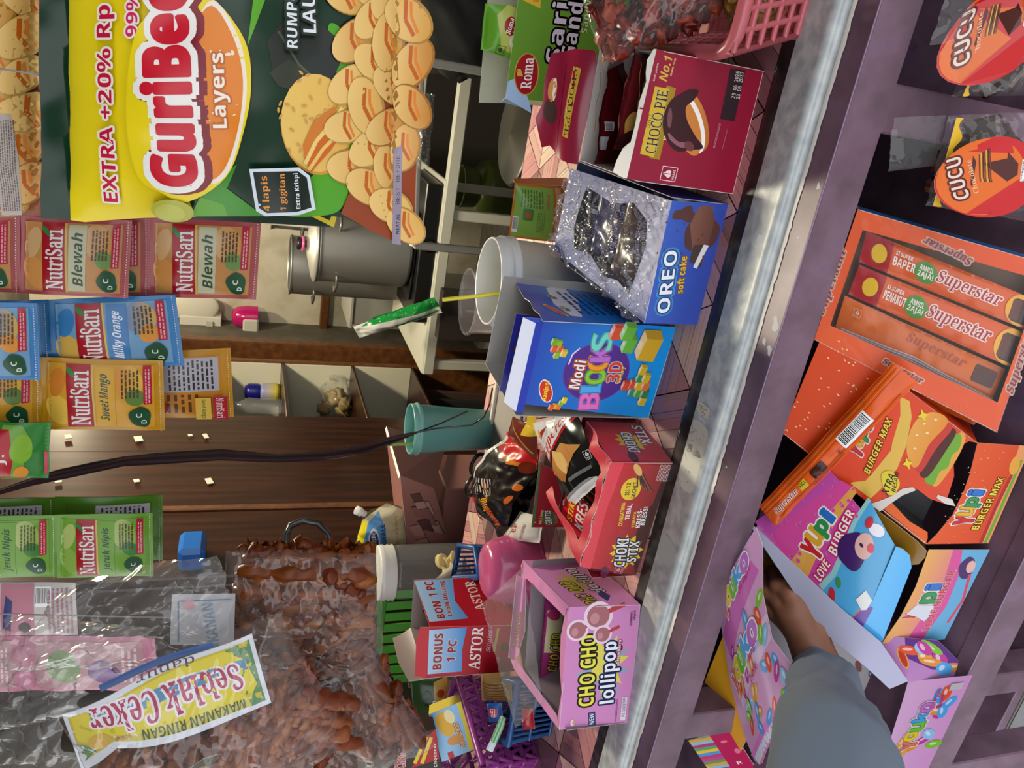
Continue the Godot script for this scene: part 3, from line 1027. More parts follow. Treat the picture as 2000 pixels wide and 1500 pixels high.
	s.lines(0.6, 4.5, 2.4, 6.5, 3, "2a33b0", rng)
	card(p, "card", hq, s, {"back": col("0a0c60"), "mat": M.gloss})


func stick_carton() -> void:
	var t = thing("chocolate_stick_carton", "red film-wrapped chocolate stick carton with yellow starburst, open on top", "carton", Vector3(-0.53, 0.9, -0.86))
	var q = [Vector3(-0.6359, 0.9007, -0.8058), Vector3(-0.4419, 0.8992, -0.7917), Vector3(-0.4398, 0.9944, -0.7888), Vector3(-0.6107, 0.9959, -0.8012), 18.30, 9.69]
	var s = blank(q, "7a2a26", "c8202e")
	s.poly([0, 0, 18.3, 0, 15.55, 0.78, 11.89, 1.04, 10.14, 2.24, 6.29, 2.22, 2.87, 1.52], "43201c")
	s.poly([0, 9.69, 18.3, 9.69, 18.3, 7.56, 10.12, 8.16, -0.18, 7.9], "d63a48")
	s.burst(3.74, 2.88, 2.1, 3.0, 12, "e0c02a", 0.95)
	s.text("CHOKI", [3.48, 3.7, 4.9, 1.86, 0.137], "e9e6ea", "b", "2a2038", 0.2)
	s.text("STIX", [3.93, 1.8, 3.58, 1.63, 0.136], "e9e6ea", "b", "2a2038", 0.2)
	s.oval(14.09, 5.3, 1.82, 1.55, "dfc02c", 0.1)
	s.text("ISI 12", [14.07, 5.79, 2.03, 0.67, 0.132], "2a1c14", "b")
	s.text("SACHET", [13.94, 4.72, 2.69, 0.65, 0.145], "2a1c14", "b")
	s.text("COKELATNYA", [9.88, 5.51, 4, 0.59, 0.146], "e6cf3a", "b")
	s.text("TEBAL,", [10.43, 4.54, 2.66, 0.83, 0.109], "eeeaea", "b")
	s.text("STIK-NYA", [9.2, 3.34, 2.57, 0.49, 0.169], "e6cf3a", "b")
	s.text("KRESS-", [9.48, 2.57, 3.15, 0.72, 0.169], "eeeaea", "b")
	s.text("KRESS!", [9.92, 1.82, 3.02, 0.71, 0.116], "eeeaea", "b")
	for k in 7:
		var a = Vector2(16.6, 4.51) + Vector2(rng.randf_range(-0.3, 0.3), 0.2 * k - 0.6)
		s.line([a.x - 2.6 + k * 0.1, a.y - 2.2 + k * 0.25, a.x + 1.4, a.y + 1.6 - k * 0.2], 0.26, "3c1a16")
		s.line([a.x - 2.6 + k * 0.1, a.y - 2.1 + k * 0.25, a.x + 1.4, a.y + 1.7 - k * 0.2], 0.05, "b98a4a")
	s.oval(17.24, 5.18, 1.19, 0.48, "d8a860", 0.7)
	s.oval(-0.33, 5.44, 1.03, 0.7, "5b1a3a", 0.0)
	s.halal(0.52, 3.2, 1.1, "d8a8b0")
	s.lines(15.52, 0.07, 18.07, 1.91, 8, "e0c8c8", rng)
	card(t, "front_panel", q, s, {"back": col("8a2030")})
	var r = [Vector3(-0.4362, 0.9064, -0.7814), Vector3(-0.433, 0.8922, -0.8937), Vector3(-0.4404, 0.9746, -0.913), Vector3(-0.4437, 0.9903, -0.7959), 11.57, 8.52]
	s = blank(r, "8e2a34", "c8202e")
	s.burst(6.01, 3.8, 1.9, 2.9, 11, "b89a2c", 0.8)
	s.text("CHOKI", [5.71, 4.07, 5.75, 1.49, 3.084], "c9c4cc", "b", "2a2038", 0.16)
	s.text("STIX", [7.99, 1.69, 5.59, 1.5, 3.139], "c9c4cc", "b", "2a2038", 0.16)
	s.oval(1.6, 4.91, 1.42, 0.63, "3a1226")
	card(t, "side_panel", r, s, {"back": col("8a2030")})
	carton(t, q[0], q[1], 0.15, 0.07, "c8202e", "8a2030", ["left", "back", "bottom"])
	var u = [Vector3(-0.6085, 0.9976, -0.7983), Vector3(-0.442, 0.9921, -0.7928), Vector3(-0.4339, 0.9816, -0.8995), Vector3(-0.6061, 0.979, -0.9919), 18.10, 15.10]
	# torn film rim round the top opening
	for b in [[0.0, 0.0, 1.0, 0.0, 1.0, 0.16, 0.5, 0.14, 0.0, 0.2], [0.0, 0.2, 0.12, 0.18, 0.08, 0.6, 0.1, 1.0, 0.0, 1.0], [1.0, 0.16, 1.0, 1.0, 0.8, 1.0, 0.86, 0.55, 0.84, 0.16]]:
		s = Sheet.new()
		var pts = []
		for i in b.size() / 2:
			pts.append(b[2 * i] * u[4])
			pts.append(b[2 * i + 1] * u[5])
		s.poly(pts, "c8384a")
		card(t, "top_rim", u, s, {"back": col("b04850"), "cell": 1.5, "bend": func(a, c) -> float: return 0.003 * sin(a * 17.0 + c * 9.0)})
	film(t, "shrink_film", [q[0] + Vector3(0, 0.001, 0.002), q[1] + Vector3(0, 0.001, 0.002), q[2] + Vector3(0, 0.003, 0.003), q[3] + Vector3(0, 0.003, 0.003), q[4], q[5]], 0.002, 51, 80, 50, 0.003, 0.16, M.wrap)
	film(t, "side_film", [r[0] + Vector3(0.002, 0.001, 0), r[1] + Vector3(0.002, 0.001, 0), r[2] + Vector3(0.003, 0.002, 0), r[3] + Vector3(0.003, 0.002, 0), r[4], r[5]], 0.002, 52, 50, 30, 0.002, 0.12, M.wrap)
	# stick sachets inside
	for i in 3:
		var o = q[0].lerp(q[1], 0.3 + 0.16 * i) + Vector3(0, 0.03, -0.05)
		var pq = [o + Vector3(-0.05, 0, 0.035), o + Vector3(0.05, 0, 0.035), o + Vector3(0.06, 0.05, -0.07), o + Vector3(-0.04, 0.05, -0.07), 10.0, 11.5]
		var p = thing("stick_sachet", ["red sachet of chocolate sticks with white slogan, left end of the red carton", "striped brown sachet of chocolate sticks, middle of the red carton", "dark sachet of chocolate sticks under the cracker packet in the red carton"][i], "sachet", o, "stick sachets in the red carton")
		s = blank(pq, ["c8202e", "7a2420", "5c1c1c"][i])
		if i == 0:
			s.text("KRESS-", [5.0, 7.4, 6.5, 2.0, 0.0], "ece8e8", "b")
			s.text("KRESS!", [5.0, 4.9, 6.5, 2.0, 0.0], "ece8e8", "b")
			s.text("STIK-NYA", [5.0, 9.6, 6.5, 1.2, 0.0], "e6cf3a", "b")
		else:
			for b in 4:
				s.line([1.5 + b * 2.0, 1, 2.5 + b * 2.0, 10.5], 0.6, "3a1a14")
				s.line([1.9 + b * 2.0, 1, 2.9 + b * 2.0, 10.5], 0.12, "b98a4a")
		pouch(p, "wrapper", pq, s, 0.014, col("8a1c24"), 53 + i)


func lollipop_carton() -> void:
	var t = thing("lollipop_carton", "pink lollipop carton with raised clear lid at the counter edge", "carton", Vector3(-0.76, 0.9, -0.82))
	var q = [Vector3(-0.8412, 0.8975, -0.7305), Vector3(-0.6617, 0.9023, -0.7729), Vector3(-0.663, 1.0108, -0.78), Vector3(-0.8455, 1.0059, -0.7369), 18.60, 10.87]
	var s = blank(q, "c882b8")
	s.burst(9.14, 4.88, 2.2, 5.6, 9, "8aa0b4", 0.8)
	s.burst(9.53, 4.76, 2.4, 5.0, 7, "d8cc58", 0.75)
	s.text("CHO CHO", [8.8, 7.28, 10.91, 2.33, 0.041], "d6cf3c", "b", "2a2214", 0.3, 0.0)
	s.text("CHO CHO", [8.8, 7.28, 10.91, 2.33, 0.041], "e0da4c", "b", "8a8a1e", 0.05)
	s.text("lollipop", [8.3, 3.78, 9.63, 2.96, 0.040], "e6e8f2", "b", "1c2a66", 0.28)
	s.text("Strawberry", [11.49, 2.67, 3.73, 0.65, -0.015], "e6e0e4", "b", "b0304a", 0.1)
	s.poly([0.05, 6.39, 0.01, 5.28, 2.31, 5.55, 2.26, 6.65], "1c2a66")
	s.text("NEW", [1.23, 6.01, 1.8, 0.71, 0.084], "e8e8f0", "b")
	for k in [[15.11, 9.32, 1.25], [17.13, 6.36, 1.7], [14.3, 5.49, 1.1]]:
		var c = Vector2(k[0], k[1])
		var w: float = k[2]
		s.oval(c.x, c.y, w * 1.3, w * 1.3, "e0c8dc")
		s.line([c.x + w * 0.3, c.y - w * 0.7, c.x + w * 1.0, c.y - w * 2.3], w * 0.42, "b03a3a")
		s.oval(c.x, c.y, w, w, "a0626a")
		s.oval(c.x - w * 0.2, c.y + w * 0.3, w * 0.5, w * 0.4, "bb8288")
	s.text("Content :", [16.56, 1.3, 2.14, 0.4, 0.058], "4a2440")
	s.text("24 pcs", [17.01, 0.78, 1.5, 0.49, 0.043], "4a2440")
	s.rect(0.5, 0.73, 4.2, 1.53, "dcd4dc")
	s.text("PT.Dolphin", [2.59, 1.11, 2.98, 0.82, 0.066], "7a6a86")
	s.lines(0.43, 2.1, 4, 2.42, 2, "4a2440", rng)
	s.oval(0.9, 8.95, 0.49, 0.31, "e8e0e4")
	s.oval(0.97, 8.8, 0.32, 0.2, "d89a5a")
	card(t, "front_panel", q, s, {"back": col("8a7c84")})
	var r = [Vector3(-0.6552, 0.9077, -0.7652), Vector3(-0.7055, 0.8915, -0.9324), Vector3(-0.7246, 1.0045, -0.975), Vector3(-0.6664, 1.0085, -0.7841), 18.75, 11.27]
	s = blank(r, "c882b8")
	s.burst(9.46, 6.54, 2.0, 4.4, 8, "b0a054", 0.7)
	s.text("CHO CHO", [5.03, 7.54, 8.9, 2.24, -3.021], "b8ae3c", "b", "2a2214", 0.2)
	s.text("lollipop", [10.33, 4.8, 10.6, 2.49, -2.991], "cdc8d4", "b", "1c2a66", 0.2)
	s.poly([4.28, 4.98, 1.68, 4.5, 3.75, 3.2, 5.96, 3.84], "1c2a66")
	card(t, "side_panel", r, s, {"back": col("8a7c84")})
	var dpt: float = (r[1] - r[0]).length()
	carton(t, q[0], q[1], dpt, 0.1, "c882b8", "8a7c84", ["left", "back", "bottom"])
	# flaps round the opening
	var u = [Vector3(-0.8449, 1.0062, -0.7365), Vector3(-0.6635, 1.0104, -0.7807), Vector3(-0.7233, 1.0053, -0.9732), Vector3(-0.9073, 1.0007, -0.9458), 18.65, 21.01]
	for b in [[[18.65, 0, 18.65, 21.01, 17.37, 21.76, 16.23, 20.32, 16.72, 1.61, 17.66, 0.2]], [[0, 0, 1.54, 1.49, 0.71, 20.68, -0.48, 21.98, -1.17, 20.09]], [[0, 0, 18.65, 0, 17.95, 1.05, 13.36, 2.15, 8.8, 1.62, 5.66, 0.19, 1.5, 0.89]], [[18.65, 21.01, 0, 21.01, 1.96, 18.88, 7.49, 16.78, 16.1, 18.65]]]:
		s = Sheet.new()
		s.poly(b[0], "d68cbe")
		card(t, "top_flap", u, s, {"back": col("cfc8cc")})
	# clear lid standing up behind, with its printed fold
	var w = [Vector3(-0.8559, 1.0058, -0.8006), Vector3(-0.6876, 1.031, -0.9084), Vector3(-0.8266, 1.054, -0.995), Vector3(-0.9558, 1.0183, -0.847), 20.06, 13.81]
	film(t, "clear_lid", w, 0.006, 61, 40, 40, 0.003, 0.1, M.film2)
	var v = [Vector3(-0.8913, 1.0059, -0.9263), Vector3(-0.7473, 1.0061, -0.9578), Vector3(-0.72, 1.0299, -0.9314), Vector3(-0.8587, 1.0301, -0.9004), 14.47, 4.65]
	s = blank(v, "d08abc")
	s.text("lollipop", [5.68, 0.3, 6.09, 3.33, -0.017], "d9d27a", "b", "b0a43c", 0.1)
	card(t, "lid_fold", v, s, {"back": col("cfc8cc")})
	var names = ["pink lollipop packet with yellow lettering standing in the pink carton", "plain magenta lollipop packet behind in the pink carton"]
	var a = [Vector3(-0.9148, 0.9274, -0.8964), Vector3(-0.7749, 0.9322, -0.9467), Vector3(-0.7539, 0.9827, -0.9091), Vector3(-0.8677, 0.9876, -0.8603), 13.64, 7.54]
	for i in 2:
		var o = Vector3(-0.02, -0.02, -0.03) * i
		var pq = [a[0] + o, a[1] + o, a[2] + o, a[3] + o, a[4], a[5]]
		var p = thing("lollipop_packet", names[i], "packet", pq[0], "lollipop packets in the pink carton")
		s = blank(pq, "b03a80")
		if i == 0:
			s.poly([5.03, 0.28, 11.8, 0.29, 11.7, 6.81, 4.39, 7.03], "e0dcae")
			s.text("CHO CHO", [4.55, 4.62, 6.35, 2.74, -0.002], "d8d03c", "b", "30280e", 0.14)
			s.text("lollip", [6.64, 1.44, 6.24, 3.1, 0.013], "e6e6f0", "b", "1c2a66", 0.16)
			s.rect(1.58, 0.85, 3.07, 2.46, "1c2a66")
			s.text("NEW", [2.34, 1.57, 1.32, 1.21, -0.053], "e6e6f0", "b")
			s.oval(10.89, 4.97, 0.98, 1.94, "c8407a")
		pouch(p, "wrapper", pq, s, 0.02, col("a03474"), 62 + i)


func wafer_carton() -> void:
	# two printed faces meeting at an upright edge
	var t = thing("wafer_roll_carton", "red wafer roll carton with blue bonus labels behind the pink lollipop carton", "carton", Vector3(-0.95, 0.9, -1.1))
	var q = [Vector3(-1.0354, 0.9424, -1.0498), Vector3(-0.9492, 0.952, -1.0785), Vector3(-0.9551, 1.1076, -1.0973), Vector3(-1.0497, 1.109, -1.0675), 9.53, 16.25]
	var s = blank(q, "a41222")
	s.poly([0.78, 16.05, 8.93, 16.3, 9.33, 9.05, 5.06, 9.85, 0.81, 9.85], "3f86c8", "a8c8e6")
	s.text("BONUS", [4.9, 14.37, 6.71, 1.62, -0.002], "8e1626", "b", "e6e6ec", 0.14)
	s.text("1 PC", [4.9, 11.82, 4.1, 1.59, -0.057], "8e1626", "b", "e6e6ec", 0.14)
	s.text("ASTOR", [5.14, 7.22, 8.3, 2.09, -0.092], "eae4e0", "sb")
	s.text("Singles", [6.46, 4.64, 4.2, 1.14, -0.088], "c9c4c8", "s", null, 0.0, 0.25)
	s.line([4.31, 3.81, 8.94, 2.86], 0.5, "b89a3c")
	s.oval(5.03, 1.8, 0.84, 0.85, "6a4022")
	card(t, "front_panel", q, s, {"back": col("8a7a76")})
	var r = [Vector3(-0.9465, 0.9535, -1.0754), Vector3(-0.9387, 0.9164, -1.2121), Vector3(-0.9534, 1.1117, -1.2356), Vector3(-0.9578, 1.1066, -1.1004), 13.86, 17.64]
	s = blank(r, "a41222")
	s.poly([1.37, 17.34, 13.6, 17.61, 13.72, 10.7, 7.15, 11.17, 2.05, 9.19], "3f86c8", "9cbede")
	s.text("BON  1 PC", [7.74, 14.92, 10.94, 1.61, 0.050], "8e1626", "b", "dcdce6", 0.12)
	s.text("Lebih Untung", [7.96, 12.71, 10.21, 1.24, 0.001], "8e1626", "b", "dcdce6", 0.1)
	s.text("ASTOR", [8.49, 7.12, 8.72, 1.86, 0.161], "d8cfc8", "sb")
	s.text("Singles", [10.04, 4.39, 4.27, 1.01, 0.237], "2a1a14", "s", "c9b48a", 0.06, 0.25)
	s.line([12.28, 3.19, 5.49, 1.45], 0.5, "a68a34")
	card(t, "side_panel", r, s, {"back": col("8a7a76")})
	# raised flaps
	var g = [q[3], q[2], q[2] + (q[2] - q[1]) * 0.15 + Vector3(0, 0, -0.004), q[3] + (q[3] - q[0]) * 0.13 + Vector3(0, 0, -0.004), q[4], 3.0]
	s = Sheet.new()
	s.poly([0, 0, g[4], 0, g[4] - 0.2, 2.2, g[4] * 0.7, 2.9, 0.4, 2.8], "b8182a")
	card(t, "front_flap", g, s, {"back": col("a8a098")})
	var bq = [r[1], q[0] + (r[1] - q[1]), q[3] + (r[2] - q[2]), r[2], q[4], r[5]]
	card(t, "back_panel", bq, blank(bq, "a41222"), {"back": col("8a7a76")})
	var lq = [bq[1], q[0], q[3], bq[2], r[4], q[5]]
	card(t, "side_panel", lq, blank(lq, "a41222"), {"back": col("8a7a76")})
	var gq = [lq[3], lq[2], lq[2] + Vector3(-0.02, 0.03, -0.005), lq[3] + Vector3(-0.03, 0.034, -0.01), lq[4], 5.0]
	s = Sheet.new()
	s.poly([0, 0, gq[4], 0, gq[4] - 0.5, 4.2, gq[4] * 0.6, 5, 1.2, 4.5], "8a7a76")
	card(t, "side_flap", gq, s, {"back": col("8a7a76"), "cell": 1.0, "bend": func(_a, b) -> float: return -0.01 * b * b})
	for i in 2:
		var o: Vector3 = q[2].lerp(r[2], 0.3 + 0.35 * i) + Vector3(-0.03, -0.05, -0.01)
		var pq = [o + Vector3(-0.02, -0.05, 0), o + Vector3(0.02, -0.05, 0), o + Vector3(0.02, 0.035, 0), o + Vector3(-0.02, 0.035, 0), 4.0, 8.5]
		var p = thing("wafer_sachet", ["dark red wafer sachet poking out at the near corner of the red wafer carton", "dark red wafer sachet poking out at the far side of the red wafer carton"][i], "sachet", pq[0], "sachets in the red wafer carton")
		s = blank(pq, "7a1220")
		s.lines(0.4, 5, 3.6, 7.6, 5, "b0606a", rng)
		pouch(p, "wrapper", pq, s, 0.012, col("6a101c"), 66 + i)


func biscuit_carton() -> void:
	var t = thing("biscuit_carton", "green biscuit carton with open top behind the maroon carton", "carton", Vector3(0.08, 0.9, -1.22))
	var q = [Vector3(-0.0183, 0.9033, -1.2), Vector3(0.2132, 0.9087, -1.2), Vector3(0.1688, 1.085, -1.2), Vector3(-0.0317, 1.0809, -1.2), 21.60, 18.00]
	var s = blank(q, "5a8a2a")
	s.poly([0, 18, 2.62, 17.93, 3.48, 16.18, -0.67, 13.85, -1.98, 13.45], "9ab8d8")
	s.oval(3.84, 15.13, 3.17, 2.01, "b8963a", 0.1)
	s.oval(3.84, 15.13, 3.02, 1.83, "96141e", 0.1)
	s.text("Roma", [3.98, 15.02, 4.61, 1.65, 0.022], "eae4e0", "sb")
	s.poly([3.47, 16.55, 4.38, 16.89, 4.01, 16.45, 4.54, 16.73, 4.57, 16.17, 3.51, 15.63], "c8a23a")
	s.poly([14.61, 17.23, 13.41, 14.37, 16.87, 14.77, 16.96, 17.97], "c9a62c")
	s.text("ISI", [14.83, 15.22, 0.94, 0.8, -0.023], "9a1c1c", "b")
	s.text("Sari", [9.95, 11.27, 8.58, 2.6, -0.009], "c0b8c4", "b", "1c1a14", 0.32, 0.1)
	s.text("Gandum", [12.8, 8.84, 13.25, 2.52, -0.022], "c0b8c4", "b", "1c1a14", 0.32, 0.1)
	s.text("Sandwich", [13.66, 6.93, 7.36, 1.06, 0.028], "b8c48a", "b", "3a4a1a", 0.06, 0.15)
	card(t, "front_panel", q, s, {"back": col("a8a896")})
	var l = [Vector3(-0.0306, 0.8936, -1.2403), Vector3(-0.0182, 0.9057, -1.1948), Vector3(-0.0318, 1.0792, -1.2054), Vector3(-0.0388, 1.0784, -1.2295), 3.69, 17.99]
	s = blank(l, "b8ba8a")
	s.poly([3.69, 17.99, 0, 17.99, -3.53, 12.76, -0.13, 13.16], "8aaccc")
	card(t, "side_panel", l, s, {"back": col("a8a896")})
	carton(t, q[0] + Vector3(0, 0, 0.0), q[1], 0.085, 0.2, "5a8a2a", "a8a896", ["right", "bottom"])
	var b = [Vector3(-0.0212, 0.9049, -1.285), Vector3(0.2029, 0.9262, -1.285), Vector3(0.1535, 1.1095, -1.285), Vector3(-0.0474, 1.0984, -1.285), 21.32, 19.25]
	s = blank(b, "a8a896")
	card(t, "back_panel", b, s, {"back": col("6a8a30")})
	var k = [Vector3(0.023, 1.0566, -1.24), Vector3(0.1005, 1.0599, -1.24), Vector3(0.0946, 1.1212, -1.24), Vector3(0.0306, 1.1196, -1.24), 7.08, 6.25]
	var p = thing("biscuit_packet", "shiny green biscuit packet standing in the open green carton", "packet", (k[0] + k[1]) / 2)
	s = blank(k, "5f9c2e")
	s.poly([0.94, 3.4, 5.55, 4.54, 7.19, 2.79, 6.69, 0.66, 3.34, 0.55, 0.57, 0.8], "a8b25a")
	s.oval(4.27, 2.26, 1.33, 1.03, "8e1a1e", -0.15)
	s.text("Roma", [4.3, 2.42, 2.28, 0.78, -0.233], "e8e0d8", "sb")
	s.oval(2.32, 1.47, 0.95, 0.77, "e0dcd0", 0.0)
	s.oval(2.34, 1.39, 0.47, 0.38, "3a3a22", 0.0)
	s.halal(0.75, 3.29, 1.2, "2c4a1c")
	pouch(p, "wrapper", k, s, 0.03, col("5f9c2e"), 71, {"wrinkle": 0.004})

func chip_basket() -> void:
	var t = thing("plastic_basket", "pink plastic basket with square holes holding snack bags at the counter edge", "basket", Vector3(0.22, 0.9, -0.86))
	var c = col("b0575f")
	var lo = [Vector3(0.40, 0.902, -0.772), Vector3(0.089, 0.902, -0.772), Vector3(0.089, 0.902, -0.95), Vector3(0.40, 0.902, -0.95)]
	var hi = [Vector3(0.43, 0.985, -0.752), Vector3(0.058, 0.985, -0.752), Vector3(0.058, 0.985, -0.98), Vector3(0.43, 0.985, -0.98)]
	var g = Lump.new()
	for w in 4:
		var a: Vector3 = lo[w]
		var b: Vector3 = lo[(w + 1) % 4]
		var d: Vector3 = hi[w]
		var e: Vector3 = hi[(w + 1) % 4]
		var nn = roundi(a.distance_to(b) / 0.017)
		for k in nn + 1:
			g.tube([a.lerp(b, float(k) / nn), d.lerp(e, float(k) / nn)], 0.0035, c, 6)
		for k in 6:
			g.tube([a.lerp(d, k / 5.0), b.lerp(e, k / 5.0)], 0.0035 if k else 0.005, c, 6)
	put(t, "lattice_wall", g, M.plastic)
	g = Lump.new()
	var rim = []
	for w in 5:
		var p: Vector3 = hi[w % 4]
		var a: Vector3 = hi[(w + 3) % 4]
		var b: Vector3 = hi[(w + 1) % 4]
		for k in 5:
			var f = k / 4.0
			rim.append((p + (a - p).normalized() * 0.03).lerp(p, f).lerp(p.lerp(p + (b - p).normalized() * 0.03, f), f))
	g.tube(rim, 0.008, c, 10)
	put(t, "rim", g, M.plastic)
	g = Lump.new()
	g.box(Vector3(0.245, 0.903, -0.861), Vector3(0.31, 0.004, 0.178), c)
	put(t, "base", g, M.plastic)
	snack_bag("red_chip_bag", "clear bag of curly red chips leaning in the pink basket, nearest the green biscuit carton", [Vector3(0.0236, 1.0566, -0.9), Vector3(0.0994, 0.9614, -0.82), Vector3(0.1851, 0.999, -0.82), Vector3(0.1089, 1.1018, -0.92)], ["7a261c", "8e3022", "5e1c16", "9a4028"], 81, 0.06)
	snack_bag("cracker_bag", "clear bag of pale yellow crackers lying in the pink basket", [Vector3(0.0981, 0.9136, -0.79), Vector3(0.1728, 0.9521, -0.79), Vector3(0.1639, 1.0019, -0.8), Vector3(0.0853, 0.9652, -0.8)], ["b88a4a", "c9a05c", "a87a3c", "d0ac70"], 84, 0.03)


func snack_bag(called: String, label: String, p: Array, tones: Array, seed_value: int, fat: float) -> void:
	var q = [p[0], p[1], p[2], p[3], p[0].distance_to(p[1]) * 100.0, p[0].distance_to(p[3]) * 100.0]
	var t = thing(called, label, "snack bag", (p[0] + p[1]) / 2)
	var m = quad_map(q)
	var g = Lump.new()
	var f = noise(seed_value, 1.2, 2)
	var r = RandomNumberGenerator.new()
	r.seed = seed_value
	for k in 190:
		var u = r.randf_range(0.06, 0.94) * q[4]
		var v = r.randf_range(0.08, 0.92) * q[5]
		var c = col(tones[r.randi() % tones.size()])
		var bas = Basis.from_euler(Vector3(r.randf() * 6.0, r.randf() * 6.0, r.randf() * 6.0))
		g.blob(m.call(u, v, r.randf_range(-0.5, 0.3) * fat), Vector3(0.014, 0.0055, 0.007) * r.randf_range(0.7, 1.3), func(a, b) -> Color: return c.lerp(c.darkened(0.3), 0.5 + 0.5 * sin(a * 19.0 + b * 13.0)), bas, 10, 7, 0.7, f)
	put(t, "chips", g, M.fried, "stuff")
	film(t, "clear_film", q, fat * 0.55, seed_value + 1, 40, 40, 0.004, 0.1)


func vessels() -> void:
	var g = Lump.new()
	# milky jar without a lid
	var b = Vector3(-0.318, 0.9, -1.19)
	var t = thing("plastic_jar", "open milky plastic jar with screw rings, behind the blue cartons", "jar", b)
	var c = col("a9a698")
	g.lathe([[0.0, 0.0], [0.062, 0.0], [0.066, 0.004], [0.07, 0.06], [0.072, 0.12], [0.072, 0.134]], b, c, Basis.IDENTITY, 40)
	put(t, "body", g, M.milky)
	g = Lump.new()
	g.lathe([[0.072, 0.13], [0.077, 0.133], [0.077, 0.138], [0.0735, 0.141], [0.0735, 0.146], [0.0765, 0.148], [0.0765, 0.152], [0.073, 0.155], [0.073, 0.166], [0.071, 0.168], [0.069, 0.166], [0.069, 0.09], [0.066, 0.01], [0.0, 0.008]], b, col("cfd0cc"), Basis.IDENTITY, 48)
	put(t, "screw_neck", g, M.milky)
	g = Lump.new()
	t = thing("drinking_straw", "yellow straw standing in the open milky jar", "straw", b)
	g.tube([b + Vector3(0.01, 0.02, 0.02), Vector3(-0.3633, 1.1342, -1.215)], 0.0035, col("d8cf2a"), 10)
	put(t, "stem", g, M.plastic)
	# glass behind it
	b = Vector3(-0.425, 0.9, -1.42)
	t = thing("drinking_glass", "clear wide rimmed glass behind the open milky jar", "glass", b)
	g = Lump.new()
	g.lathe([[0.0, 0.0], [0.05, 0.0], [0.055, 0.01], [0.064, 0.12], [0.067, 0.126], [0.067, 0.13], [0.064, 0.131], [0.0615, 0.127], [0.052, 0.012], [0.0, 0.008]], b, Color.WHITE, Basis.IDENTITY, 48)
	put(t, "bowl", g, M.jar)
	# teal tumbler
	b = Vector3(-0.762, 0.9, -1.527)
	t = thing("tumbler", "tall teal plastic tumbler on the counter behind the gummy carton", "cup", b)
	c = col("4e8580")
	g = Lump.new()
	g.lathe([[0.0, 0.0], [0.044, 0.0], [0.046, 0.003], [0.052, 0.125], [0.0535, 0.127], [0.0555, 0.17]], b, c, Basis.IDENTITY, 48)
	put(t, "body", g, M.plastic)
	g = Lump.new()
	g.lathe([[0.0555, 0.168], [0.0585, 0.17], [0.06, 0.174], [0.0585, 0.178], [0.0565, 0.179], [0.0575, 0.182], [0.0575, 0.188], [0.056, 0.19], [0.054, 0.188], [0.05, 0.1], [0.044, 0.008], [0.0, 0.006]], b, col("6aa39b"), Basis.IDENTITY, 48)
	put(t, "rim", g, M.plastic)
	t = thing("drinking_straw", "flat pale green straw leaning out of the teal tumbler", "straw", b)
	g = Lump.new()
	g.tube([b + Vector3(0.0, 0.04, 0.0), b + Vector3(-0.02, 0.15, 0.03), Vector3(-0.7699, 1.2033, -1.46)], [0.004, 0.004, 0.004], col("7a9a4a"), 8, 0.6)
	put(t, "stem", g, M.plastic)
	# upturned pink cup
	b = Vector3(-0.875, 0.9, -1.15)
	t = thing("pink_cup", "glossy pink plastic cup standing upside down behind the lollipop carton", "cup", b)
	c = col("b8527e")
	g = Lump.new()
	g.lathe([[0.07, 0.0], [0.071, 0.003], [0.066, 0.05], [0.059, 0.08], [0.052, 0.094], [0.042, 0.1], [0.03, 0.1015], [0.0, 0.102]], b, c, Basis.IDENTITY, 48)
	put(t, "bowl", g, M.gloss)
	g = Lump.new()
	g.lathe([[0.066, 0.0], [0.0715, 0.0], [0.073, 0.003], [0.0715, 0.006]], b, c, Basis.IDENTITY, 48)
	put(t, "rim", g, M.gloss)
	# jar with a ribbed lid
	b = Vector3(-1.17, 0.9, -1.55)
	t = thing("storage_jar", "clear plastic storage jar with a ribbed white lid at the back of the counter", "jar", b)
	g = Lump.new()
	g.lathe([[0.0, 0.0], [0.06, 0.0], [0.066, 0.006], [0.067, 0.17], [0.062, 0.182], [0.058, 0.186]], b, Color.WHITE, Basis.IDENTITY, 40)
	put(t, "body", g, M.jar)
	g = Lump.new()
	g.lathe([[0.066, 0.182], [0.069, 0.184], [0.0665, 0.19], [0.069, 0.196], [0.0665, 0.202], [0.069, 0.208], [0.068, 0.218], [0.064, 0.222], [0.0, 0.222]], b, col("c9cac6"), Basis.IDENTITY, 48)
	put(t, "lid", g, M.plastic)
	t = thing("spoon", "pale plastic spoon standing inside the clear storage jar", "spoon", b)
	g = Lump.new()
	g.tube([b + Vector3(0.04, 0.02, 0.03), b + Vector3(0.0, 0.08, 0.04), b + Vector3(-0.05, 0.15, 0.03)], [0.012, 0.004, 0.004], col("b0a898"), 8, 1.4)
	put(t, "handle", g, M.plastic)
	t = thing("cracker_pile", "cream crackers heaped in the bottom of the clear storage jar", "crackers", b)
	g = Lump.new()
	for k in 26:
		var a = rng.randf() * TAU
		g.blob(b + Vector3(cos(a) * 0.035 * rng.randf(), 0.012 + 0.045 * rng.randf(), sin(a) * 0.035 * rng.randf()), Vector3(0.02, 0.006, 0.016), col("c9b878"), Basis.from_euler(Vector3(rng.randf(), rng.randf() * 6.0, rng.randf())), 10, 6)
	put(t, "crackers", g, M.matte, "stuff")


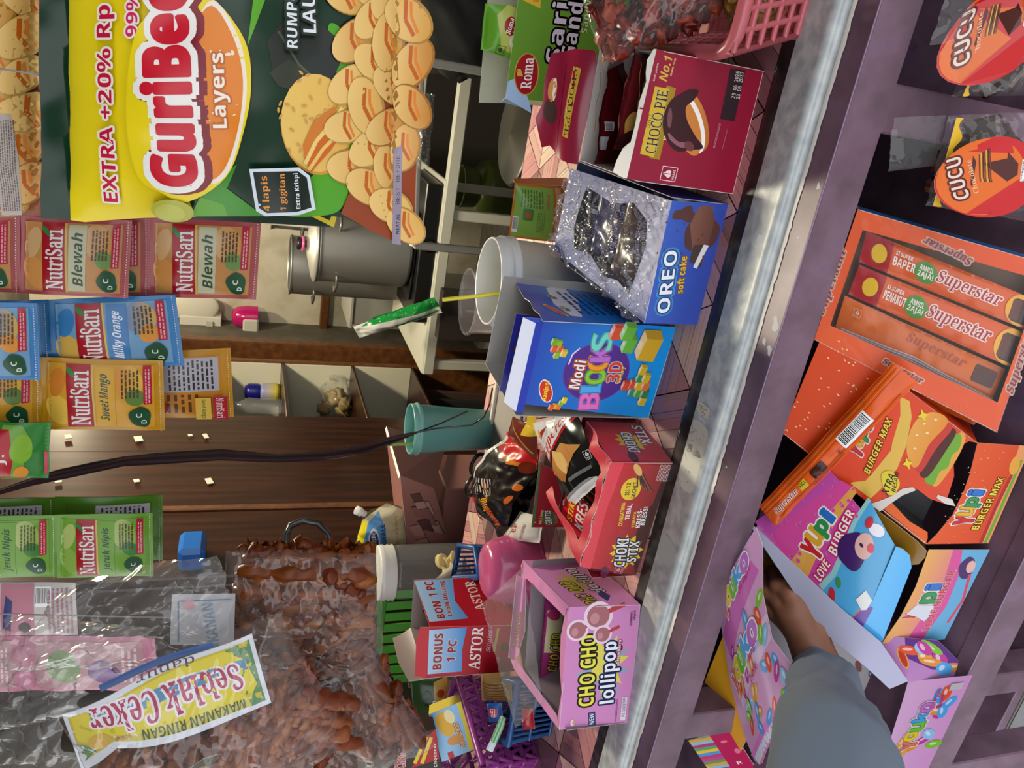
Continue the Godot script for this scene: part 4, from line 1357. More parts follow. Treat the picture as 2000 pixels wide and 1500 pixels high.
func wire_tray(called: String, label: String, rim: Array, depth: float, c: Color) -> void:
	# small plastic tray basket: rim loop of four corners, slatted walls
	var mid: Vector3 = (rim[0] + rim[1] + rim[2] + rim[3]) / 4.0
	var t = thing(called, label, "basket", mid - Vector3(0, depth, 0))
	var g = Lump.new()
	g.tube(rim + [rim[0]], 0.006, c, 8)
	put(t, "rim", g, M.plastic)
	g = Lump.new()
	for w in 4:
		var a: Vector3 = rim[w]
		var b: Vector3 = rim[(w + 1) % 4]
		var n = roundi(a.distance_to(b) / 0.012)
		for k in n:
			var p = a.lerp(b, (k + 0.5) / n)
			g.tube([p, p.lerp(mid, 0.12) - Vector3(0, depth, 0)], 0.0025, c, 6)
		for h in [0.5, 1.0]:
			g.tube([a.lerp(mid, 0.12 * h) - Vector3(0, depth * h, 0), b.lerp(mid, 0.12 * h) - Vector3(0, depth * h, 0)], 0.003, c, 6)
	put(t, "slat_wall", g, M.plastic)
	g = Lump.new()
	var o = []
	for p in rim:
		o.append(p.lerp(mid, 0.12) - Vector3(0, depth, 0))
	g.quad(o[3], o[2], o[1], o[0], c)
	g.quad(o[0], o[1], o[2], o[3], c)
	put(t, "base", g, M.plastic)


func small_goods() -> void:
	var g = Lump.new()
	var s: Sheet
	var t: Node3D
	# tea packet
	var a = [Vector3(-0.2658, 0.8875, -1.3), Vector3(-0.1635, 0.9062, -1.3), Vector3(-0.1684, 1.0112, -1.3), Vector3(-0.2636, 1.0058, -1.3), 9.97, 11.17]
	t = thing("tea_packet", "green and orange tea powder packet standing open behind the shiny film carton", "packet", (a[0] + a[1]) / 2)
	s = blank(a, "b8712a")
	s.rect(0.38, 3.76, 9.5, 10.82, "7cae4e")
	s.rect(0.31, 2.16, 9.62, 3.31, "c9a070")
	s.text("Teajus", [7.22, 4.79, 2.46, 0.8, -3.124], "b83a2a", "sb")
	s.bars(1.08, 10.01, 4.05, 10.9, rng, false)
	s.round_rect(3.56, 7.54, 5.75, 9.36, 0.3, "4a7a3a")
	s.rect(4.16, 7.98, 4.97, 8.81, "c04a30")
	s.lines(5.92, 5.65, 8.97, 10.01, 8, "4a6a34", rng)
	s.lines(1.66, 5.32, 5.39, 6.82, 5, "5a7a3a", rng)
	pouch(t, "wrapper", a, s, 0.03, col("a8642a"), 91, {"seal": 0.02})
	var flp = [Vector3(-0.1628, 0.9085, -1.2945), Vector3(-0.1525, 0.9015, -1.3358), Vector3(-0.1648, 1.0072, -1.3238), Vector3(-0.1691, 1.0092, -1.3059), 3.08, 10.43]
	card(t, "open_flap", flp, blank(flp, "a8642a"), {"back": col("a8642a")})
	# white board under the tumbler
	var d = [Vector3(-0.6883, 0.906, -1.3296), Vector3(-0.4957, 0.906, -1.3773), Vector3(-0.5346, 0.906, -1.505), Vector3(-0.7958, 0.906, -1.4956), 22.99, 16.57]
	t = thing("white_board", "pale grey board with a white raised edge lying in front of the teal tumbler", "board", (d[0] + d[2]) / 2)
	card(t, "sheet", d, blank(d, "8d8784"), {"thick": 0.004, "edge": col("cfcac2"), "mat": M.matte})
	g = Lump.new()
	g.tube([d[3] + Vector3(0, 0.003, 0), d[2] + Vector3(0, 0.003, 0)], 0.006, col("d6d2c8"), 8)
	put(t, "edge_strip", g, M.matte)
	# black snack bag lying upside down
	var e = [Vector3(-0.7168, 0.9885, -1.3698), Vector3(-0.8692, 0.9757, -1.325), Vector3(-0.7581, 0.9342, -1.0927), Vector3(-0.5908, 0.9466, -1.1337), 16.60, 26.58]
	t = thing("macaroni_bag", "black snack bag with red ends and flame print lying upside down by the scissors", "snack bag", (e[0] + e[2]) / 2)
	s = Sheet.new()
	s.poly([5.11, 4.45, -2.31, 15.62, 1.23, 26.96, 5.27, 26.13, 13.39, 19.45, 19.7, 12.35, 17.86, 10.52, 15.69, 5.5, 11.95, -1.21, 8.14, -0.27], "1d1a19")
	s.poly([-2.31, 15.62, 1.23, 26.96, 4.45, 26.26, 3.12, 21.11, 1.67, 14.64, 0.08, 11.89], "b8222a")
	s.poly([1.67, 14.64, 3.12, 21.11, 4.45, 26.26, 5.01, 25.78, 3.89, 20.76, 3.77, 18.08, 3, 17.68, 2.67, 14.44], "c8742a")
	s.poly([11.95, -1.21, 15.77, 2.95, 16.62, 5.48, 12, 2.26], "a81e26")
	s.line([-1.44, 15.63, 1.82, 8.77, 7.37, 3.4, 13.27, 1.18], 0.9, "c8c8c8")
	s.text("MAKARONI", [14.82, 10.99, 3.92, 2.76, 0.115], "d8662a", "b", "7a1c14", 0.12)
	s.text("SPIRAL", [12.53, 8.69, 2.86, 2.37, 0.157], "d8982a", "b")
	s.text("PEDAS", [11.57, 10.77, 2.59, 1.82, 0.174], "d8982a", "b")
	s.text("BERANI", [8.38, 10.55, 1.73, 1.34, 0.261], "d86a2a", "b")
	s.lines(6.84, 5.59, 10.25, 13.63, 7, "b0aeaa", rng)
	s.oval(8, 22.35, 0.67, 1.28, "c86a2a")
	s.oval(10.41, 20.16, 0.59, 1.54, "b85a24", 0.5)
	s.oval(4.44, 24.03, 1.11, 2.11, "6a2a1c")
	pouch(t, "wrapper", e, s, 0.055, col("1a1716"), 93, {"wrinkle": 0.006, "seal": 0.03})
	# scissors
	t = thing("scissors", "black handled scissors half hidden behind the black snack bag", "scissors", Vector3(-0.8787, 0.91, -1.5174))
	var ring = func(c0: Vector3) -> Array:
		var p = []
		for i in 17:
			p.append(c0 + Vector3(cos(TAU * i / 16) * 0.026, sin(TAU * i / 16) * 0.02, sin(TAU * i / 16) * 0.012))
		return p
	for c0 in [Vector3(-0.8376, 0.925, -1.4983), Vector3(-0.9019, 0.925, -1.5099)]:
		g = Lump.new()
		g.tube(ring.call(c0), 0.005, col("161616"), 8)
		put(t, "handle", g, M.plastic)
	g = Lump.new()
	g.tube([Vector3(-0.8705, 0.915, -1.5034), Vector3(-0.803, 0.91, -1.3857)], [0.006, 0.004], col("8a8c8e"), 8, 1.8)
	put(t, "blade", g, M.steel)
	# white packet, promotion card, cracker packet, brown packets
	var f = [Vector3(-0.7632, 0.9337, -1.0743), Vector3(-0.7074, 0.9371, -1.0718), Vector3(-0.7462, 0.9484, -1.1536), Vector3(-0.8443, 0.9509, -1.2074), 8.39, 12.40]
	t = thing("paper_packet", "white paper packet with red print between the black snack bag and the pink cup", "packet", (f[0] + f[1]) / 2)
	s = blank(f, "c9c6c2")
	s.text("EF", [4.06, 9.03, 2.57, 1.82, 0.121], "b8302a", "b")
	s.lines(1.07, 10.2, 5.38, 10.93, 3, "4a6a5a", rng)
	s.lines(0.99, 4.72, 5.76, 5.93, 3, "a05048", rng)
	pouch(t, "wrapper", f, s, 0.02, col("c9c6c2"), 95)
	var h = [Vector3(-0.7007, 0.9038, -1.0289), Vector3(-0.5945, 0.9445, -1.0323), Vector3(-0.578, 0.9805, -1.038), Vector3(-0.706, 0.9711, -1.0408), 12.11, 5.43]
	t = thing("promotion_card", "dark red promotion card with round green badge behind the red stick carton", "card", (h[0] + h[1]) / 2)
	s = blank(h, "86101e")
	s.poly([0, 5.33, 0.92, 5, 12.55, 4.96, 12.11, 5.43], "2a6a3a")
	s.oval(1.85, 2.84, 1.56, 1.19, "2a6a34", 0.1)
	s.text("BELI beng", [2.05, 4.11, 2.8, 0.57, -0.053], "d8c08a", "b")
	s.text("GRATIS", [2.04, 3.06, 2.9, 0.92, 0.084], "dfe0dc", "b", "1c4a2a", 0.1)
	s.text("beng-beng", [2.93, 1.85, 4.1, 0.8, 0.002], "c8383c", "b")
	s.text("x", [0.97, 5.01, 0.32, 0.35, 0.101], "d8c04a", "b")
	card(t, "card", h, s, {"back": col("6a0c18")})
	var i = [Vector3(-0.5921, 0.973, -0.9131), Vector3(-0.4824, 0.9779, -0.8212), Vector3(-0.4255, 0.9975, -0.912), Vector3(-0.5089, 1.0016, -1.0446), 14.99, 13.36]
	t = thing("cracker_packet", "white and black cracker packet lying across the open red stick carton", "packet", (i[0] + i[1]) / 2)
	s = blank(i, "1c1a1c")
	s.poly([0, 13.36, 14.99, 13.36, 1.76, 6.89, -0.24, 10.61], "cfcfd4")
	s.line([1.76, 6.89, 14.85, 12.73], 0.5, "b01a28")
	s.text("Superco", [6.71, 10.48, 12.55, 2.04, 0.423], "b8202c", "b", "dcdce0", 0.12, 0.15)
	s.poly([0.8, 11.22, 1.53, 10.58, 5.53, 12.31, 2.95, 12.02], "9a1420")
	s.text("KHONG GUAN", [3.15, 10.74, 4.67, 0.55, 0.384], "e0dcdc", "b")
	s.oval(1.55, 11.41, 0.46, 0.68, "d89a3a")
	s.oval(7.31, 11.83, 0.65, 1, "e4e4e4")
	s.burst(7.31, 11.83, 0.15, 0.35, 5, "1c1a1c")
	s.poly([0.95, 5.52, 8.63, 8.95, 13.63, 7.31, 4.78, 3.21], "a86a34", "c68c4c")
	s.oval(6.66, 6.2, 1.57, 1.95, "d8b06a", 0.5, null, 0.2)
	s.halal(13.96, 5.13, 1.3, "cfcfd4")
	s.lines(6.34, 2.81, 13.77, 3.39, 5, "a8a8ac", rng)
	s.poly([0, 0, 14.99, 0, 13.34, 1.28, -0.89, 1.15], "dcdcde")
	s.poly([-0.89, 1.15, 13.34, 1.28, 11.85, 1.74, -0.17, 1.61], "8a8a90")
	pouch(t, "wrapper", i, s, 0.025, col("1c1a1c"), 97, {"wrinkle": 0.003, "seal": 0.03})
	var j = [Vector3(-0.6108, 0.9577, -1.097), Vector3(-0.5319, 0.9838, -1.0685), Vector3(-0.5491, 0.9961, -1.1527), Vector3(-0.6072, 0.9824, -1.1973), 8.12, 9.51]
	t = thing("brown_packet", "brown and yellow packet tucked behind the black and white cracker packet", "packet", (j[0] + j[1]) / 2)
	s = blank(j, "6a2a1c")
	s.poly([6.46, 0.04, 11.48, 0.24, 11.28, 3.61, 5.4, 4.21], "d0b030")
	s.line([6.92, 9.16, 1.84, 0.88], 0.4, "b8884a")
	pouch(t, "wrapper", j, s, 0.02, col("6a2a1c"), 98)
	# blue baskets
	wire_tray("blue_basket", "small blue plastic basket in front of the clear storage jar", [Vector3(-0.9039, 1, -1.1694), Vector3(-0.8717, 1, -1.2189), Vector3(-0.9354, 1, -1.3217), Vector3(-1.0226, 1, -1.3246)], 0.09, col("1e4a86"))
	wire_tray("blue_basket", "small blue plastic basket holding sachets, left of the pink lollipop carton", [Vector3(-1.0825, 0.985, -0.9262), Vector3(-0.9512, 0.985, -0.9366), Vector3(-1.0369, 0.985, -1.0398), Vector3(-1.1702, 0.985, -1.0391)], 0.08, col("1f4a80"))
	# purple basket with triangular holes
	var hi = [Vector3(-1.0832, 1.042, -0.8906), Vector3(-1.0709, 1.042, -1.093)]
	hi.append(hi[1] + Vector3(-0.3, 0, -0.06))
	hi.append(hi[0] + Vector3(-0.3, 0, -0.06))
	var lo = [Vector3(-1.1678, 0.903, -0.961), Vector3(-1.1544, 0.903, -1.1537)]
	lo.append(lo[1] + Vector3(-0.12, 0, -0.04))
	lo.append(lo[0] + Vector3(-0.12, 0, -0.04))
	t = thing("purple_basket", "purple plastic basket with triangular holes holding snack packs at the far end", "basket", (lo[0] + lo[2]) / 2)
	var c = col("8a3a86")
	g = Lump.new()
	g.tube(hi + [hi[0]], 0.006, c, 10)
	put(t, "rim", g, M.plastic)
	g = Lump.new()
	for w in 4:
		var a0: Vector3 = lo[w]
		var b0: Vector3 = lo[(w + 1) % 4]
		var a1: Vector3 = hi[w]
		var b1: Vector3 = hi[(w + 1) % 4]
		var n = roundi(a1.distance_to(b1) / 0.03)
		for r in 5:
			g.tube([a0.lerp(a1, r / 4.0), b0.lerp(b1, r / 4.0)], 0.005, c, 6)
			if r == 4:
				break
			for k in n:
				var x0 = float(k) / n
				var x1 = (k + 0.5) / n
				var x2 = float(k + 1) / n
				var f0 = func(x: float, r0: int) -> Vector3: return a0.lerp(a1, r0 / 4.0).lerp(b0.lerp(b1, r0 / 4.0), x)
				g.tube([f0.call(x0, r), f0.call(x1, r + 1)], 0.0045, c, 6)
				g.tube([f0.call(x1, r + 1), f0.call(x2, r)], 0.0045, c, 6)
	put(t, "lattice_wall", g, M.plastic)
	g = Lump.new()
	g.quad(lo[0], lo[1], lo[2], lo[3], c)
	g.quad(lo[3], lo[2], lo[1], lo[0], c)
	put(t, "base", g, M.plastic)
	# packs in the purple basket
	var bk = [Vector3(-1.1894, 0.9987, -1.0198), Vector3(-1.0965, 1.0348, -1.0502), Vector3(-1.1314, 1.0958, -1.0598), Vector3(-1.2263, 1.0643, -1.0302), 10.42, 7.35]
	t = thing("biscuit_box", "small light blue and yellow biscuit box standing in the purple basket", "carton", (bk[0] + bk[1]) / 2)
	s = blank(bk, "8abbe0")
	s.poly([0, 0, 10.42, 0, 10.48, 1.49, 5.22, 1.42, 0.13, 1.89], "e0cc2c")
	s.oval(7.21, 4.76, 2.77, 1.55, "d8a82c", 0.2)
	s.oval(8.43, 3.57, 1.51, 0.94, "e6d8a0", 0.2)
	s.text("SUPER BISKUIT", [4.01, 2.72, 5.4, 0.87, 0.020], "e8dcb0", "b", "c05a2a", 0.12)
	s.oval(3.39, 3.72, 1.03, 1.61, "c88a3c")
	s.rect(0.0, 4.8, 1.4, 5.9, "b01e24")
	card(t, "front_panel", bk, s)
	var kb = (bk[2] - bk[1]).cross(bk[1] - bk[0]).normalized() * 0.03
	var kq = [bk[1], bk[1] + kb, bk[2] + kb, bk[2], 3.0, bk[5]]
	card(t, "side_panel", kq, blank(kq, "c8b43a"))
	kq = [bk[3], bk[2], bk[2] + kb, bk[3] + kb, bk[4], 3.0]
	card(t, "top_panel", kq, blank(kq, "8a1a20"))
	kq = [bk[1] + kb, bk[0] + kb, bk[3] + kb, bk[2] + kb, bk[4], bk[5]]
	card(t, "back_panel", kq, blank(kq, "8abbe0"))
	var l = [Vector3(-1.2188, 1.0721, -0.9992), Vector3(-1.1277, 1.0907, -1.021), Vector3(-1.1527, 1.1649, -1.0288), Vector3(-1.2384, 1.1629, -1.011), 9.15, 8.62]
	t = thing("chocolate_box", "dark brown chocolate snack box with red and yellow lettering at the far end", "carton", (l[0] + l[1]) / 2)
	s = blank(l, "2a1612")
	s.text("Chocho", [5.42, 7.17, 5.42, 1.93, -0.058], "c8303a", "b", "e6e0dc", 0.14)
	s.poly([2.24, 5.19, 8.01, 2.04, 9.15, 0, 3.02, 0.13], "a81c20")
	s.line([3.12, 4.6, 8.01, 2.04], 0.7, "d8c02c")
	s.line([2.81, 3.31, 7.69, 1.1], 0.7, "d8c02c")
	s.text("Chococar", [3.93, 0.81, 4.9, 0.61, -0.064], "e6dcd8", "b")
	card(t, "front_panel", l, s)
	kq = [l[1], l[1] + Vector3(0.0, 0, -0.03), l[2] + Vector3(0.0, 0, -0.03), l[2], 3.0, l[5]]
	card(t, "side_panel", kq, blank(kq, "2a1612"))
	var m = [Vector3(-1.217, 1.0218, -1.1397), Vector3(-1.1201, 1.043, -1.1403), Vector3(-1.1335, 1.1127, -1.1597), Vector3(-1.2324, 1.0952, -1.1603), 9.98, 7.57]
	t = thing("tea_sachet", "green and orange tea sachet with a strawberry standing open in the purple basket", "sachet", (m[0] + m[1]) / 2)
	s = blank(m, "2e4a24")
	s.poly([0, 0, 9.98, 0, 8.98, 2.83, -0.19, 3.11], "c8a04a")
	s.text("Teh", [2.73, 2.99, 3.4, 1.26, 0.107], "e6e6dc", "b", "2a6a34", 0.12)
	s.oval(6.02, 1.59, 1.14, 0.73, "b03a2a")
	s.oval(4.77, 4.29, 2.26, 1.03, "22381c")
	pouch(t, "wrapper", m, s, 0.02, col("2e4a24"), 101)
	var gs = [Vector3(-1.2069, 1.0513, -1.2), Vector3(-1.1433, 1.0657, -1.2), Vector3(-1.1374, 1.1156, -1.2), Vector3(-1.2002, 1.1023, -1.2), 6.47, 5.08]
	t = thing("gold_sachet", "crumpled olive gold sachet behind the tea sachet in the purple basket", "sachet", (gs[0] + gs[1]) / 2)
	pouch(t, "wrapper", gs, blank(gs, "5a4a1c"), 0.03, col("4a3c18"), 102, {"wrinkle": 0.006})
	var o = [Vector3(-1.06, 0.9581, -0.9998), Vector3(-0.9855, 0.9744, -1.0002), Vector3(-1.0049, 1.0223, -1.0197), Vector3(-1.0703, 1.0104, -1.0203), 7.14, 5.62]
	t = thing("wooden_stick_pack", "pack of flat wooden sticks in brown paper beside the purple basket", "packet", (o[0] + o[1]) / 2)
	s = blank(o, "9a7442")
	for x in 7:
		s.line([0.5 + x * 0.75, 0.3, 0.7 + x * 0.72, 5.2], 0.12, "5a4022")
	pouch(t, "wrapper", o, s, 0.02, col("8a6638"), 103)
	var p = [Vector3(-1.0399, 0.9973, -0.9401), Vector3(-0.9959, 1.0083, -0.9399), Vector3(-1.0051, 1.0301, -0.9501), Vector3(-1.0492, 1.0186, -0.9499), 4.54, 2.55]
	t = thing("blue_sachet", "small blue sachet with a red oval in the left blue basket", "sachet", (p[0] + p[1]) / 2)
	s = blank(p, "1c4a8e")
	s.oval(2.72, 1.63, 1.12, 0.83, "a81e2a")
	s.lines(1.76, 1.17, 3.67, 2.09, 3, "e0d0d0", rng)
	pouch(t, "wrapper", p, s, 0.01, col("1c4a8e"), 104)
	var q = [Vector3(-1.0451, 0.9436, -0.9197), Vector3(-0.9966, 0.956, -0.9203), Vector3(-1.0036, 0.9725, -0.9297), Vector3(-1.0569, 0.9612, -0.9303), 5.23, 2.19]
	t = thing("red_sachet", "red film sachet lying in the left blue basket", "sachet", (q[0] + q[1]) / 2)
	pouch(t, "wrapper", q, blank(q, "9a1e28"), 0.012, col("9a1e28"), 105)
	t = thing("paste_tube", "green striped stick sachet lying across the left blue basket", "sachet", Vector3(-1.0235, 1.0212, -0.9))
	g = Lump.new()
	g.tube([Vector3(-0.9862, 1.0182, -0.9), Vector3(-1.0008, 1.0227, -0.895), Vector3(-1.0226, 1.0339, -0.885)], [0.005, 0.0065, 0.006], func(u, v) -> Color: return col("2e7a44").lerp(col("a8d0b0"), 0.5 + 0.5 * sin(u * 40.0)), 14, 1.0)
	put(t, "wrapper", g, M.foil)
	g = Lump.new()
	g.tube([Vector3(-1.0226, 1.0339, -0.885), Vector3(-1.0356, 1.0405, -0.88)], [0.0062, 0.007], col("c2ccd4"), 12, 0.6)
	put(t, "end_seal", g, M.foil)
	# green slatted crate at the back
	t = thing("green_crate", "bright green plastic crate with upright slats behind the red wafer carton", "crate", Vector3(-1.36, 0.86, -1.52))
	for k in 9:
		var x = Vector3(-1.1812, 1.0455, -1.5).lerp(Vector3(-1.4835, 1.0119, -1.5), (k + 0.5) / 9.0)
		g = Lump.new()
		g.box(Vector3(x.x, 1.0, x.z), Vector3(0.0235, 0.22, 0.006), col("3f8a2c"), Basis.IDENTITY, 0.002)
		put(t, "slat", g, M.plastic)
	g = Lump.new()
	var ca = Vector3(-1.1762, 1.1146, -1.5)
	var cb = Vector3(-1.4738, 1.0859, -1.5)
	g.box(Vector3((ca.x + cb.x) / 2, 1.11, -1.504), Vector3(ca.x - cb.x + 0.02, 0.02, 0.02), col("35782a"))
	g.box(Vector3((ca.x + cb.x) / 2, 0.9, -1.504), Vector3(ca.x - cb.x + 0.02, 0.02, 0.02), col("35782a"))
	put(t, "frame", g, M.plastic)
	# detergent pouch and the vinyl covered ledge behind the counter
	var r = [Vector3(-1.2696, 0.9863, -1.7792), Vector3(-1.1172, 1.0128, -1.781), Vector3(-1.1461, 1.136, -1.7989), Vector3(-1.2924, 1.1375, -1.8009), 15.05, 14.11]
	t = thing("softener_pouch", "yellow and blue fabric softener pouch with a white spout behind the storage jar", "pouch", (r[0] + r[1]) / 2)
	s = Sheet.new()
	s.poly([-0.01, -0.12, 12.14, -0.26, 14.02, 1.78, 15.99, 5.93, 14.02, 10.52, 12.08, 12.89, 2.28, 14.36, 0.32, 14.42], "c9bf9a")
	s.poly([12.08, 12.89, 11.45, 11.3, 0.59, 12.51, 0.32, 14.42, 2.28, 14.36], "dccb2a")
	s.poly([11.45, 11.3, 14.43, 8.36, 9.56, 6.18, 1.14, 5.84, 0.59, 12.51], "5a94cc")
	s.oval(5.7, 9.21, 4.32, 1.58, "d6dae2", 0.1)
	s.oval(5.7, 9.21, 3.65, 1.15, "24407e", 0.1)
	s.text("SO KLIN", [5.62, 9.22, 5.41, 1.11, 0.149], "e0e4ee", "b")
	s.text("ROYALE", [7.19, 6.73, 7.21, 1.11, 0.094], "24407e", "b")
	s.text("Scented Beauty", [7.53, 3.07, 10.46, 0.94, 0.039], "a8905a", "sb")
	s.text("refill", [2.87, 12.98, 3.27, 0.9, -0.171], "b0402a", "b")
	var soft = pouch(t, "wrapper", r, s, 0.05, col("b8ae8a"), 107, {"wrinkle": 0.005, "seal": 0.03})
	g = Lump.new()
	g.lathe([[0.0, 0.0], [0.009, 0.0], [0.009, 0.012], [0.012, 0.013], [0.012, 0.03], [0.0, 0.031]], Vector3(-1.154, 1.1199, -1.79), col("dcdcd8"), Basis.from_euler(Vector3(0, 0, -0.5)), 16)
	put(soft, "spout_cap", g, M.plastic)
	t = thing("vinyl_ledge", "low ledge wrapped in the same pink wood-print vinyl behind the counter", "ledge", Vector3(-1.35, 0.8, -2.0))
	var u = [Vector3(-1.2798, 0.8636, -1.75), Vector3(-1.0514, 0.95, -1.75), Vector3(-1.0107, 1.0463, -1.75), Vector3(-1.2726, 0.9942, -1.75), 25.55, 11.77]
	s = blank(u, "94655f")
	var tn = ["a87a74", "6a4446", "b08a80", "8a5a58", "5a3a3c"]
	for b in 14:
		var x = rng.randf_range(0.5, u[4] - 5.0)
		var y = rng.randf_range(0.5, u[5] - 5.0)
		s.poly([x, y, x + 4.5, y + 1.0, x + 3.0, y + 4.5, x + 0.4, y + 3.4], tn[b % 5])
		s.line([x, y, x + 4.5, y + 1.0, x + 3.0, y + 4.5], 0.2, "2a1a1c")
	card(t, "front_sheet", u, s, {"thick": 0.01, "back": col("94655f"), "mat": M.plastic})
	var vq = [u[1], u[1] + Vector3(0.0, -0.09, -0.25), u[2] + Vector3(0.02, 0, -0.25), u[2], 25.0, 20.0]
	g = Lump.new()
	g.box(Vector3((u[0].x + u[1].x) / 2, u[1].y / 2 - 0.02, -1.87), Vector3(0.2, u[1].y - 0.04, 0.2), col("94655f"), Basis.IDENTITY, 0.004)
	put(t, "base", g, M.plastic)
	g = Lump.new()
	g.quad(u[3], u[2], u[2] + Vector3(0, 0, -0.25), u[3] + Vector3(0, 0, -0.25), col("94655f"))
	put(t, "top_sheet", g, M.plastic)
	card(t, "end_sheet", vq, blank(vq, "94655f"), {"thick": 0.01, "mat": M.plastic})

func wall_of(t: Node3D, called: String, a: Vector3, b: Vector3, d: Vector3, color: String, inner: String) -> void:
	# card wall from the edge a - b along the vector d
	var q = [a + d, b + d, b, a, a.distance_to(b) * 100.0, d.length() * 100.0]
	card(t, called, q, blank(q, color), {"back": col(inner)})


func shelf_goods() -> void:
	wafer_bar_carton()
	burger_carton()
	love_burger_carton()
	magic_carton()
	striped_carton()
	loose_bar()
	strip_packs()


func bar_print(s: Sheet, w: float, h: float, name_a: String, name_b: String) -> void:
	# print of an orange wafer bar lying with its length along x
	s.rect(0, 0, w * 0.17, h, "a01c24")
	s.oval(w * 0.1, h * 0.5, w * 0.045, h * 0.3, "d8b02c")
	s.text(name_a, [w * 0.24, h * 0.74, w * 0.1, h * 0.13, 0.0], "ece6e0", "b")
	s.text(name_b, [w * 0.25, h * 0.48, w * 0.13, h * 0.28, 0.0], "ece6e0", "b")
	s.oval(w * 0.375, h * 0.5, w * 0.065, h * 0.34, "4e8a34")
	s.text("AMBIL", [w * 0.375, h * 0.62, w * 0.08, h * 0.16, 0.0], "ece6e0", "b")
	s.text("2AJA!", [w * 0.375, h * 0.4, w * 0.09, h * 0.22, 0.0], "ece6e0", "b")
	s.text("Superstar", [w * 0.62, h * 0.52, w * 0.36, h * 0.52, 0.0], "a01c3c", "sb", "e8cdbc", 0.12, 0.25)
	s.oval(w * 0.92, h * 0.5, w * 0.09, h * 0.5, "e0a02c")
	s.round_rect(w * 0.87, h * 0.1, w * 0.99, h * 0.85, 0.3, "3a1c16")
	s.round_rect(w * 0.86, h * 0.15, w * 0.91, h * 0.8, 0.2, "5a3026")


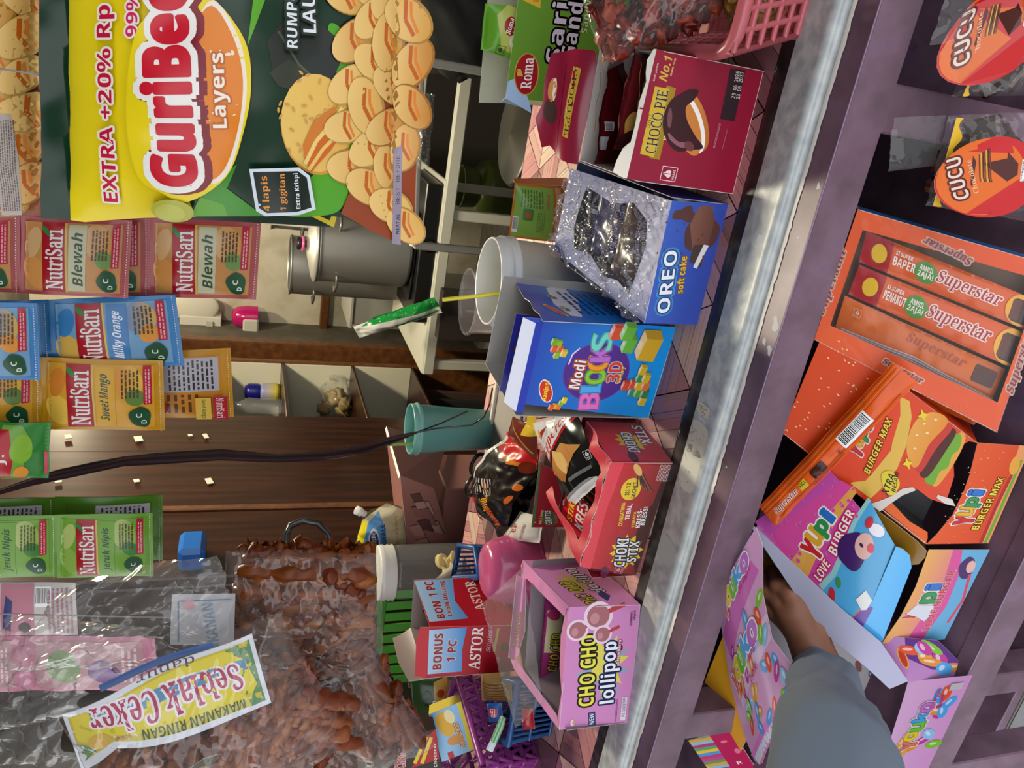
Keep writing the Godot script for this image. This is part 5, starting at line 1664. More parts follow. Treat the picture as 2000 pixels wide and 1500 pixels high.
func wafer_bar_carton() -> void:
	var q = [Vector3(-0.2747, 0.6621, -0.5573), Vector3(-0.0891, 0.6723, -0.5659), Vector3(-0.0723, 0.8215, -0.6928), Vector3(-0.2246, 0.8226, -0.6937), 16.92, 20.65]
	var t = thing("wafer_bar_carton", "orange display carton with a clear window full of chocolate wafer bars", "carton", (q[0] + q[1]) / 2)
	var o = Vector3(0, 0.6476, 0.7619)
	var oc = "d84a0c"
	# frame strips round the window
	var strips = [[[0, 20.65, 16.92, 20.65, 14.78, 19.43, 2.57, 19.49]], [[0, 0, 0, 20.65, 2.57, 19.49, 2.82, 0.87]], [[16.92, 20.65, 16.92, 0, 15.38, 0.64, 14.78, 19.43]], [[16.92, 0, 0, 0, 2.82, 0.87, 15.38, 0.64]]]
	var names = [["Superstar", [7.74, 20.74, 8.68, 1.13, -0.012], true], ["Superstar", [1.37, 10.8, 4.48, 0.92, -1.609], false], ["Superstar", [15.47, 10.32, 5.35, 1.11, 1.434], false], ["Superstar", [7.43, 0.05, 6.43, 0.98, 0.012], false]]
	for k in 4:
		var s = Sheet.new()
		s.poly(strips[k][0], oc, "de5410")
		s.text(names[k][0], names[k][1], "8e1a3a", "sb", "e8cdb8", 0.14, 0.25)
		card(t, "frame_strip", q, s, {"back": col("9a7a60")})
	var d = -o * 0.04
	wall_of(t, "side_panel", q[3], q[0], d, oc, "9a7a60")
	wall_of(t, "side_panel", q[1], q[2], d, "2a6ab0", "9a7a60")
	wall_of(t, "top_panel", q[2], q[3], d, oc, "9a7a60")
	wall_of(t, "front_panel", q[0], q[1], d, "2a6ab0", "9a7a60")
	var bq = [q[0] + d, q[1] + d, q[2] + d, q[3] + d, q[4], q[5]]
	card(t, "back_panel", bq, blank(bq, "9a7a60"))
	film(t, "window_film", [q[0] + o * 0.002, q[1] + o * 0.002, q[2] + o * 0.002, q[3] + o * 0.002, q[4], q[5]], 0.001, 111, 40, 40, 0.0012, 0.1, M.wrap)
	# bars in the window
	var bars = [
		[[Vector3(-0.1281, 0.8023, -0.6869), Vector3(-0.1603, 0.6623, -0.568), Vector3(-0.1279, 0.664, -0.5694), Vector3(-0.0939, 0.8042, -0.6885)], "SI SUPER", "BAPER", "upper orange wafer bar in the carton window, with BAPER on its label"],
		[[Vector3(-0.166, 0.8006, -0.6881), Vector3(-0.2045, 0.658, -0.5669), Vector3(-0.1644, 0.6597, -0.5683), Vector3(-0.1316, 0.7998, -0.6874)], "SI SUPER", "PENAKUT", "middle orange wafer bar in the carton window, with PENAKUT on its label"],
	]
	for b in bars:
		var c: Array = b[0]
		var pq = [c[0], c[1], c[2], c[3], c[0].distance_to(c[1]) * 100.0, c[0].distance_to(c[3]) * 100.0]
		var p = thing("wafer_bar", b[3], "chocolate bar", c[0], "wafer bars in the carton window")
		var s = blank(pq, "d2561a")
		bar_print(s, pq[4], pq[5], b[1], b[2])
		pouch(p, "wrapper", pq, s, 0.012, col("c24a18"), 112, {"seal": 0.01, "wrinkle": 0.0015})
	for b in [[[Vector3(-0.2175, 0.7979, -0.6937), Vector3(-0.2503, 0.6624, -0.5785), Vector3(-0.2078, 0.6613, -0.5776), Vector3(-0.169, 0.8016, -0.6916)], "third wafer bar in the carton window, turned edge up with a white seam", 0], [[Vector3(-0.2502, 0.7883, -0.7039), Vector3(-0.2819, 0.6555, -0.5911), Vector3(-0.2475, 0.6505, -0.5868), Vector3(-0.2122, 0.7915, -0.7067)], "lowest wafer bar in the carton window, lying in shadow", 1]]:
		var c: Array = b[0]
		var pq = [c[0], c[1], c[2], c[3], c[0].distance_to(c[1]) * 100.0, c[0].distance_to(c[3]) * 100.0]
		var p = thing("wafer_bar", b[1], "chocolate bar", c[0], "wafer bars in the carton window")
		var s = blank(pq, "c8601e")
		if b[2] == 0:
			for k in 6:
				s.line([0.6, pq[5] * 0.12 + k * 0.12, pq[4] * 0.5, pq[5] * 0.2 + k * 0.16, pq[4], pq[5] * 0.06 + k * 0.1], 0.1, "c8c8ce" if k % 2 else "8e8e98")
			s.text("Superstar", [pq[4] * 0.6, pq[5] * 0.72, pq[4] * 0.36, pq[5] * 0.3, -0.02], "a0401c", "sb", null, 0.0, 0.25)
			s.round_rect(pq[4] * 0.84, pq[5] * 0.4, pq[4] * 0.97, pq[5] * 0.85, 0.3, "4a2014")
			s.halal(pq[4] * 0.1, pq[5] * 0.75, 0.8, "e0b090")
		else:
			s.lines(1, pq[5] * 0.3, pq[4] - 1, pq[5] * 0.9, 3, "7a3a1c", rng)
		pouch(p, "wrapper", pq, s, 0.014, col("b04a18"), 114, {"seal": 0.01, "wrinkle": 0.002})


func puff(s: Sheet, word: String, b: Array, tints: Array) -> void:
	# bouncing rounded letters, each its own colour, with a white edge
	var n = word.length()
	for k in [0, 1]:
		for i in n:
			var f = (i + 0.5) / n - 0.5
			var at = Vector2(f * b[2], (0.12 if i % 2 else -0.08) * b[3]).rotated(b[4]) + Vector2(b[0], b[1])
			var w: float = b[2] / n * (0.6 if word[i] in "ijl" else 1.02)
			var q = [at.x, at.y, w, b[3] * (1.15 if i == 0 else 0.95), b[4]]
			if k == 0:
				s.text(word[i], q, "efe6e4", "b", "efe6e4", b[3] * 0.14)
			else:
				s.text(word[i], q, tints[i % tints.size()], "b", tints[i % tints.size()], b[3] * 0.05)


func burger_carton() -> void:
	var q = [Vector3(-0.4297, 0.6779, -0.5707), Vector3(-0.292, 0.6725, -0.5661), Vector3(-0.2074, 0.8168, -0.6888), Vector3(-0.3462, 0.8246, -0.6954), 13.85, 20.87]
	var t = thing("burger_gummy_carton", "orange burger gummy carton with a torn hole above its front panel", "carton", (q[0] + q[1]) / 2)
	var n = Vector3(0, 0.6476, 0.7619)
	var s = Sheet.new()
	var face = [0, 20.87, 13.85, 20.87, 13.85, 0, 13.37, 0.93, 11.37, 2, 8.96, 0.64, 5.58, 0.13, 4.91, 1.94, 4.9, 3.73, 2.52, 5.31, 1.95, 6.05, 0.54, 6.69, -0.83, 7.36, -0.41, 7.85]
	s.poly(face, "d2440f")
	s.poly([-0.28, 14.19, 5.97, 12.19, 13.12, 9.76, 13.55, 7.31, 13.69, 5.27, 13.07, 2.45, 11.2, 1.78, 8.89, 0.74, 5.58, 0.13, 4.91, 1.94, 4.9, 3.73, 2.52, 5.31, 1.95, 6.05, -0.83, 7.36, -0.41, 7.85], "d3421a")
	s.poly([12.69, 9.9, 12.91, 8.67, 11.58, 7.74, 8.45, 6.91, 5.46, 6.74, 2.62, 7.25, 0.25, 8.02, 0.21, 10.94, 2.62, 9.15, 6.78, 8.25], "d8b04c")
	s.poly([-0.28, 14.19, 7.77, 11.6, 12.69, 9.9, 10.9, 8.96, 7.96, 8.53, 4.3, 8.78, 1.7, 9.44, -0.2, 11.49], "d8401a")
	for k in 70:
		var p = Vector2(rng.randf() * q[4], lerpf(q[5] * 0.42, q[5], rng.randf()))
		if Geometry2D.is_point_in_polygon(p, PackedVector2Array([Vector2(0, 20.87), Vector2(13.85, 20.87), Vector2(13.69, 10.18), Vector2(-0.28, 14.19)])):
			s.z = 8.0
			s.oval(p.x, p.y, 0.07, 0.15, "e8d8a0", rng.randf_range(-0.5, 0.5), null, 0.0, 8)
	s.poly(s.curve([6.65, 1.88, 10.21, 1.27, 13.34, 1.34, 13.48, 2.24, 10.5, 2.83, 7.19, 3.01]), "d8983c")
	s.poly(s.curve([6.3, 3.28, 6.62, 2.29, 8.29, 2.28, 9.4, 1.71, 10.8, 1.86, 12.02, 1.49, 13.34, 1.89, 12.92, 2.65, 10.27, 3.13, 7.75, 3.57]), "6aa02c")
	s.poly(s.curve([6.52, 4.1, 7.04, 3.22, 10.57, 2.72, 13.26, 2.55, 13.13, 3.46, 10.43, 4.2, 7.89, 4.5]), "4a1c14")
	s.poly(s.curve([6.72, 4.77, 7.08, 4.1, 10.36, 3.75, 13.36, 3.15, 13.4, 4.01, 10.38, 5.02, 7.71, 5.12]), "c03424")
	s.poly(s.curve([6.81, 5.39, 7.95, 6.66, 9.94, 7.21, 11.88, 7.04, 13.36, 6.09, 14.03, 4.61, 13.38, 3.86, 10.23, 4.67, 7.46, 4.71]), "d8882c", "e0a048")
	s.z = 30.0
	for k in [[10.22, 6.36], [11.84, 6.17], [13.05, 5.23], [8.76, 5.92], [11.17, 5.42]]:
		s.oval(k[0], k[1], 0.12, 0.2, "ecd8a0", 0.6, null, 0.0, 8)
	s.text("BURGER MAX", [6.21, 9.82, 7.19, 0.77, 0.027], "e0cc3a", "b", "8a1c14", 0.1)
	puff(s, "Yupi", [5.84, 12.06, 4.53, 1.74, -0.073], ["c0242c", "d8a02c", "2e8a4a", "2a6ab8"])
	s.oval(3.47, 6.79, 1.38, 1.13, "d8c42c", 0.5, null, 0.1)
	s.text("XTRA", [3.22, 6.92, 2.69, 0.78, 0.076], "1c1812", "b")
	s.text("BESAR!", [3.96, 6.3, 2.35, 0.5, 0.228], "1c1812", "b")
	s.burst(12.55, 6.67, 0.3, 0.7, 4, "e0c82c")
	s.burst(6.76, 5.94, 0.3, 0.7, 4, "e0c82c")
	var lid = card(t, "lid", q, s, {"back": col("4a4a4c")})
	# torn paper edge
	var e = [Vector3(-0.4293, 0.6787, -0.5701), Vector3(-0.2917, 0.6733, -0.5655), Vector3(-0.2071, 0.8175, -0.6881), Vector3(-0.3458, 0.8253, -0.6947), 13.84, 20.85]
	s = Sheet.new()
	s.poly([-0.41, 7.84, -0.34, 6.41, 1.27, 5.72, 3.12, 4.87, 4.67, 3.76, 4.74, 4.23, 3.79, 5.2, 2.14, 5.99, 0.64, 7.02], "cfc9c2")
	card(lid, "torn_edge", e, s, {"back": col("cfc9c2")})
	s = Sheet.new()
	s.poly([5.57, 0.13, 6.11, -0.95, 6.54, -0.31, 5.9, 1.37, 5.52, 1.32], "cfc9c2")
	card(lid, "torn_edge", e, s, {"back": col("cfc9c2")})
	# hollow behind, side flap and curved front panel
	var d = -n * 0.06
	wall_of(t, "side_panel", q[3], q[0], d, "d2440f", "4a4a4c")
	wall_of(t, "side_panel", q[1], q[2], d, "d2440f", "4a4a4c")
	var bq = [q[0] + d, q[1] + d, q[2] + d, q[3] + d, q[4], q[5]]
	card(t, "back_panel", bq, blank(bq, "4a4a4c"))
	var c = [Vector3(-0.43, 0.679, -0.5711), Vector3(-0.3919, 0.6586, -0.5806), Vector3(-0.3863, 0.7059, -0.6138), Vector3(-0.4042, 0.7236, -0.6145), 3.47, 6.27]
	s = Sheet.new()
	s.poly([0, 0, 0.56, 0.11, 1.05, 0.47, 0.95, 2.74, 2.09, 6.04, 0.3, 6.18, -0.1, 5.13], "dc5a14")
	card(t, "inner_flap", c, s, {"back": col("9a4a20")})
	var f = [Vector3(-0.4108, 0.6212, -0.5413), Vector3(-0.2837, 0.6229, -0.5421), Vector3(-0.2923, 0.6717, -0.5667), Vector3(-0.4294, 0.6786, -0.5702), 13.21, 6.11]
	s = Sheet.new()
	s.poly([0, 0, 13.21, 0, 13.21, 6.11, 9.3, 5.24, 7.24, 5, 3.92, 4.97, 1.39, 5.59, 0, 6.11], "c8401a", "d2521e")
	s.poly([0, 0.05, 13.21, 0, 13.25, 1.34, 6.7, 0.75, 0.01, 0.74], "d8905a")
	s.line([0.02, 0.8, 4.98, 0.9, 10.66, 0.72], 0.35, "a8282a")
	s.line([0.01, 0.37, 4.99, 0.35, 11.43, 0.4], 0.3, "6a9a2c")
	s.oval(10.65, 0.89, 1.23, 0.52, "d89a3a", 0.2)
	puff(s, "Yupi", [5.11, 3.53, 4.94, 1.67, -0.053], ["c0242c", "d8a02c", "2e8a4a", "2a6ab8"])
	s.text("BURGER MAX", [5.53, 1.86, 7.08, 0.73, -0.042], "d8c43a", "b", "7a1c14", 0.08)
	for k in 40:
		s.z = 12.0
		s.oval(rng.randf() * f[4], f[5] * rng.randf_range(0.45, 0.95), 0.04, 0.06, "e8c8a0", 0.3, null, 0.0, 6)
	card(t, "front_panel", f, s, {"back": col("4a4a4c")})


func love_burger_carton() -> void:
	var n = Vector3(0, 0.6476, 0.7619)
	var q = [Vector3(-0.5839, 0.7067, -0.5873), Vector3(-0.4413, 0.707, -0.5843), Vector3(-0.3745, 0.7767, -0.65), Vector3(-0.4753, 0.8217, -0.6958), 13.11, 15.43]
	var t = thing("pink_burger_carton", "pink and yellow burger gummy carton with its lid ajar and a blue tuck flap", "carton", (q[0] + q[1]) / 2)
	var s = blank(q, "c8409a")
	s.poly([0, 15.43, 13.11, 15.43, 13.35, 13.21, 0.08, 13.34], "c050a8")
	s.poly([0.08, 13.34, 3.57, 13.75, 13.5, 13.33, 14.34, 11.02, 4.81, 9.99, 0.39, 8.97, -0.31, 9.37], "d24a98")
	s.poly([-0.03, 10.08, 4.29, 10.42, 14.37, 11.54, 14.15, 10.39, 5.3, 8.74, -0.12, 7.5], "dca04a")
	s.poly([-0.31, 9.37, 3.2, 10.59, 5.97, 11.1, 6.41, 10.32, 2.63, 9.23, -0.24, 8.3], "dca84a")
	s.poly([1.31, 6.02, 5.87, 6.15, 11, 7.66, 14.91, 8.15, 13.11, 0, 0, 0], "4a9ed0")
	s.line([1.31, 6.02, 4.21, 5.76, 7.88, 6.47, 11.29, 7.63, 14.91, 8.15], 0.7, "8ac0c0")
	s.poly([0.22, 2.51, 1.33, 1.61, 2.83, 1.16, 3.91, 0.99, 2.82, 0.8, 1.4, 1.17, 0.14, 1.82], "d8682c")
	s.poly([0.14, 1.82, 3.62, 0.8, 5.47, -0.47, 0, 0], "6a4aa0")
	for k in 46:
		var p = Vector2(rng.randf() * q[4], lerpf(q[5] * 0.5, q[5] * 0.97, rng.randf()))
		s.z = 14.0
		s.oval(p.x, p.y, 0.28, 0.28, "d070b4", 0.0, null, 0.0, 10)
		s.oval(p.x + 0.06, p.y - 0.06, 0.24, 0.24, "c64a9c", 0.0, null, 0.0, 10)
	puff(s, "Yupi", [6.54, 10.09, 6.81, 2.26, 0.214], ["c0242c", "d8a02c", "2e8a4a", "2a6ab8"])
	s.text("LOVE", [3.23, 7.02, 2.85, 1.02, 0.085], "e8e2e4", "b", "c02848", 0.14)
	s.text("BURGER", [9.01, 8.2, 6.31, 1.29, 0.287], "e8e2e4", "b", "c02848", 0.14)
	# a plain smiling face with curly hair in place of the printed mascot
	s.oval(8.44, 5.52, 2.38, 2.13, "3c1c5c", 0.3, null, 0.08)
	s.oval(10.13, 4.49, 1.65, 1.46, "d8a8a0", 0.3)
	s.oval(9.9, 4.89, 0.22, 0.38, "2c1a3c")
	s.oval(10.56, 3.53, 0.6, 0.6, "c83a50", 0.3)
	s.oval(12.84, 4.18, 0.77, 1.44, "e0dce4", 0.3)
	s.oval(1.9, 4.63, 0.85, 0.45, "b82a30", 0.5)
	s.oval(3.84, 4.73, 0.64, 0.36, "3c8a3c", 0.6)
	s.oval(12.83, 5.84, 0.78, 0.65, "b8283a", 0.2)
	s.poly([4.05, 1.99, 6.02, 1.39, 5.72, 0.06, 4.19, 0.26, 3.62, 0.8], "dcdcdc")
	var lid = card(t, "lid", q, s, {"back": col("4c4648"), "bend": func(a, b) -> float: return 0.008 * sin(PI * b) * (0.4 + 0.6 * a), "cell": 1.2, "mat": M.gloss})
	var u = [Vector3(-0.5802, 0.6821, -0.5688), Vector3(-0.4468, 0.6932, -0.5682), Vector3(-0.4396, 0.71, -0.582), Vector3(-0.5853, 0.705, -0.5887), 13.99, 2.68]
	s = Sheet.new()
	s.poly([0, 2.68, -0.4, 1.58, -0.02, 0.55, 0.84, 0.15, 12.68, -0.2, 14, 0.51, 14.25, 1.7, 13.99, 2.68], "3fa4e4", "58b4ec")
	card(lid, "tuck_flap", u, s, {"back": col("4c4648"), "mat": M.gloss})
	# hollow, gold side flap and front panel
	var d = -n * 0.055
	var o = [Vector3(-0.5836, 0.6744, -0.5756), Vector3(-0.4417, 0.6711, -0.5728), Vector3(-0.3784, 0.7697, -0.6566), Vector3(-0.4773, 0.8192, -0.6987), 13.02, 18.10]
	wall_of(t, "side_panel", o[3], o[0], d, "c8409a", "4c4648")
	wall_of(t, "side_panel", o[1], o[2], d, "8a6420", "8a6420")
	var bq = [o[0] + d, o[1] + d, o[2] + d, o[3] + d, o[4], o[5]]
	card(t, "back_panel", bq, blank(bq, "4c4648"))
	var g = [Vector3(-0.4629, 0.6745, -0.5748), Vector3(-0.4382, 0.6774, -0.5673), Vector3(-0.4055, 0.7289, -0.6167), Vector3(-0.4363, 0.7102, -0.6072), 3.16, 6.68]
	s = Sheet.new()
	s.poly([3.16, 6.68, 3.49, 3.73, 3.55, 1.24, 3.25, 0.04, 2.25, -0.23, 0.41, -0.18, -0.7, 0.68, -0.44, 4.52, 1.5, 6.8], "8a6420")
	card(t, "gold_flap", g, s, {"back": col("8a6420"), "mat": M.gloss})
	var f = [Vector3(-0.5512, 0.6226, -0.5403), Vector3(-0.417, 0.6213, -0.537), Vector3(-0.4374, 0.6719, -0.5699), Vector3(-0.5824, 0.676, -0.5753), 13.97, 6.74]
	s = Sheet.new()
	s.poly([0, 0, 13.97, 0, 13.97, 6.74, 11.23, 6.42, 8.56, 6.12, 4.34, 6.16, 0, 6.74], "c0408c", "d8a04c")
	s.poly([0, 0, 13.97, 0, 13.97, 2.96, 10.37, 1.98, 5.63, 1.63, -0.01, 2.44], "5aa0c8")
	s.poly([-0.01, 2.44, 5.63, 1.63, 10.37, 1.98, 13.97, 2.96, 13.97, 3.98, 8.05, 3.08, 0.14, 4.16], "c8488e")
	s.oval(11.3, 1.52, 1.69, 0.81, "3c1c5c", 0.2, null, 0.08)
	s.oval(11.45, 1.11, 0.93, 0.47, "d8a8a0", 0.2)
	s.line([2.78, 0.6, 6.34, 0.16, 10.34, 0.82], 0.3, "c8385a")
	puff(s, "pi", [7.7, 3.9, 3.26, 1.79, -0.018], ["2e8a4a", "2a6ab8"])
	s.text("Y", [4.12, 5.16, 0.94, 1.43, -0.240], "c0242c", "b", "e8e2e4", 0.1)
	s.poly([4.46, 5.66, 5.81, 5.05, 5.7, 3.02, 4.43, 2.79, 3.21, 3.25, 4.07, 4.44], "c6c8d4")
	s.text("LOVE BURGER", [6.38, 2.76, 9.28, 0.69, 0.031], "c02848", "b", "e8d8d8", 0.06)
	card(t, "front_panel", f, s, {"back": col("4c4648")})
	# dark sachets inside
	var p = thing("gummy_sachet", "dark gummy sachet inside the pink burger carton", "sachet", o[0])
	var c0 = o[0].lerp(o[1], 0.2) + d * 0.6
	var pq = [c0, o[0].lerp(o[1], 0.85) + d * 0.6, o[3].lerp(o[2], 0.85) + d * 0.6, o[3].lerp(o[2], 0.2) + d * 0.6, 9.0, 18.0]
	pouch(p, "wrapper", pq, blank(pq, "1c1418"), 0.02, col("1c1418"), 121)


func beans(s: Sheet, w: float, h: float, n: int, seed_value: int, y0 := 0.0) -> void:
	# printed jelly beans
	var r = RandomNumberGenerator.new()
	r.seed = seed_value
	var tones = ["d88a2c", "4a9ad8", "b83a90", "d8502c", "7ab82c", "d89a3a", "8ab8e0"]
	for k in n:
		var x = r.randf_range(0.6, w - 0.6)
		var y = y0 + r.randf_range(0.6, h - 0.6)
		var a = r.randf() * TAU
		var c: Color = col(tones[k % tones.size()])
		var inside = true
		for i in 6:
			inside = inside and Geometry2D.is_point_in_polygon(Vector2(x, y) + Vector2.from_angle(TAU * i / 6.0) * 1.1, s.outline)
		if not inside:
			continue
		s.oval(x, y, 1.25, 0.7, c, a)
		s.oval(x + 0.15, y + 0.15, 0.6, 0.22, c.lightened(0.4), a)


func magic_carton() -> void:
	var n = Vector3(0, 0.6476, 0.7619)
	var t = thing("magic_box_carton", "pink jelly bean carton standing wide open with an arm reaching into it", "carton", Vector3(-0.6, 0.622, -0.58))
	var tints = ["d8705a", "e0c02c", "6ab83a", "4a9ad8", "b86ac0"]
	# left lid, folded open
	var q = [Vector3(-0.819, 0.7579, -0.6119), Vector3(-0.6319, 0.7878, -0.5663), Vector3(-0.4546, 0.8544, -0.6545), Vector3(-0.6353, 0.8249, -0.6963), 19.14, 21.09]
	var s = Sheet.new()
	s.poly([19.14, 21.09, 19.43, 18.51, 16.61, 14.18, 15.89, 8.89, 17.77, 4.82, 19.34, 1.11, 19.14, 0, 17.12, 0, 1.66, -0.41, 0.1, 0.1, -1.99, 1.74, -3.73, 6.07, -3.89, 13.81, 0.18, 20.97, 10.74, 21.62], "d09ac0")
	s.poly([-0.33, 19.37, 16.04, 19.2, 17.2, 16.95, 0.79, 14.83], "c86ab0")
	s.poly([-1.17, 12.97, 16.22, 12.1, 15.61, 9.07, -0.04, 8.55], "dcbcd6")
	s.poly([-3.05, 2.87, 19.12, 2.21, 19.14, 0, 1.66, -0.41], "d87ac4")
	s.poly([0.1, 0.1, 19.25, -0.32, 18.66, 0.8, -1.34, 1.85], "d4d6e0")
	beans(s, q[4], q[5] * 0.75, 44, 131, 0.4)
	puff(s, "Youko", [5.94, 12.58, 14.5, 2.8, 0.041], tints)
	s.text("magic", [10.64, 11.06, 3.96, 1.08, 0.119], "b83a80", "b")
	s.text("box", [8.94, 9.08, 3.28, 1.15, 0.084], "b83a80", "b")
	puff(s, "Youko", [10.15, 19.96, 11.45, 2.02, 0.011], tints)
	s.text("magic", [13.73, 18.43, 4.38, 0.85, 0.072], "b83a80", "b")
	card(t, "lid", q, s, {"back": col("9a969c"), "cell": 1.2, "bend": func(a, b) -> float: return 0.012 * sin(PI * a), "mat": M.gloss})
	# yellow inner flap behind the lid
	var y = [Vector3(-0.8426, 0.7512, -0.6567), Vector3(-0.7605, 0.7595, -0.6426), Vector3(-0.6722, 0.7988, -0.7109), Vector3(-0.7885, 0.7873, -0.7314), 10.12, 10.87]
	s = Sheet.new()
	s.poly([0, 0, 10.12, 0, 10.12, 10.87, 0, 10.87], "d8961c", "dca02a")
	card(t, "side_flap", y, s, {"back": col("b8802a")})
	# right wall: printed outside, white inside, its top edge folded
	var a0 = Vector3(-0.4779, 0.8261, -0.6836)
	var a1 = Vector3(-0.6125, 0.6561, -0.5391)
	var wq = [a1 - n * 0.075, a0 - n * 0.075, a0, a1, a0.distance_to(a1) * 100.0, 7.5]
	s = blank(wq, "a878b0")
	s.poly([2, 0, 12, 0, 8, 5, 3, 5.5], "5a2a80")
	s.poly([0, 0, 3, 0, 2, 7.4, 0, 7.4], "c890c4")
	s.oval(5.6, 5.2, 0.9, 2.2, "d8a03a", 0.9)
	s.oval(5.6, 5.2, 0.6, 1.8, "b8301c", 0.9)
	beans(s, 13.0, 5.0, 12, 133, 0.2)
	card(t, "side_panel", wq, s, {"back": col("9a969c"), "mat": M.gloss})
	var r = [Vector3(-0.5706, 0.61, -0.5003), Vector3(-0.5483, 0.6383, -0.537), Vector3(-0.5773, 0.6824, -0.5862), Vector3(-0.6163, 0.6497, -0.5422), 5.93, 7.29]
	s = blank(r, "b07cb4")
	s.poly([r[4] * 0.15, 0, r[4], 0, r[4], r[5] * 0.5, r[4] * 0.5, r[5] * 0.75, r[4] * 0.2, r[5] * 0.5], "5a2a80")
	s.oval(r[4] * 0.5, r[5] * 0.8, 0.5, 1.5, "d8a03a", 1.2)
	s.oval(r[4] * 0.5, r[5] * 0.8, 0.36, 1.3, "b8301c", 1.2)
	beans(s, r[4], r[5] * 0.7, 12, 134)
	card(t, "printed_side", r, s, {"back": col("9a969c")})
	var k = [Vector3(-0.6309, 0.6686, -0.5471), Vector3(-0.6106, 0.6571, -0.5373), Vector3(-0.4792, 0.8231, -0.6783), Vector3(-0.4857, 0.8266, -0.6814), 1.67, 25.38]
	s = Sheet.new()
	s.poly([0, 0, 1.67, 0, 2.53, 5.99, 2.12, 12.28, 1.67, 25.38, 1.22, 27.63, -0.16, 24.48, -1.79, 11.29, -0.31, 3.63], "a9aac4")
	card(t, "folded_rim", k, s, {"back": col("a9aac4"), "mat": M.matte})
	# front panel and hollow
	var f = [Vector3(-0.7132, 0.6207, -0.4924), Vector3(-0.5627, 0.6231, -0.492), Vector3(-0.6192, 0.6459, -0.5448), Vector3(-0.7964, 0.6388, -0.5359), 16.40, 8.81]
	s = Sheet.new()
	s.poly([0, 0, 16.4, 0, 16.4, 8.81, 13.89, 8.6, 10.34, 8.5, 3.58, 8.2, -0.34, 8.19, -5.34, 0.07], "c88ec4", "d4a8d0")
	beans(s, f[4], f[5], 16, 135)
	puff(s, "Youko", [8.87, 4.81, 7.52, 2.03, -0.088], tints)
	s.text("magic", [13.26, 3.66, 3.14, 0.78, -0.001], "b03a80", "b")
	s.text("box", [12.59, 2.75, 2.21, 0.7, 0.088], "b03a80", "b")
	s.rect(14.22, 0.62, 15.35, 2.31, "b8b0b8")
	card(t, "front_panel", f, s, {"back": col("9a969c"), "mat": M.gloss})
	var o = [Vector3(-0.8521, 0.5834, -0.5823), Vector3(-0.6727, 0.5981, -0.5948), Vector3(-0.5193, 0.7721, -0.7427), Vector3(-0.6903, 0.7683, -0.7394), 17.58, 28.34]
	s = blank(o, "9a969c")
	s.text("8", [15.17, 3.71, 1.25, 1.32, -0.007], "3a3a6a", "b")
	s.oval(14.5, 6.22, 0.72, 0.66, "6a1a20", 0.3)
	card(t, "back_panel", o, s, {"back": col("9a969c")})
	var lw = [o[3], o[0], Vector3(-0.797, 0.6395, -0.5446), Vector3(-0.6614, 0.8039, -0.704), 30.0, 6.0]
	card(t, "side_panel", lw, blank(lw, "9a969c"), {"back": col("c890c4")})
	# yellow sachets at the far end
	var p = thing("bean_sachet", "dark yellow sachet at the far end inside the open jelly bean carton", "sachet", o[3])
	var m = [Vector3(-0.5737, 0.7281, -0.679), Vector3(-0.5376, 0.7233, -0.6749), Vector3(-0.5148, 0.7719, -0.7162), Vector3(-0.5711, 0.7679, -0.7129), 4.66, 6.00]
	pouch(p, "wrapper", m, blank(m, "7a6018"), 0.02, col("6a5214"), 136)


func striped_carton() -> void:
	var q = [Vector3(-1.0243, 0.645, -0.74), Vector3(-0.9207, 0.6481, -0.74), Vector3(-0.8992, 0.6989, -0.74), Vector3(-0.9016, 0.7372, -0.74), 7.10, 10.43]
	var t = thing("striped_carton", "small carton with rainbow stripes and a crimson side at the lower left", "carton", Vector3(-0.86, 0.62, -0.76))
	var a = Vector3(-0.9135, 0.7692, -0.745)
	var b = Vector3(-0.9077, 0.7324, -0.745)
	var u = (b - a)
	var dn = (Vector3(-1.0227, 0.6826, -0.745) - a)
	var pq = [a + dn, b + dn, b, a, u.length() * 100.0, dn.length() * 100.0]
	var s = blank(pq, "8a8f94")
	var tones = ["b83a70", "4a90c8", "d8b83a", "5a9a6a", "a83a70", "8ab0c8", "c8a03a", "6a8a5a", "b04a80"]
	for k in 16:
		var y = pq[5] * k / 16.0
		s.poly([0, y, pq[4], y - 0.6, pq[4], y - 0.6 + pq[5] / 16.0, 0, y + pq[5] / 16.0], tones[k % 9])
	card(t, "striped_panel", pq, s)
	var c = Vector3(-0.9035, 0.6915, -0.745)
	pq = [b + dn, c + dn, c, b, (c - b).length() * 100.0, dn.length() * 100.0]
	s = blank(pq, "b01c50")
	s.oval(pq[4] * 0.4, pq[5] * 0.8, 0.6, 0.4, "d87090")
	s.oval(pq[4] * 0.7, pq[5] * 0.55, 0.5, 0.8, "d87090")
	s.text("R", [pq[4] * 0.5, pq[5] * 0.3, 1.0, 1.0, 0.0], "e8d8d8", "b")
	card(t, "crimson_panel", pq, s)
	for e in [[a, dn], [c, dn]]:
		wall_of(t, "side_panel", e[0], e[0] + e[1], Vector3(0, 0, -0.1), "9a9ea4", "6a6a6c")


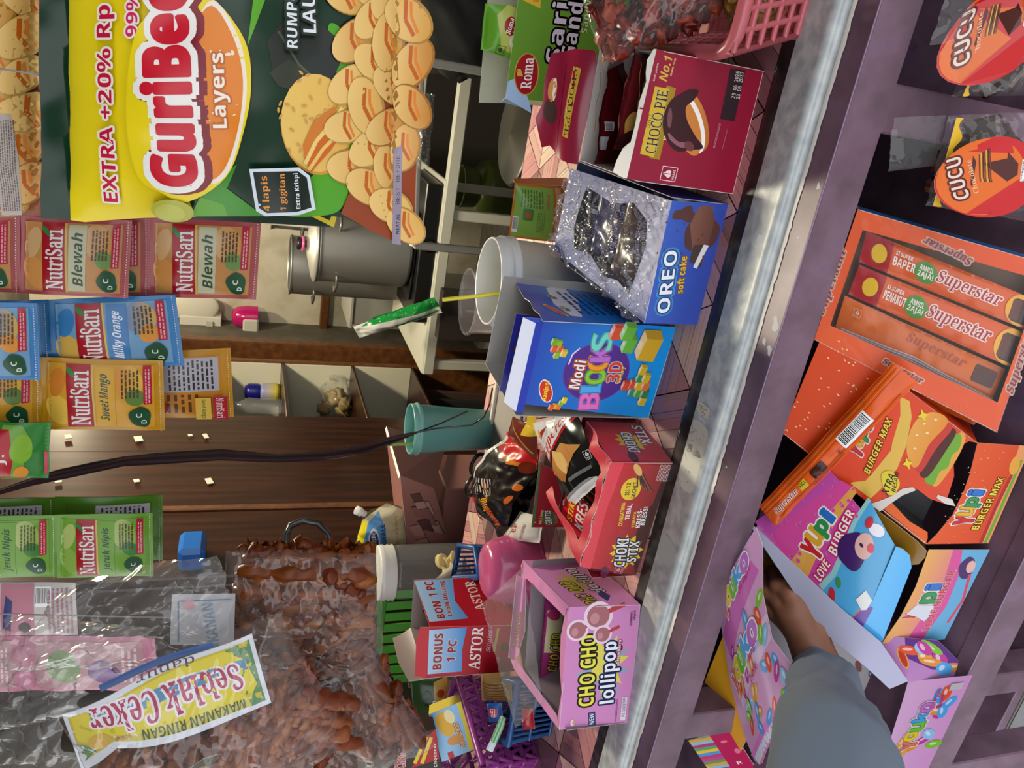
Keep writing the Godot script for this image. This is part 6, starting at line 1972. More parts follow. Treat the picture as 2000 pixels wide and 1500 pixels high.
func loose_bar() -> void:
	var q = [Vector3(-0.4654, 0.8128, -0.6685), Vector3(-0.2341, 0.7527, -0.5989), Vector3(-0.2193, 0.7756, -0.6183), Vector3(-0.4466, 0.8325, -0.6848), 24.63, 3.26]
	var t = thing("wafer_bar", "single orange wafer bar lying loose across the burger cartons with its barcode up", "chocolate bar", (q[0] + q[1]) / 2)
	var s = Sheet.new()
	var w: float = q[4]
	var h: float = q[5]
	var o = [0.0, 0.2, 0.0, h - 0.2]
	var edge = []
	for k in 13:
		edge.append(0.18 if k % 2 else 0.0)
		edge.append(h * k / 12.0)
	for k in 13:
		edge.append(w - (0.18 if k % 2 else 0.0))
		edge.append(h * (12 - k) / 12.0)
	s.poly(edge, "d8581a")
	for k in 5:  # light and dark lines painted as highlights along the wrapper
		s.line([0.3, h * (0.62 + 0.08 * k), w - 0.3, h * (0.66 + 0.075 * k)], 0.06, "e88a4a" if k % 2 else "b03f10")
	s.line([1.6, h * 0.16, w * 0.5, h * 0.2, w - 2.2, h * 0.12], 0.22, "b8420f")
	s.bars(w * 0.56, h * 0.2, w * 0.75, h * 0.72, rng)
	s.text("Superstar", [w * 0.15, h * 0.42, w * 0.17, h * 0.28, 0.0], "8e1a3a", "sb", "e8cdb8", 0.08, 0.25)
	s.poly([w * 0.255, h * 0.3, w * 0.305, h * 0.24, w * 0.31, h * 0.6, w * 0.26, h * 0.56], "c8b02c")
	s.text("FULL", [w * 0.283, h * 0.48, w * 0.04, h * 0.14, 0.0], "1c1812", "b")
	s.round_rect(w * 0.35, h * 0.22, w * 0.44, h * 0.6, 0.3, "3a1c16")
	s.round_rect(w * 0.36, h * 0.22, w * 0.4, h * 0.42, 0.2, "6a3a2c")
	s.halal(w * 0.53, h * 0.3, 0.5, "5a2a10")
	s.lines(w * 0.32, h * 0.06, w * 0.54, h * 0.16, 2, "8a3410", rng)
	pouch(t, "wrapper", q, s, 0.02, col("c24a18"), 141, {"seal": 0.02, "wrinkle": 0.003})


func strip_packs() -> void:
	# clear packs of chocolate crackers with wavy yellow headers and round badges
	var labels = ["", ""]
	labels[0] = "clear snack pack with yellow wavy header and round red badge, nearest the orange wafer carton"
	labels[1] = "clear snack pack with wavy header at the right end of the lower shelf"
	for i in 2:
		var t = thing("badge_pack", labels[i], "snack bag", Vector3(0.0, 0.63, -0.62) if i == 0 else Vector3(0.14, 0.63, -0.62), "clear packs with round badges")
		var q = []
		if i == 0:
			q = [Vector3(-0.0504, 0.7073, -0.575), Vector3(0.0495, 0.7523, -0.575), Vector3(0.0316, 0.835, -0.605), Vector3(-0.0506, 0.8251, -0.605)]
		else:
			q = [Vector3(0.0636, 0.7483, -0.59), Vector3(0.1618, 0.7922, -0.59), Vector3(0.16, 0.8116, -0.62), Vector3(0.049, 0.8213, -0.62)]
		q.append_array([q[0].distance_to(q[1]) * 100.0, q[0].distance_to(q[3]) * 100.0])
		var s = Sheet.new()
		var w: float = q[4]
		var h: float = q[5]
		var pts = PackedVector2Array([Vector2(w * 0.01, h), Vector2(w * 0.01, h * 0.95)])
		for k in 49:
			var f = k / 48.0
			pts.append(Vector2(w * (0.02 + 0.96 * f), h * 0.925 + 0.35 * sin(f * TAU * 3.5)))
		pts.append(Vector2(w * 0.99, h))
		s.poly(pts, "d8a81c", "e0b42c")
		card(t, "wavy_header", [q[0] + Vector3(0, 0, 0.012), q[1] + Vector3(0, 0, 0.012), q[2] + Vector3(0, 0, 0.012), q[3] + Vector3(0, 0, 0.012), w, h], s, {"back": col("c89a2a")})
		s = Sheet.new()
		var bx: float = w * (0.42 if i == 0 else 0.55)
		var by: float = h * (0.6 if i == 0 else 0.72)
		var rx = w * 0.4
		var ry = w * 0.52
		s.oval(bx, by, rx, ry, "c01c20", 0.25)
		s.oval(bx, by + ry * 0.12, rx * 0.97, ry * 0.85, "d8641c", 0.25)
		s.poly([bx - rx * 0.9, by - ry * 0.1, bx - rx * 0.2, by + ry * 0.3, bx + rx * 0.85, by + ry * 0.4, bx + rx * 0.9, by - ry * 0.1, bx + rx * 0.4, by - ry * 0.55, bx - rx * 0.6, by - ry * 0.6], "4a1c14")
		for k in 7:
			s.line([bx - rx * 0.8 + k * 0.1, by - ry * 0.1 - k * 0.18, bx, by + ry * 0.15 - k * 0.2, bx + rx * 0.75, by + ry * 0.28 - k * 0.2], 0.14, ["6a2c1e", "c8a83a", "3a140e"][k % 3])
		s.text("CUCU", [bx - rx * 0.08, by + ry * 0.56, rx * 1.15, ry * 0.28, 0.42], "e0c8b8", "b", "5a1c12", 0.22, 0.0, 0.12)
		s.text("Chocolate", [bx, by + ry * 0.3, rx * 0.9, ry * 0.1, 0.42], "e0b088", "sb")
		s.bars(bx - rx * 0.1, by - ry * 0.78, bx + rx * 0.5, by - ry * 0.62, rng)
		var sp: Vector3 = (q[2] - q[1]).cross(q[1] - q[0]).normalized() * -0.022
		card(t, "round_badge", [q[0] + sp, q[1] + sp, q[2] + sp, q[3] + sp, w, h], s, {"back": col("c9c6c2"), "mat": M.gloss})
		film(t, "clear_film", q, 0.012, 151 + i, 40, 40, 0.005, 0.08)
		var fl = [q[3].lerp(q[2], 0.45), q[2], q[2] + Vector3(-0.01, 0.055, -0.005), q[3].lerp(q[2], 0.45) + Vector3(-0.012, 0.05, 0.0), w * 0.5, 5.0]
		film(t, "header_film", fl, 0.004, 153 + i, 20, 16, 0.004, 0.1)
		# chocolate crackers inside
		var g = Lump.new()
		var m = quad_map(q)
		for k in 9:
			var c = m.call(rng.randf_range(0.2, 0.8) * w, rng.randf_range(0.1, 0.75) * h, -0.034)
			g.box(c, Vector3(0.05, 0.012, 0.035), col("3a1a12"), Basis.from_euler(Vector3(rng.randf() * 0.8, rng.randf() * 3.0, rng.randf() * 0.8)), 0.003)
		put(t, "crackers", g, M.gloss, "stuff")


func person_arm() -> void:
	var t = thing("person", "person's brown hand and grey-blue sleeve reaching into the pink jelly bean carton", "person", Vector3(-0.6118, 0.7299, -0.5755))
	var wrist = Vector3(-0.6135, 0.7448, -0.6145)
	var cuff = Vector3(-0.6399, 0.7396, -0.5838)
	var elbow = Vector3(-0.5083, 0.9526, -0.3664)
	var shoulder = elbow + Vector3(-0.17, 0.14, 0.2)
	# hand: bones with radii, fingers pointing into the carton
	var palm = Vector3(-0.5827, 0.7647, -0.6392)
	var bones = [[elbow.lerp(cuff, 0.4), cuff, 0.035, 0.032], [cuff, wrist, 0.032, 0.026], [wrist, palm, 0.025, 0.022]]
	var kn = [Vector3(-0.5481, 0.7618, -0.6446), Vector3(-0.5564, 0.7739, -0.6471), Vector3(-0.5727, 0.778, -0.6558), Vector3(-0.5918, 0.7778, -0.6662)]
	var tips = [Vector3(-0.5449, 0.7522, -0.6943), Vector3(-0.5559, 0.759, -0.7053), Vector3(-0.5739, 0.7635, -0.7117), Vector3(-0.5898, 0.7678, -0.7127)]
	for k in 4:
		bones.append([wrist.lerp(palm, 0.4), kn[k], 0.018, 0.0125])
		var mid: Vector3 = kn[k].lerp(tips[k], 0.5) + Vector3(0.0, 0.014, 0.01)
		bones.append([kn[k], mid, 0.0105, 0.0092])
		bones.append([mid, tips[k], 0.0092, 0.0078])
	var th = [Vector3(-0.5773, 0.7335, -0.6232), Vector3(-0.5591, 0.7325, -0.6434), Vector3(-0.5521, 0.7352, -0.6667)]
	bones.append([wrist, th[0], 0.018, 0.014])
	bones.append([th[0], th[1], 0.013, 0.011])
	bones.append([th[1], th[2], 0.011, 0.0085])
	var g = Lump.new()
	flesh(g, bones, 0.0036, 0.006, col("8a5a44"))
	put(t, "body", g, M.skin)
	# sleeve
	g = Lump.new()
	var f = noise(161, 7.0, 3)
	var ax = [shoulder, elbow, elbow.lerp(cuff, 0.45), cuff.lerp(elbow, 0.08), cuff, cuff.lerp(elbow, 0.06), cuff.lerp(elbow, 0.3)]
	var rad = [0.075, 0.056, 0.048, 0.04, 0.037, 0.034, 0.034]
	var path = []
	var rr = []
	for k in ax.size() - 1:
		for j in 8:
			path.append(ax[k].lerp(ax[k + 1], j / 8.0))
			rr.append(lerpf(rad[k], rad[k + 1], j / 8.0))
	var side = (cuff - elbow).cross(Vector3.UP).normalized()
	var up = side.cross((cuff - elbow).normalized())
	g.grid(func(s, v) -> Vector3:
		var k: int = clampi(roundi(v * (path.size() - 1)), 0, path.size() - 1)
		var a: float = 0.0 if is_equal_approx(s, 1.0) else -TAU * s
		var dir: Vector3 = side * cos(a) + up * sin(a)
		var wr: float = 0.009 * f.get_noise_3dv(path[k] * 2.2 + dir * 0.1) + 0.003 * sin(v * 26.0 + cos(a) * 2.0)
		return path[k] + dir * (rr[k] + wr), 48, path.size() - 1, col("66707e"))
	put(t, "sleeve", g, M.cloth)


func flesh(g: Lump, bones: Array, cell: float, blend: float, color: Color) -> void:
	# one skin over tapered bones: smooth-joined distance field meshed as surface nets
	var field = {}
	for b in bones:
		var r: float = maxf(b[2], b[3]) + cell * 2.5
		var lo: Vector3 = ((b[0] as Vector3).min(b[1]) - Vector3.ONE * r) / cell
		var hi: Vector3 = ((b[0] as Vector3).max(b[1]) + Vector3.ONE * r) / cell
		for x in range(floori(lo.x), ceili(hi.x) + 1):
			for y in range(floori(lo.y), ceili(hi.y) + 1):
				for z in range(floori(lo.z), ceili(hi.z) + 1):
					var p = Vector3(x, y, z) * cell
					var ab: Vector3 = b[1] - b[0]
					var h = clampf((p - b[0]).dot(ab) / ab.length_squared(), 0.0, 1.0)
					var d: float = p.distance_to(b[0] + ab * h) - lerpf(b[2], b[3], h)
					if d > cell * 2.5:
						continue
					var key = Vector3i(x, y, z)
					if field.has(key):
						var e: float = field[key]
						var m = maxf(blend - absf(d - e), 0.0) / blend
						field[key] = minf(d, e) - m * m * blend * 0.25
					else:
						field[key] = d
	var far = cell * 2.5
	var verts = {}
	var norms = {}
	for key in field:
		for o in 8:
			var c: Vector3i = key - Vector3i(o & 1, (o >> 1) & 1, (o >> 2) & 1)
			if verts.has(c):
				continue
			var v = []
			var neg = 0
			for k in 8:
				var w: float = field.get(c + Vector3i(k & 1, (k >> 1) & 1, (k >> 2) & 1), far)
				v.append(w)
				if w < 0.0:
					neg += 1
			if neg == 0 or neg == 8:
				continue
			var sum = Vector3.ZERO
			var n = 0
			for k in 8:
				for ax in 3:
					if k & (1 << ax):
						continue
					var j: int = k | (1 << ax)
					if (v[k] < 0.0) != (v[j] < 0.0):
						var a = Vector3(k & 1, (k >> 1) & 1, (k >> 2) & 1)
						var b = Vector3(j & 1, (j >> 1) & 1, (j >> 2) & 1)
						sum += a.lerp(b, v[k] / (v[k] - v[j]))
						n += 1
			verts[c] = (Vector3(c) + sum / n) * cell
			norms[c] = Vector3(v[1] + v[3] + v[5] + v[7] - v[0] - v[2] - v[4] - v[6], v[2] + v[3] + v[6] + v[7] - v[0] - v[1] - v[4] - v[5], v[4] + v[5] + v[6] + v[7] - v[0] - v[1] - v[2] - v[3]).normalized()
	var axes = [Vector3i(1, 0, 0), Vector3i(0, 1, 0), Vector3i(0, 0, 1)]
	for key in field:
		for ax in 3:
			var a: float = field[key]
			var b: float = field.get(key + axes[ax], far)
			if (a < 0.0) == (b < 0.0):
				continue
			var u: Vector3i = axes[(ax + 1) % 3]
			var w: Vector3i = axes[(ax + 2) % 3]
			var q = [key - u - w, key - w, key, key - u]
			if not (verts.has(q[0]) and verts.has(q[1]) and verts.has(q[2]) and verts.has(q[3])):
				continue
			if a > b:
				q.reverse()
			for tri in [[0, 1, 2], [0, 2, 3]]:
				for k in [tri[0], tri[2], tri[1]]:
					g.v.append(verts[q[k]])
					g.n.append(norms[q[k]])
					g.c.append(color)


const RAIL := Vector3(0, 2.02, -0.62)


func hook_string(t: Node3D, top: Vector3) -> void:
	# thin string up to the rail above the frame
	var g = Lump.new()
	g.tube([top, Vector3(top.x, RAIL.y, RAIL.z)], 0.0006, col("8a8680"), 6)
	put(t, "string", g, M.matte)


func hanging_goods() -> void:
	var t = thing("hanging_rail", "round steel rail under the shop front that the snack packs hang from", "rail", Vector3(-0.4, 2.0, -0.62))
	var g = Lump.new()
	g.tube([Vector3(-1.7, RAIL.y, RAIL.z), Vector3(1.95, RAIL.y, RAIL.z)], 0.012, col("8a8d90"), 12)
	put(t, "rod", g, M.metal)
	g = Lump.new()
	for x in [-1.6, 0.0, 1.85]:
		g = Lump.new()
		g.tube([Vector3(x, RAIL.y, RAIL.z), Vector3(x, RAIL.y + 0.14, RAIL.z - 0.02), Vector3(x, 2.3, -0.77)], 0.008, col("8a8d90"), 8)
		put(t, "bracket", g, M.metal)
	chip_bags()
	drink_strips()
	spicy_bags()
	strap()


func crisp(s: Sheet, x: float, y: float, r: float, rot: float, tone: int) -> void:
	# printed layered crisp
	var c: Color = col(["d2a050", "c08838", "d8ac5e", "b87830", "c99444"][tone % 5])
	s.oval(x, y, r, r * 0.68, c.darkened(0.35), rot)
	s.oval(x, y + r * 0.05, r * 0.96, r * 0.62, c, rot, "e2bc74")
	s.line([x - r * 0.5, y - r * 0.2, x, y + r * 0.12, x + r * 0.6, y + r * 0.1], r * 0.14, "b85a1c")
	s.line([x - r * 0.4, y - r * 0.35, x + r * 0.1, y - r * 0.1, x + r * 0.55, y - r * 0.08], r * 0.1, "d87a2c")


func crisp_rows(s: Sheet, w: float, rows: int, top: float) -> void:
	# rows of printed crisps, each row lapping over the one above
	var z = s.z
	for r in rows:
		var y = top - top * (r + 0.6) / rows
		var n = int(w / 2.0)
		for k in n + 1:
			s.z = z + r * 8 + (k % 2) * 4
			var x = w * (k + 0.5 * (r % 2)) / n
			var dy = 0.25 * sin(k * 2.3 + r) + (1.0 if r == 0 and x < 2.2 else 0.0)
			if y + dy < 0.3 or x < 0.4 or x > w - 0.3:
				continue
			if not (Geometry2D.is_point_in_polygon(Vector2(x - 0.7, y + dy), s.outline) and Geometry2D.is_point_in_polygon(Vector2(x, y + dy - 0.3), s.outline)):
				continue
			crisp(s, x, y + dy, rng.randf_range(1.25, 1.65), rng.randf() * TAU, rng.randi() % 5)
	s.z = z + rows * 8


func chip_bags() -> void:
	var q = [Vector3(-0.1105, 1.3462, -0.4917), Vector3(0.0822, 1.3615, -0.4981), Vector3(0.0376, 1.5541, -0.5024), Vector3(-0.1168, 1.5602, -0.4978), 17.41, 20.60]
	var t = thing("chip_bag", "big yellow and green layered chip bag hanging in front at upper right", "chip bag", (q[0] + q[1]) / 2)
	var s = Sheet.new()
	var dk = "14301f"
	s.poly([0, 20.6, 0.04, 19.53, -0.04, 18.44, 0.55, 15.3, 1, 11.92, 1.22, 9.25, 1.51, 5.53, 1.42, 4.32, 0.68, 2.74, 0.12, 1.38, 0, 0, 17.41, 0, 17.41, 20.6], dk)
	s.poly([0.03, 19.15, -0.04, 18.44, 0.55, 15.3, 0.92, 12.64, 1.89, 12.94, 3.34, 12.5, 5.64, 12.07, 8.45, 11.94, 10.95, 11.8, 17.76, 11.77, 17.71, 19.13], "d9bd12", "e2cc1e")
	s.poly([0.92, 12.64, 1.13, 10.35, 1.24, 8.94, 2.86, 10.92, 4.3, 10.37, 3.39, 11.5, 1.91, 12.5], "3f8a22")
	s.poly([0.96, 12.93, 1, 11.92, 1.09, 10.92, 1.85, 11.15, 2.21, 12.36], "5a9a2a")
	s.poly(s.curve([1.48, 8.39, 1.55, 5.39, 2.38, 4.34, 4.58, 3.98, 7.82, 3.78, 11.01, 4.49, 11.53, 5.54, 8.6, 4.97, 5.07, 5.44, 3.06, 7.03]), "4f9a20")
	s.poly([10.42, 9.84, 13.14, 8.77, 14.18, 5.58, 15.71, 3.54, 16.54, 5.62, 16.36, 9.07], "3f8a22", "5aa02a")
	# seaweed
	s.poly([10.7, 8.8, 11.52, 8.21, 12.06, 7.41, 11.53, 5.8, 10.85, 4.8, 9.67, 4.86, 8.59, 5.5, 8.28, 7.09, 9.07, 8.46], "2a2e28")
	s.poly([9.2, 8.68, 9.9, 7.65, 9.11, 6.3, 8.32, 5.49, 8.16, 6.56, 8.53, 8.18], "353a30")
	s.line([11.25, 8.21, 9.64, 7.11, 8.58, 5.76], 0.12, "4e5640")
	# big crisp
	s.oval(6.54, 6.08, 2.67, 1.98, "c98f3a", 0.12)
	s.oval(6.62, 6.13, 2.59, 1.9, "d8a84c", 0.12, "e2bc66")
	for k in 34:
		s.z = 20.0
		var a = rng.randf() * TAU
		var d = sqrt(rng.randf())
		var c = Vector2(7.08, 6.41) + Vector2(cos(a) * d * 2.5, sin(a) * d * 1.8)
		s.oval(c.x, c.y, 0.16, 0.07, "c8964a", rng.randf() * 3.0, null, 0.0, 8)
	s.poly([5.5, 6.85, 6.81, 6.27, 7.37, 5.48, 7.66, 4.9, 6.84, 5.34, 5.86, 5.99, 5.02, 6.52, 4.46, 6.72], "c8742a")
	s.poly([4.47, 6.62, 5.81, 5.99, 6.57, 5.15, 7.27, 4.53, 6.18, 4.67, 5.21, 5.31, 4.49, 5.97, 4.04, 6.34], "c4601c")
	s.line([4.46, 6.72, 5.72, 6.12, 6.65, 5.34, 7.53, 4.69], 0.22, "e6c470")
	s.line([4.14, 6.5, 5.33, 5.72, 6.12, 4.93, 6.87, 4.36], 0.2, "e0b860")
	# crisps along the bottom
	s.poly([1.68, 4.59, 3.78, 3.84, 4.63, 3.07, 7.3, 3.38, 9.96, 3.43, 12.59, 3.74, 16.49, 3.56, 17.41, 0, 0, 0, 0.12, 1.38, 0.68, 2.74], "8e3c18")
	crisp_rows(s, q[4], 4, 5.0)
	s.poly([2.01, 1.4, -0.02, 1.38, -0.06, 0.86, 5.52, 0.92, 5.37, 1.45], "8f8496")
	s.text("BEST BEFORE", [3.64, 1.15, 2.68, 0.23, 0.023], "3a2a34", "m")
	s.text("NEAT AS", [1.13, 1.06, 1.16, 0.2, 0.001], "3a3a50", "b")
	# words
	s.text("EXTRA +20% Rp", [7.01, 16.91, 10.98, 0.96, 0.015], "b81c3c", "b", "e8dcd0", 0.12)
	s.text("99%", [12.02, 15.63, 2.31, 0.59, -0.030], "c0285a", "b", "e6d8d0", 0.1)
	s.poly(s.curve([1.94, 12.94, 3.59, 10.93, 5.99, 10.04, 8.5, 9.61, 10.8, 9.96, 12.88, 11.75, 12.33, 13.23, 11.49, 15.26, 7.51, 15.92, 3.48, 15.59, 2.33, 14.25]), "e0c81c")
	s.poly(s.curve([3.37, 11.9, 3.77, 10.87, 6.21, 10.1, 8.77, 9.83, 10.96, 10.29, 12.71, 11.58, 10.95, 12.51, 7.04, 12.36]), "e6d8c8")
	s.poly(s.curve([3.6, 11.96, 3.98, 11.04, 6.26, 10.29, 8.77, 10.03, 10.85, 10.51, 12.44, 11.64, 10.95, 12.48, 7.04, 12.31]), "d87a18")
	s.text("GuriBee", [8.28, 13.66, 10.89, 2.78, 0.047], "7a1424", "b", "7a1424", 0.5)
	s.text("GuriBee", [8.27, 13.89, 10.9, 2.56, 0.047], "e4e0dc", "b", "e4e0dc", 0.42)
	s.text("GuriBee", [8.27, 13.89, 10.67, 2.44, 0.048], "c01c2c", "b", "c01c2c", 0.12)
	s.text("Layers", [8.21, 11.17, 3.84, 0.96, 0.048], "e8dfd2", "b", "b85a14", 0.08)
	s.text("RUMPUT", [12.06, 7.51, 3.22, 0.54, 0.028], "d8dce0", "b", "26302a", 0.14, 0.12)
	s.text("LAUT", [12.43, 6.61, 2.46, 0.69, 0.056], "d8dce0", "b", "26302a", 0.14, 0.12)
	s.poly([4.1, 9.72, 4.31, 7.05, 3.87, 6.45, 1.95, 6.07, 1.56, 7.01, 1.33, 8.89, 1.64, 9.37], "ccd4dc")
	s.poly([3.94, 9.52, 4.11, 7.1, 3.75, 6.61, 2.05, 6.31, 1.75, 7.13, 1.54, 8.78, 1.82, 9.2], "141f1c")
	s.text("4 lapis", [2.71, 8.82, 2.08, 0.5, 0.089], "d88a34", "b")
	s.text("1 gigitan", [2.85, 7.89, 2.12, 0.44, 0.049], "d88a34", "b")
	s.text("Extra Krispi", [2.97, 7.11, 2.05, 0.33, 0.091], "d8dce0", "b")
	s.oval(1.26, 13.81, 0.75, 1.12, "a8a83c", 0.0)
	s.oval(1.13, 13.93, 0.58, 0.77, "b4b44a", 0.0)
	pouch(t, "bag", q, s, 0.055, col("1c3a28"), 171, {"seal": 0.07, "wrinkle": 0.003, "cell": 0.5})
	hook_string(t, q[3].lerp(q[2], 0.5))
	var u = [Vector3(-0.1266, 1.5701, -0.545), Vector3(0.0409, 1.5624, -0.545), Vector3(0.0281, 1.6157, -0.545), Vector3(-0.1314, 1.6294, -0.545), 16.39, 5.72]
	t = thing("chip_bag", "brown chip bag with a pale label at the top edge, above the big chip bag", "chip bag", (u[0] + u[1]) / 2)
	s = blank(u, "8a4a20")
	crisp_rows(s, u[4], 5, 7.6)
	s.poly([6.25, 1.97, 6.1, 1.2, 3.45, 0.93, 0.09, 1.02, 0.07, 2.05], "b4a8a0")
	s.lines(0.36, 1.05, 5.82, 1.94, 8, "6a5a5a", rng)
	pouch(t, "bag", u, s, 0.03, col("6a3a1c"), 172, {"seal": 0.05, "wrinkle": 0.003})
	hook_string(t, u[3].lerp(u[2], 0.5))
	var w = [Vector3(-0.1215, 1.3895, -0.57), Vector3(0.072, 1.4002, -0.57), Vector3(0.0375, 1.571, -0.57), Vector3(-0.1283, 1.5811, -0.57), 17.99, 18.30]
	t = thing("chip_bag", "dark green bag with a yellow edge peeping out behind the big chip bag", "chip bag", (w[0] + w[1]) / 2)
	s = blank(w, "14261c")
	s.poly([0, 0, 1.12, -0.27, 1.29, -0.04, 0.47, 0.3, 1.06, 1.77, 0.86, 1.92], "d8c020")
	s.rect(0.29, 9.03, 1.51, 12.47, "b4b09a")
	s.bars(0.37, 10.27, 1.12, 11.05, rng, false)
	pouch(t, "bag", w, s, 0.03, col("14261c"), 173, {"seal": 0.03})
	hook_string(t, w[3].lerp(w[2], 0.5))


func drink_sachet(t: Node3D, q: Array, bg: String, name_tint: String, flavour: String, fruit: Array, seed_value: int, back_side := false) -> void:
	# one sachet of a strip: margin, picture, red name block, flavour block, foot stripe
	var w: float = q[4]
	var h: float = q[5]
	var s = blank(q, bg)
	var f = func(k: int) -> Color: return col(fruit[k])
	if back_side:
		s.rect(w * 0.08, h * 0.1, w * 0.92, h * 0.9, f.call(0))
		s.rect(w * 0.42, h * 0.12, w * 0.9, h * 0.62, "a8a4ac")
		s.lines(w * 0.45, h * 0.16, w * 0.87, h * 0.58, 10, "3a3436", rng)
		s.lines(w * 0.1, h * 0.3, w * 0.38, h * 0.86, 9, "5a3a1c", rng)
	else:
		s.rect(w * 0.06, h * 0.08, w * 0.94, h * 0.95, f.call(0))
		s.oval(w * 0.3, h * 0.86, w * 0.22, h * 0.1, f.call(1), 0.3)
		s.oval(w * 0.68, h * 0.88, w * 0.2, h * 0.07, f.call(2), -0.2)
		s.oval(w * 0.72, h * 0.3, w * 0.22, h * 0.13, f.call(1), 0.2, f.call(2))
		s.oval(w * 0.5, h * 0.24, w * 0.12, h * 0.08, f.call(3), 0.5)
		s.poly([w * 0.06, h * 0.58, w * 0.94, h * 0.6, w * 0.94, h * 0.8, w * 0.06, h * 0.79], "9c1220")
		s.line([w * 0.06, h * 0.57, w * 0.94, h * 0.59], 0.16, "c8a848")
		s.text("NutriSari", [w * 0.48, h * 0.69, w * 0.76, h * 0.155, 0.015], "ddd6d4", "s", "ddd6d4", 0.025)
		s.oval(w * 0.84, h * 0.765, w * 0.07, h * 0.022, "2e7a3a", 0.6)
		s.rect(w * 0.08, h * 0.4, w * 0.92, h * 0.56, name_tint)
		s.text(flavour, [w * 0.5, h * 0.48, w * 0.66, h * 0.1, 0.03], "16402a" if bg != "3a78b0" else "d8dce8", "b", null, 0.0, 0.3)
		s.rect(w * 0.4, h * 0.1, w * 0.94, h * 0.17, "a81c34")
		s.lines(w * 0.42, h * 0.11, w * 0.9, h * 0.16, 2, "d8a0a8", rng)
		s.lines(w * 0.5, h * 0.2, w * 0.88, h * 0.36, 5, "4a3a2a", rng)
		s.oval(w * 0.22, h * 0.2, w * 0.15, h * 0.09, "1e4a30", 0.3, null, 0.1)
		s.text("C", [w * 0.24, h * 0.21, w * 0.06, h * 0.05, 0.0], "d0d8cc", "b")
		s.text("D", [w * 0.15, h * 0.17, w * 0.05, h * 0.045, 0.0], "d0d8cc", "b")
	for k in 30:
		s.z = 40.0
		s.line([w * (k + 0.2) / 30.0, h * 0.03, w * (k + 0.6) / 30.0, h * 0.03], 0.05, "e0dcd0")
	pouch(t, "sachet", q, s, 0.012, col(bg), seed_value, {"seal": 0.06, "wrinkle": 0.0022, "cell": 0.4})


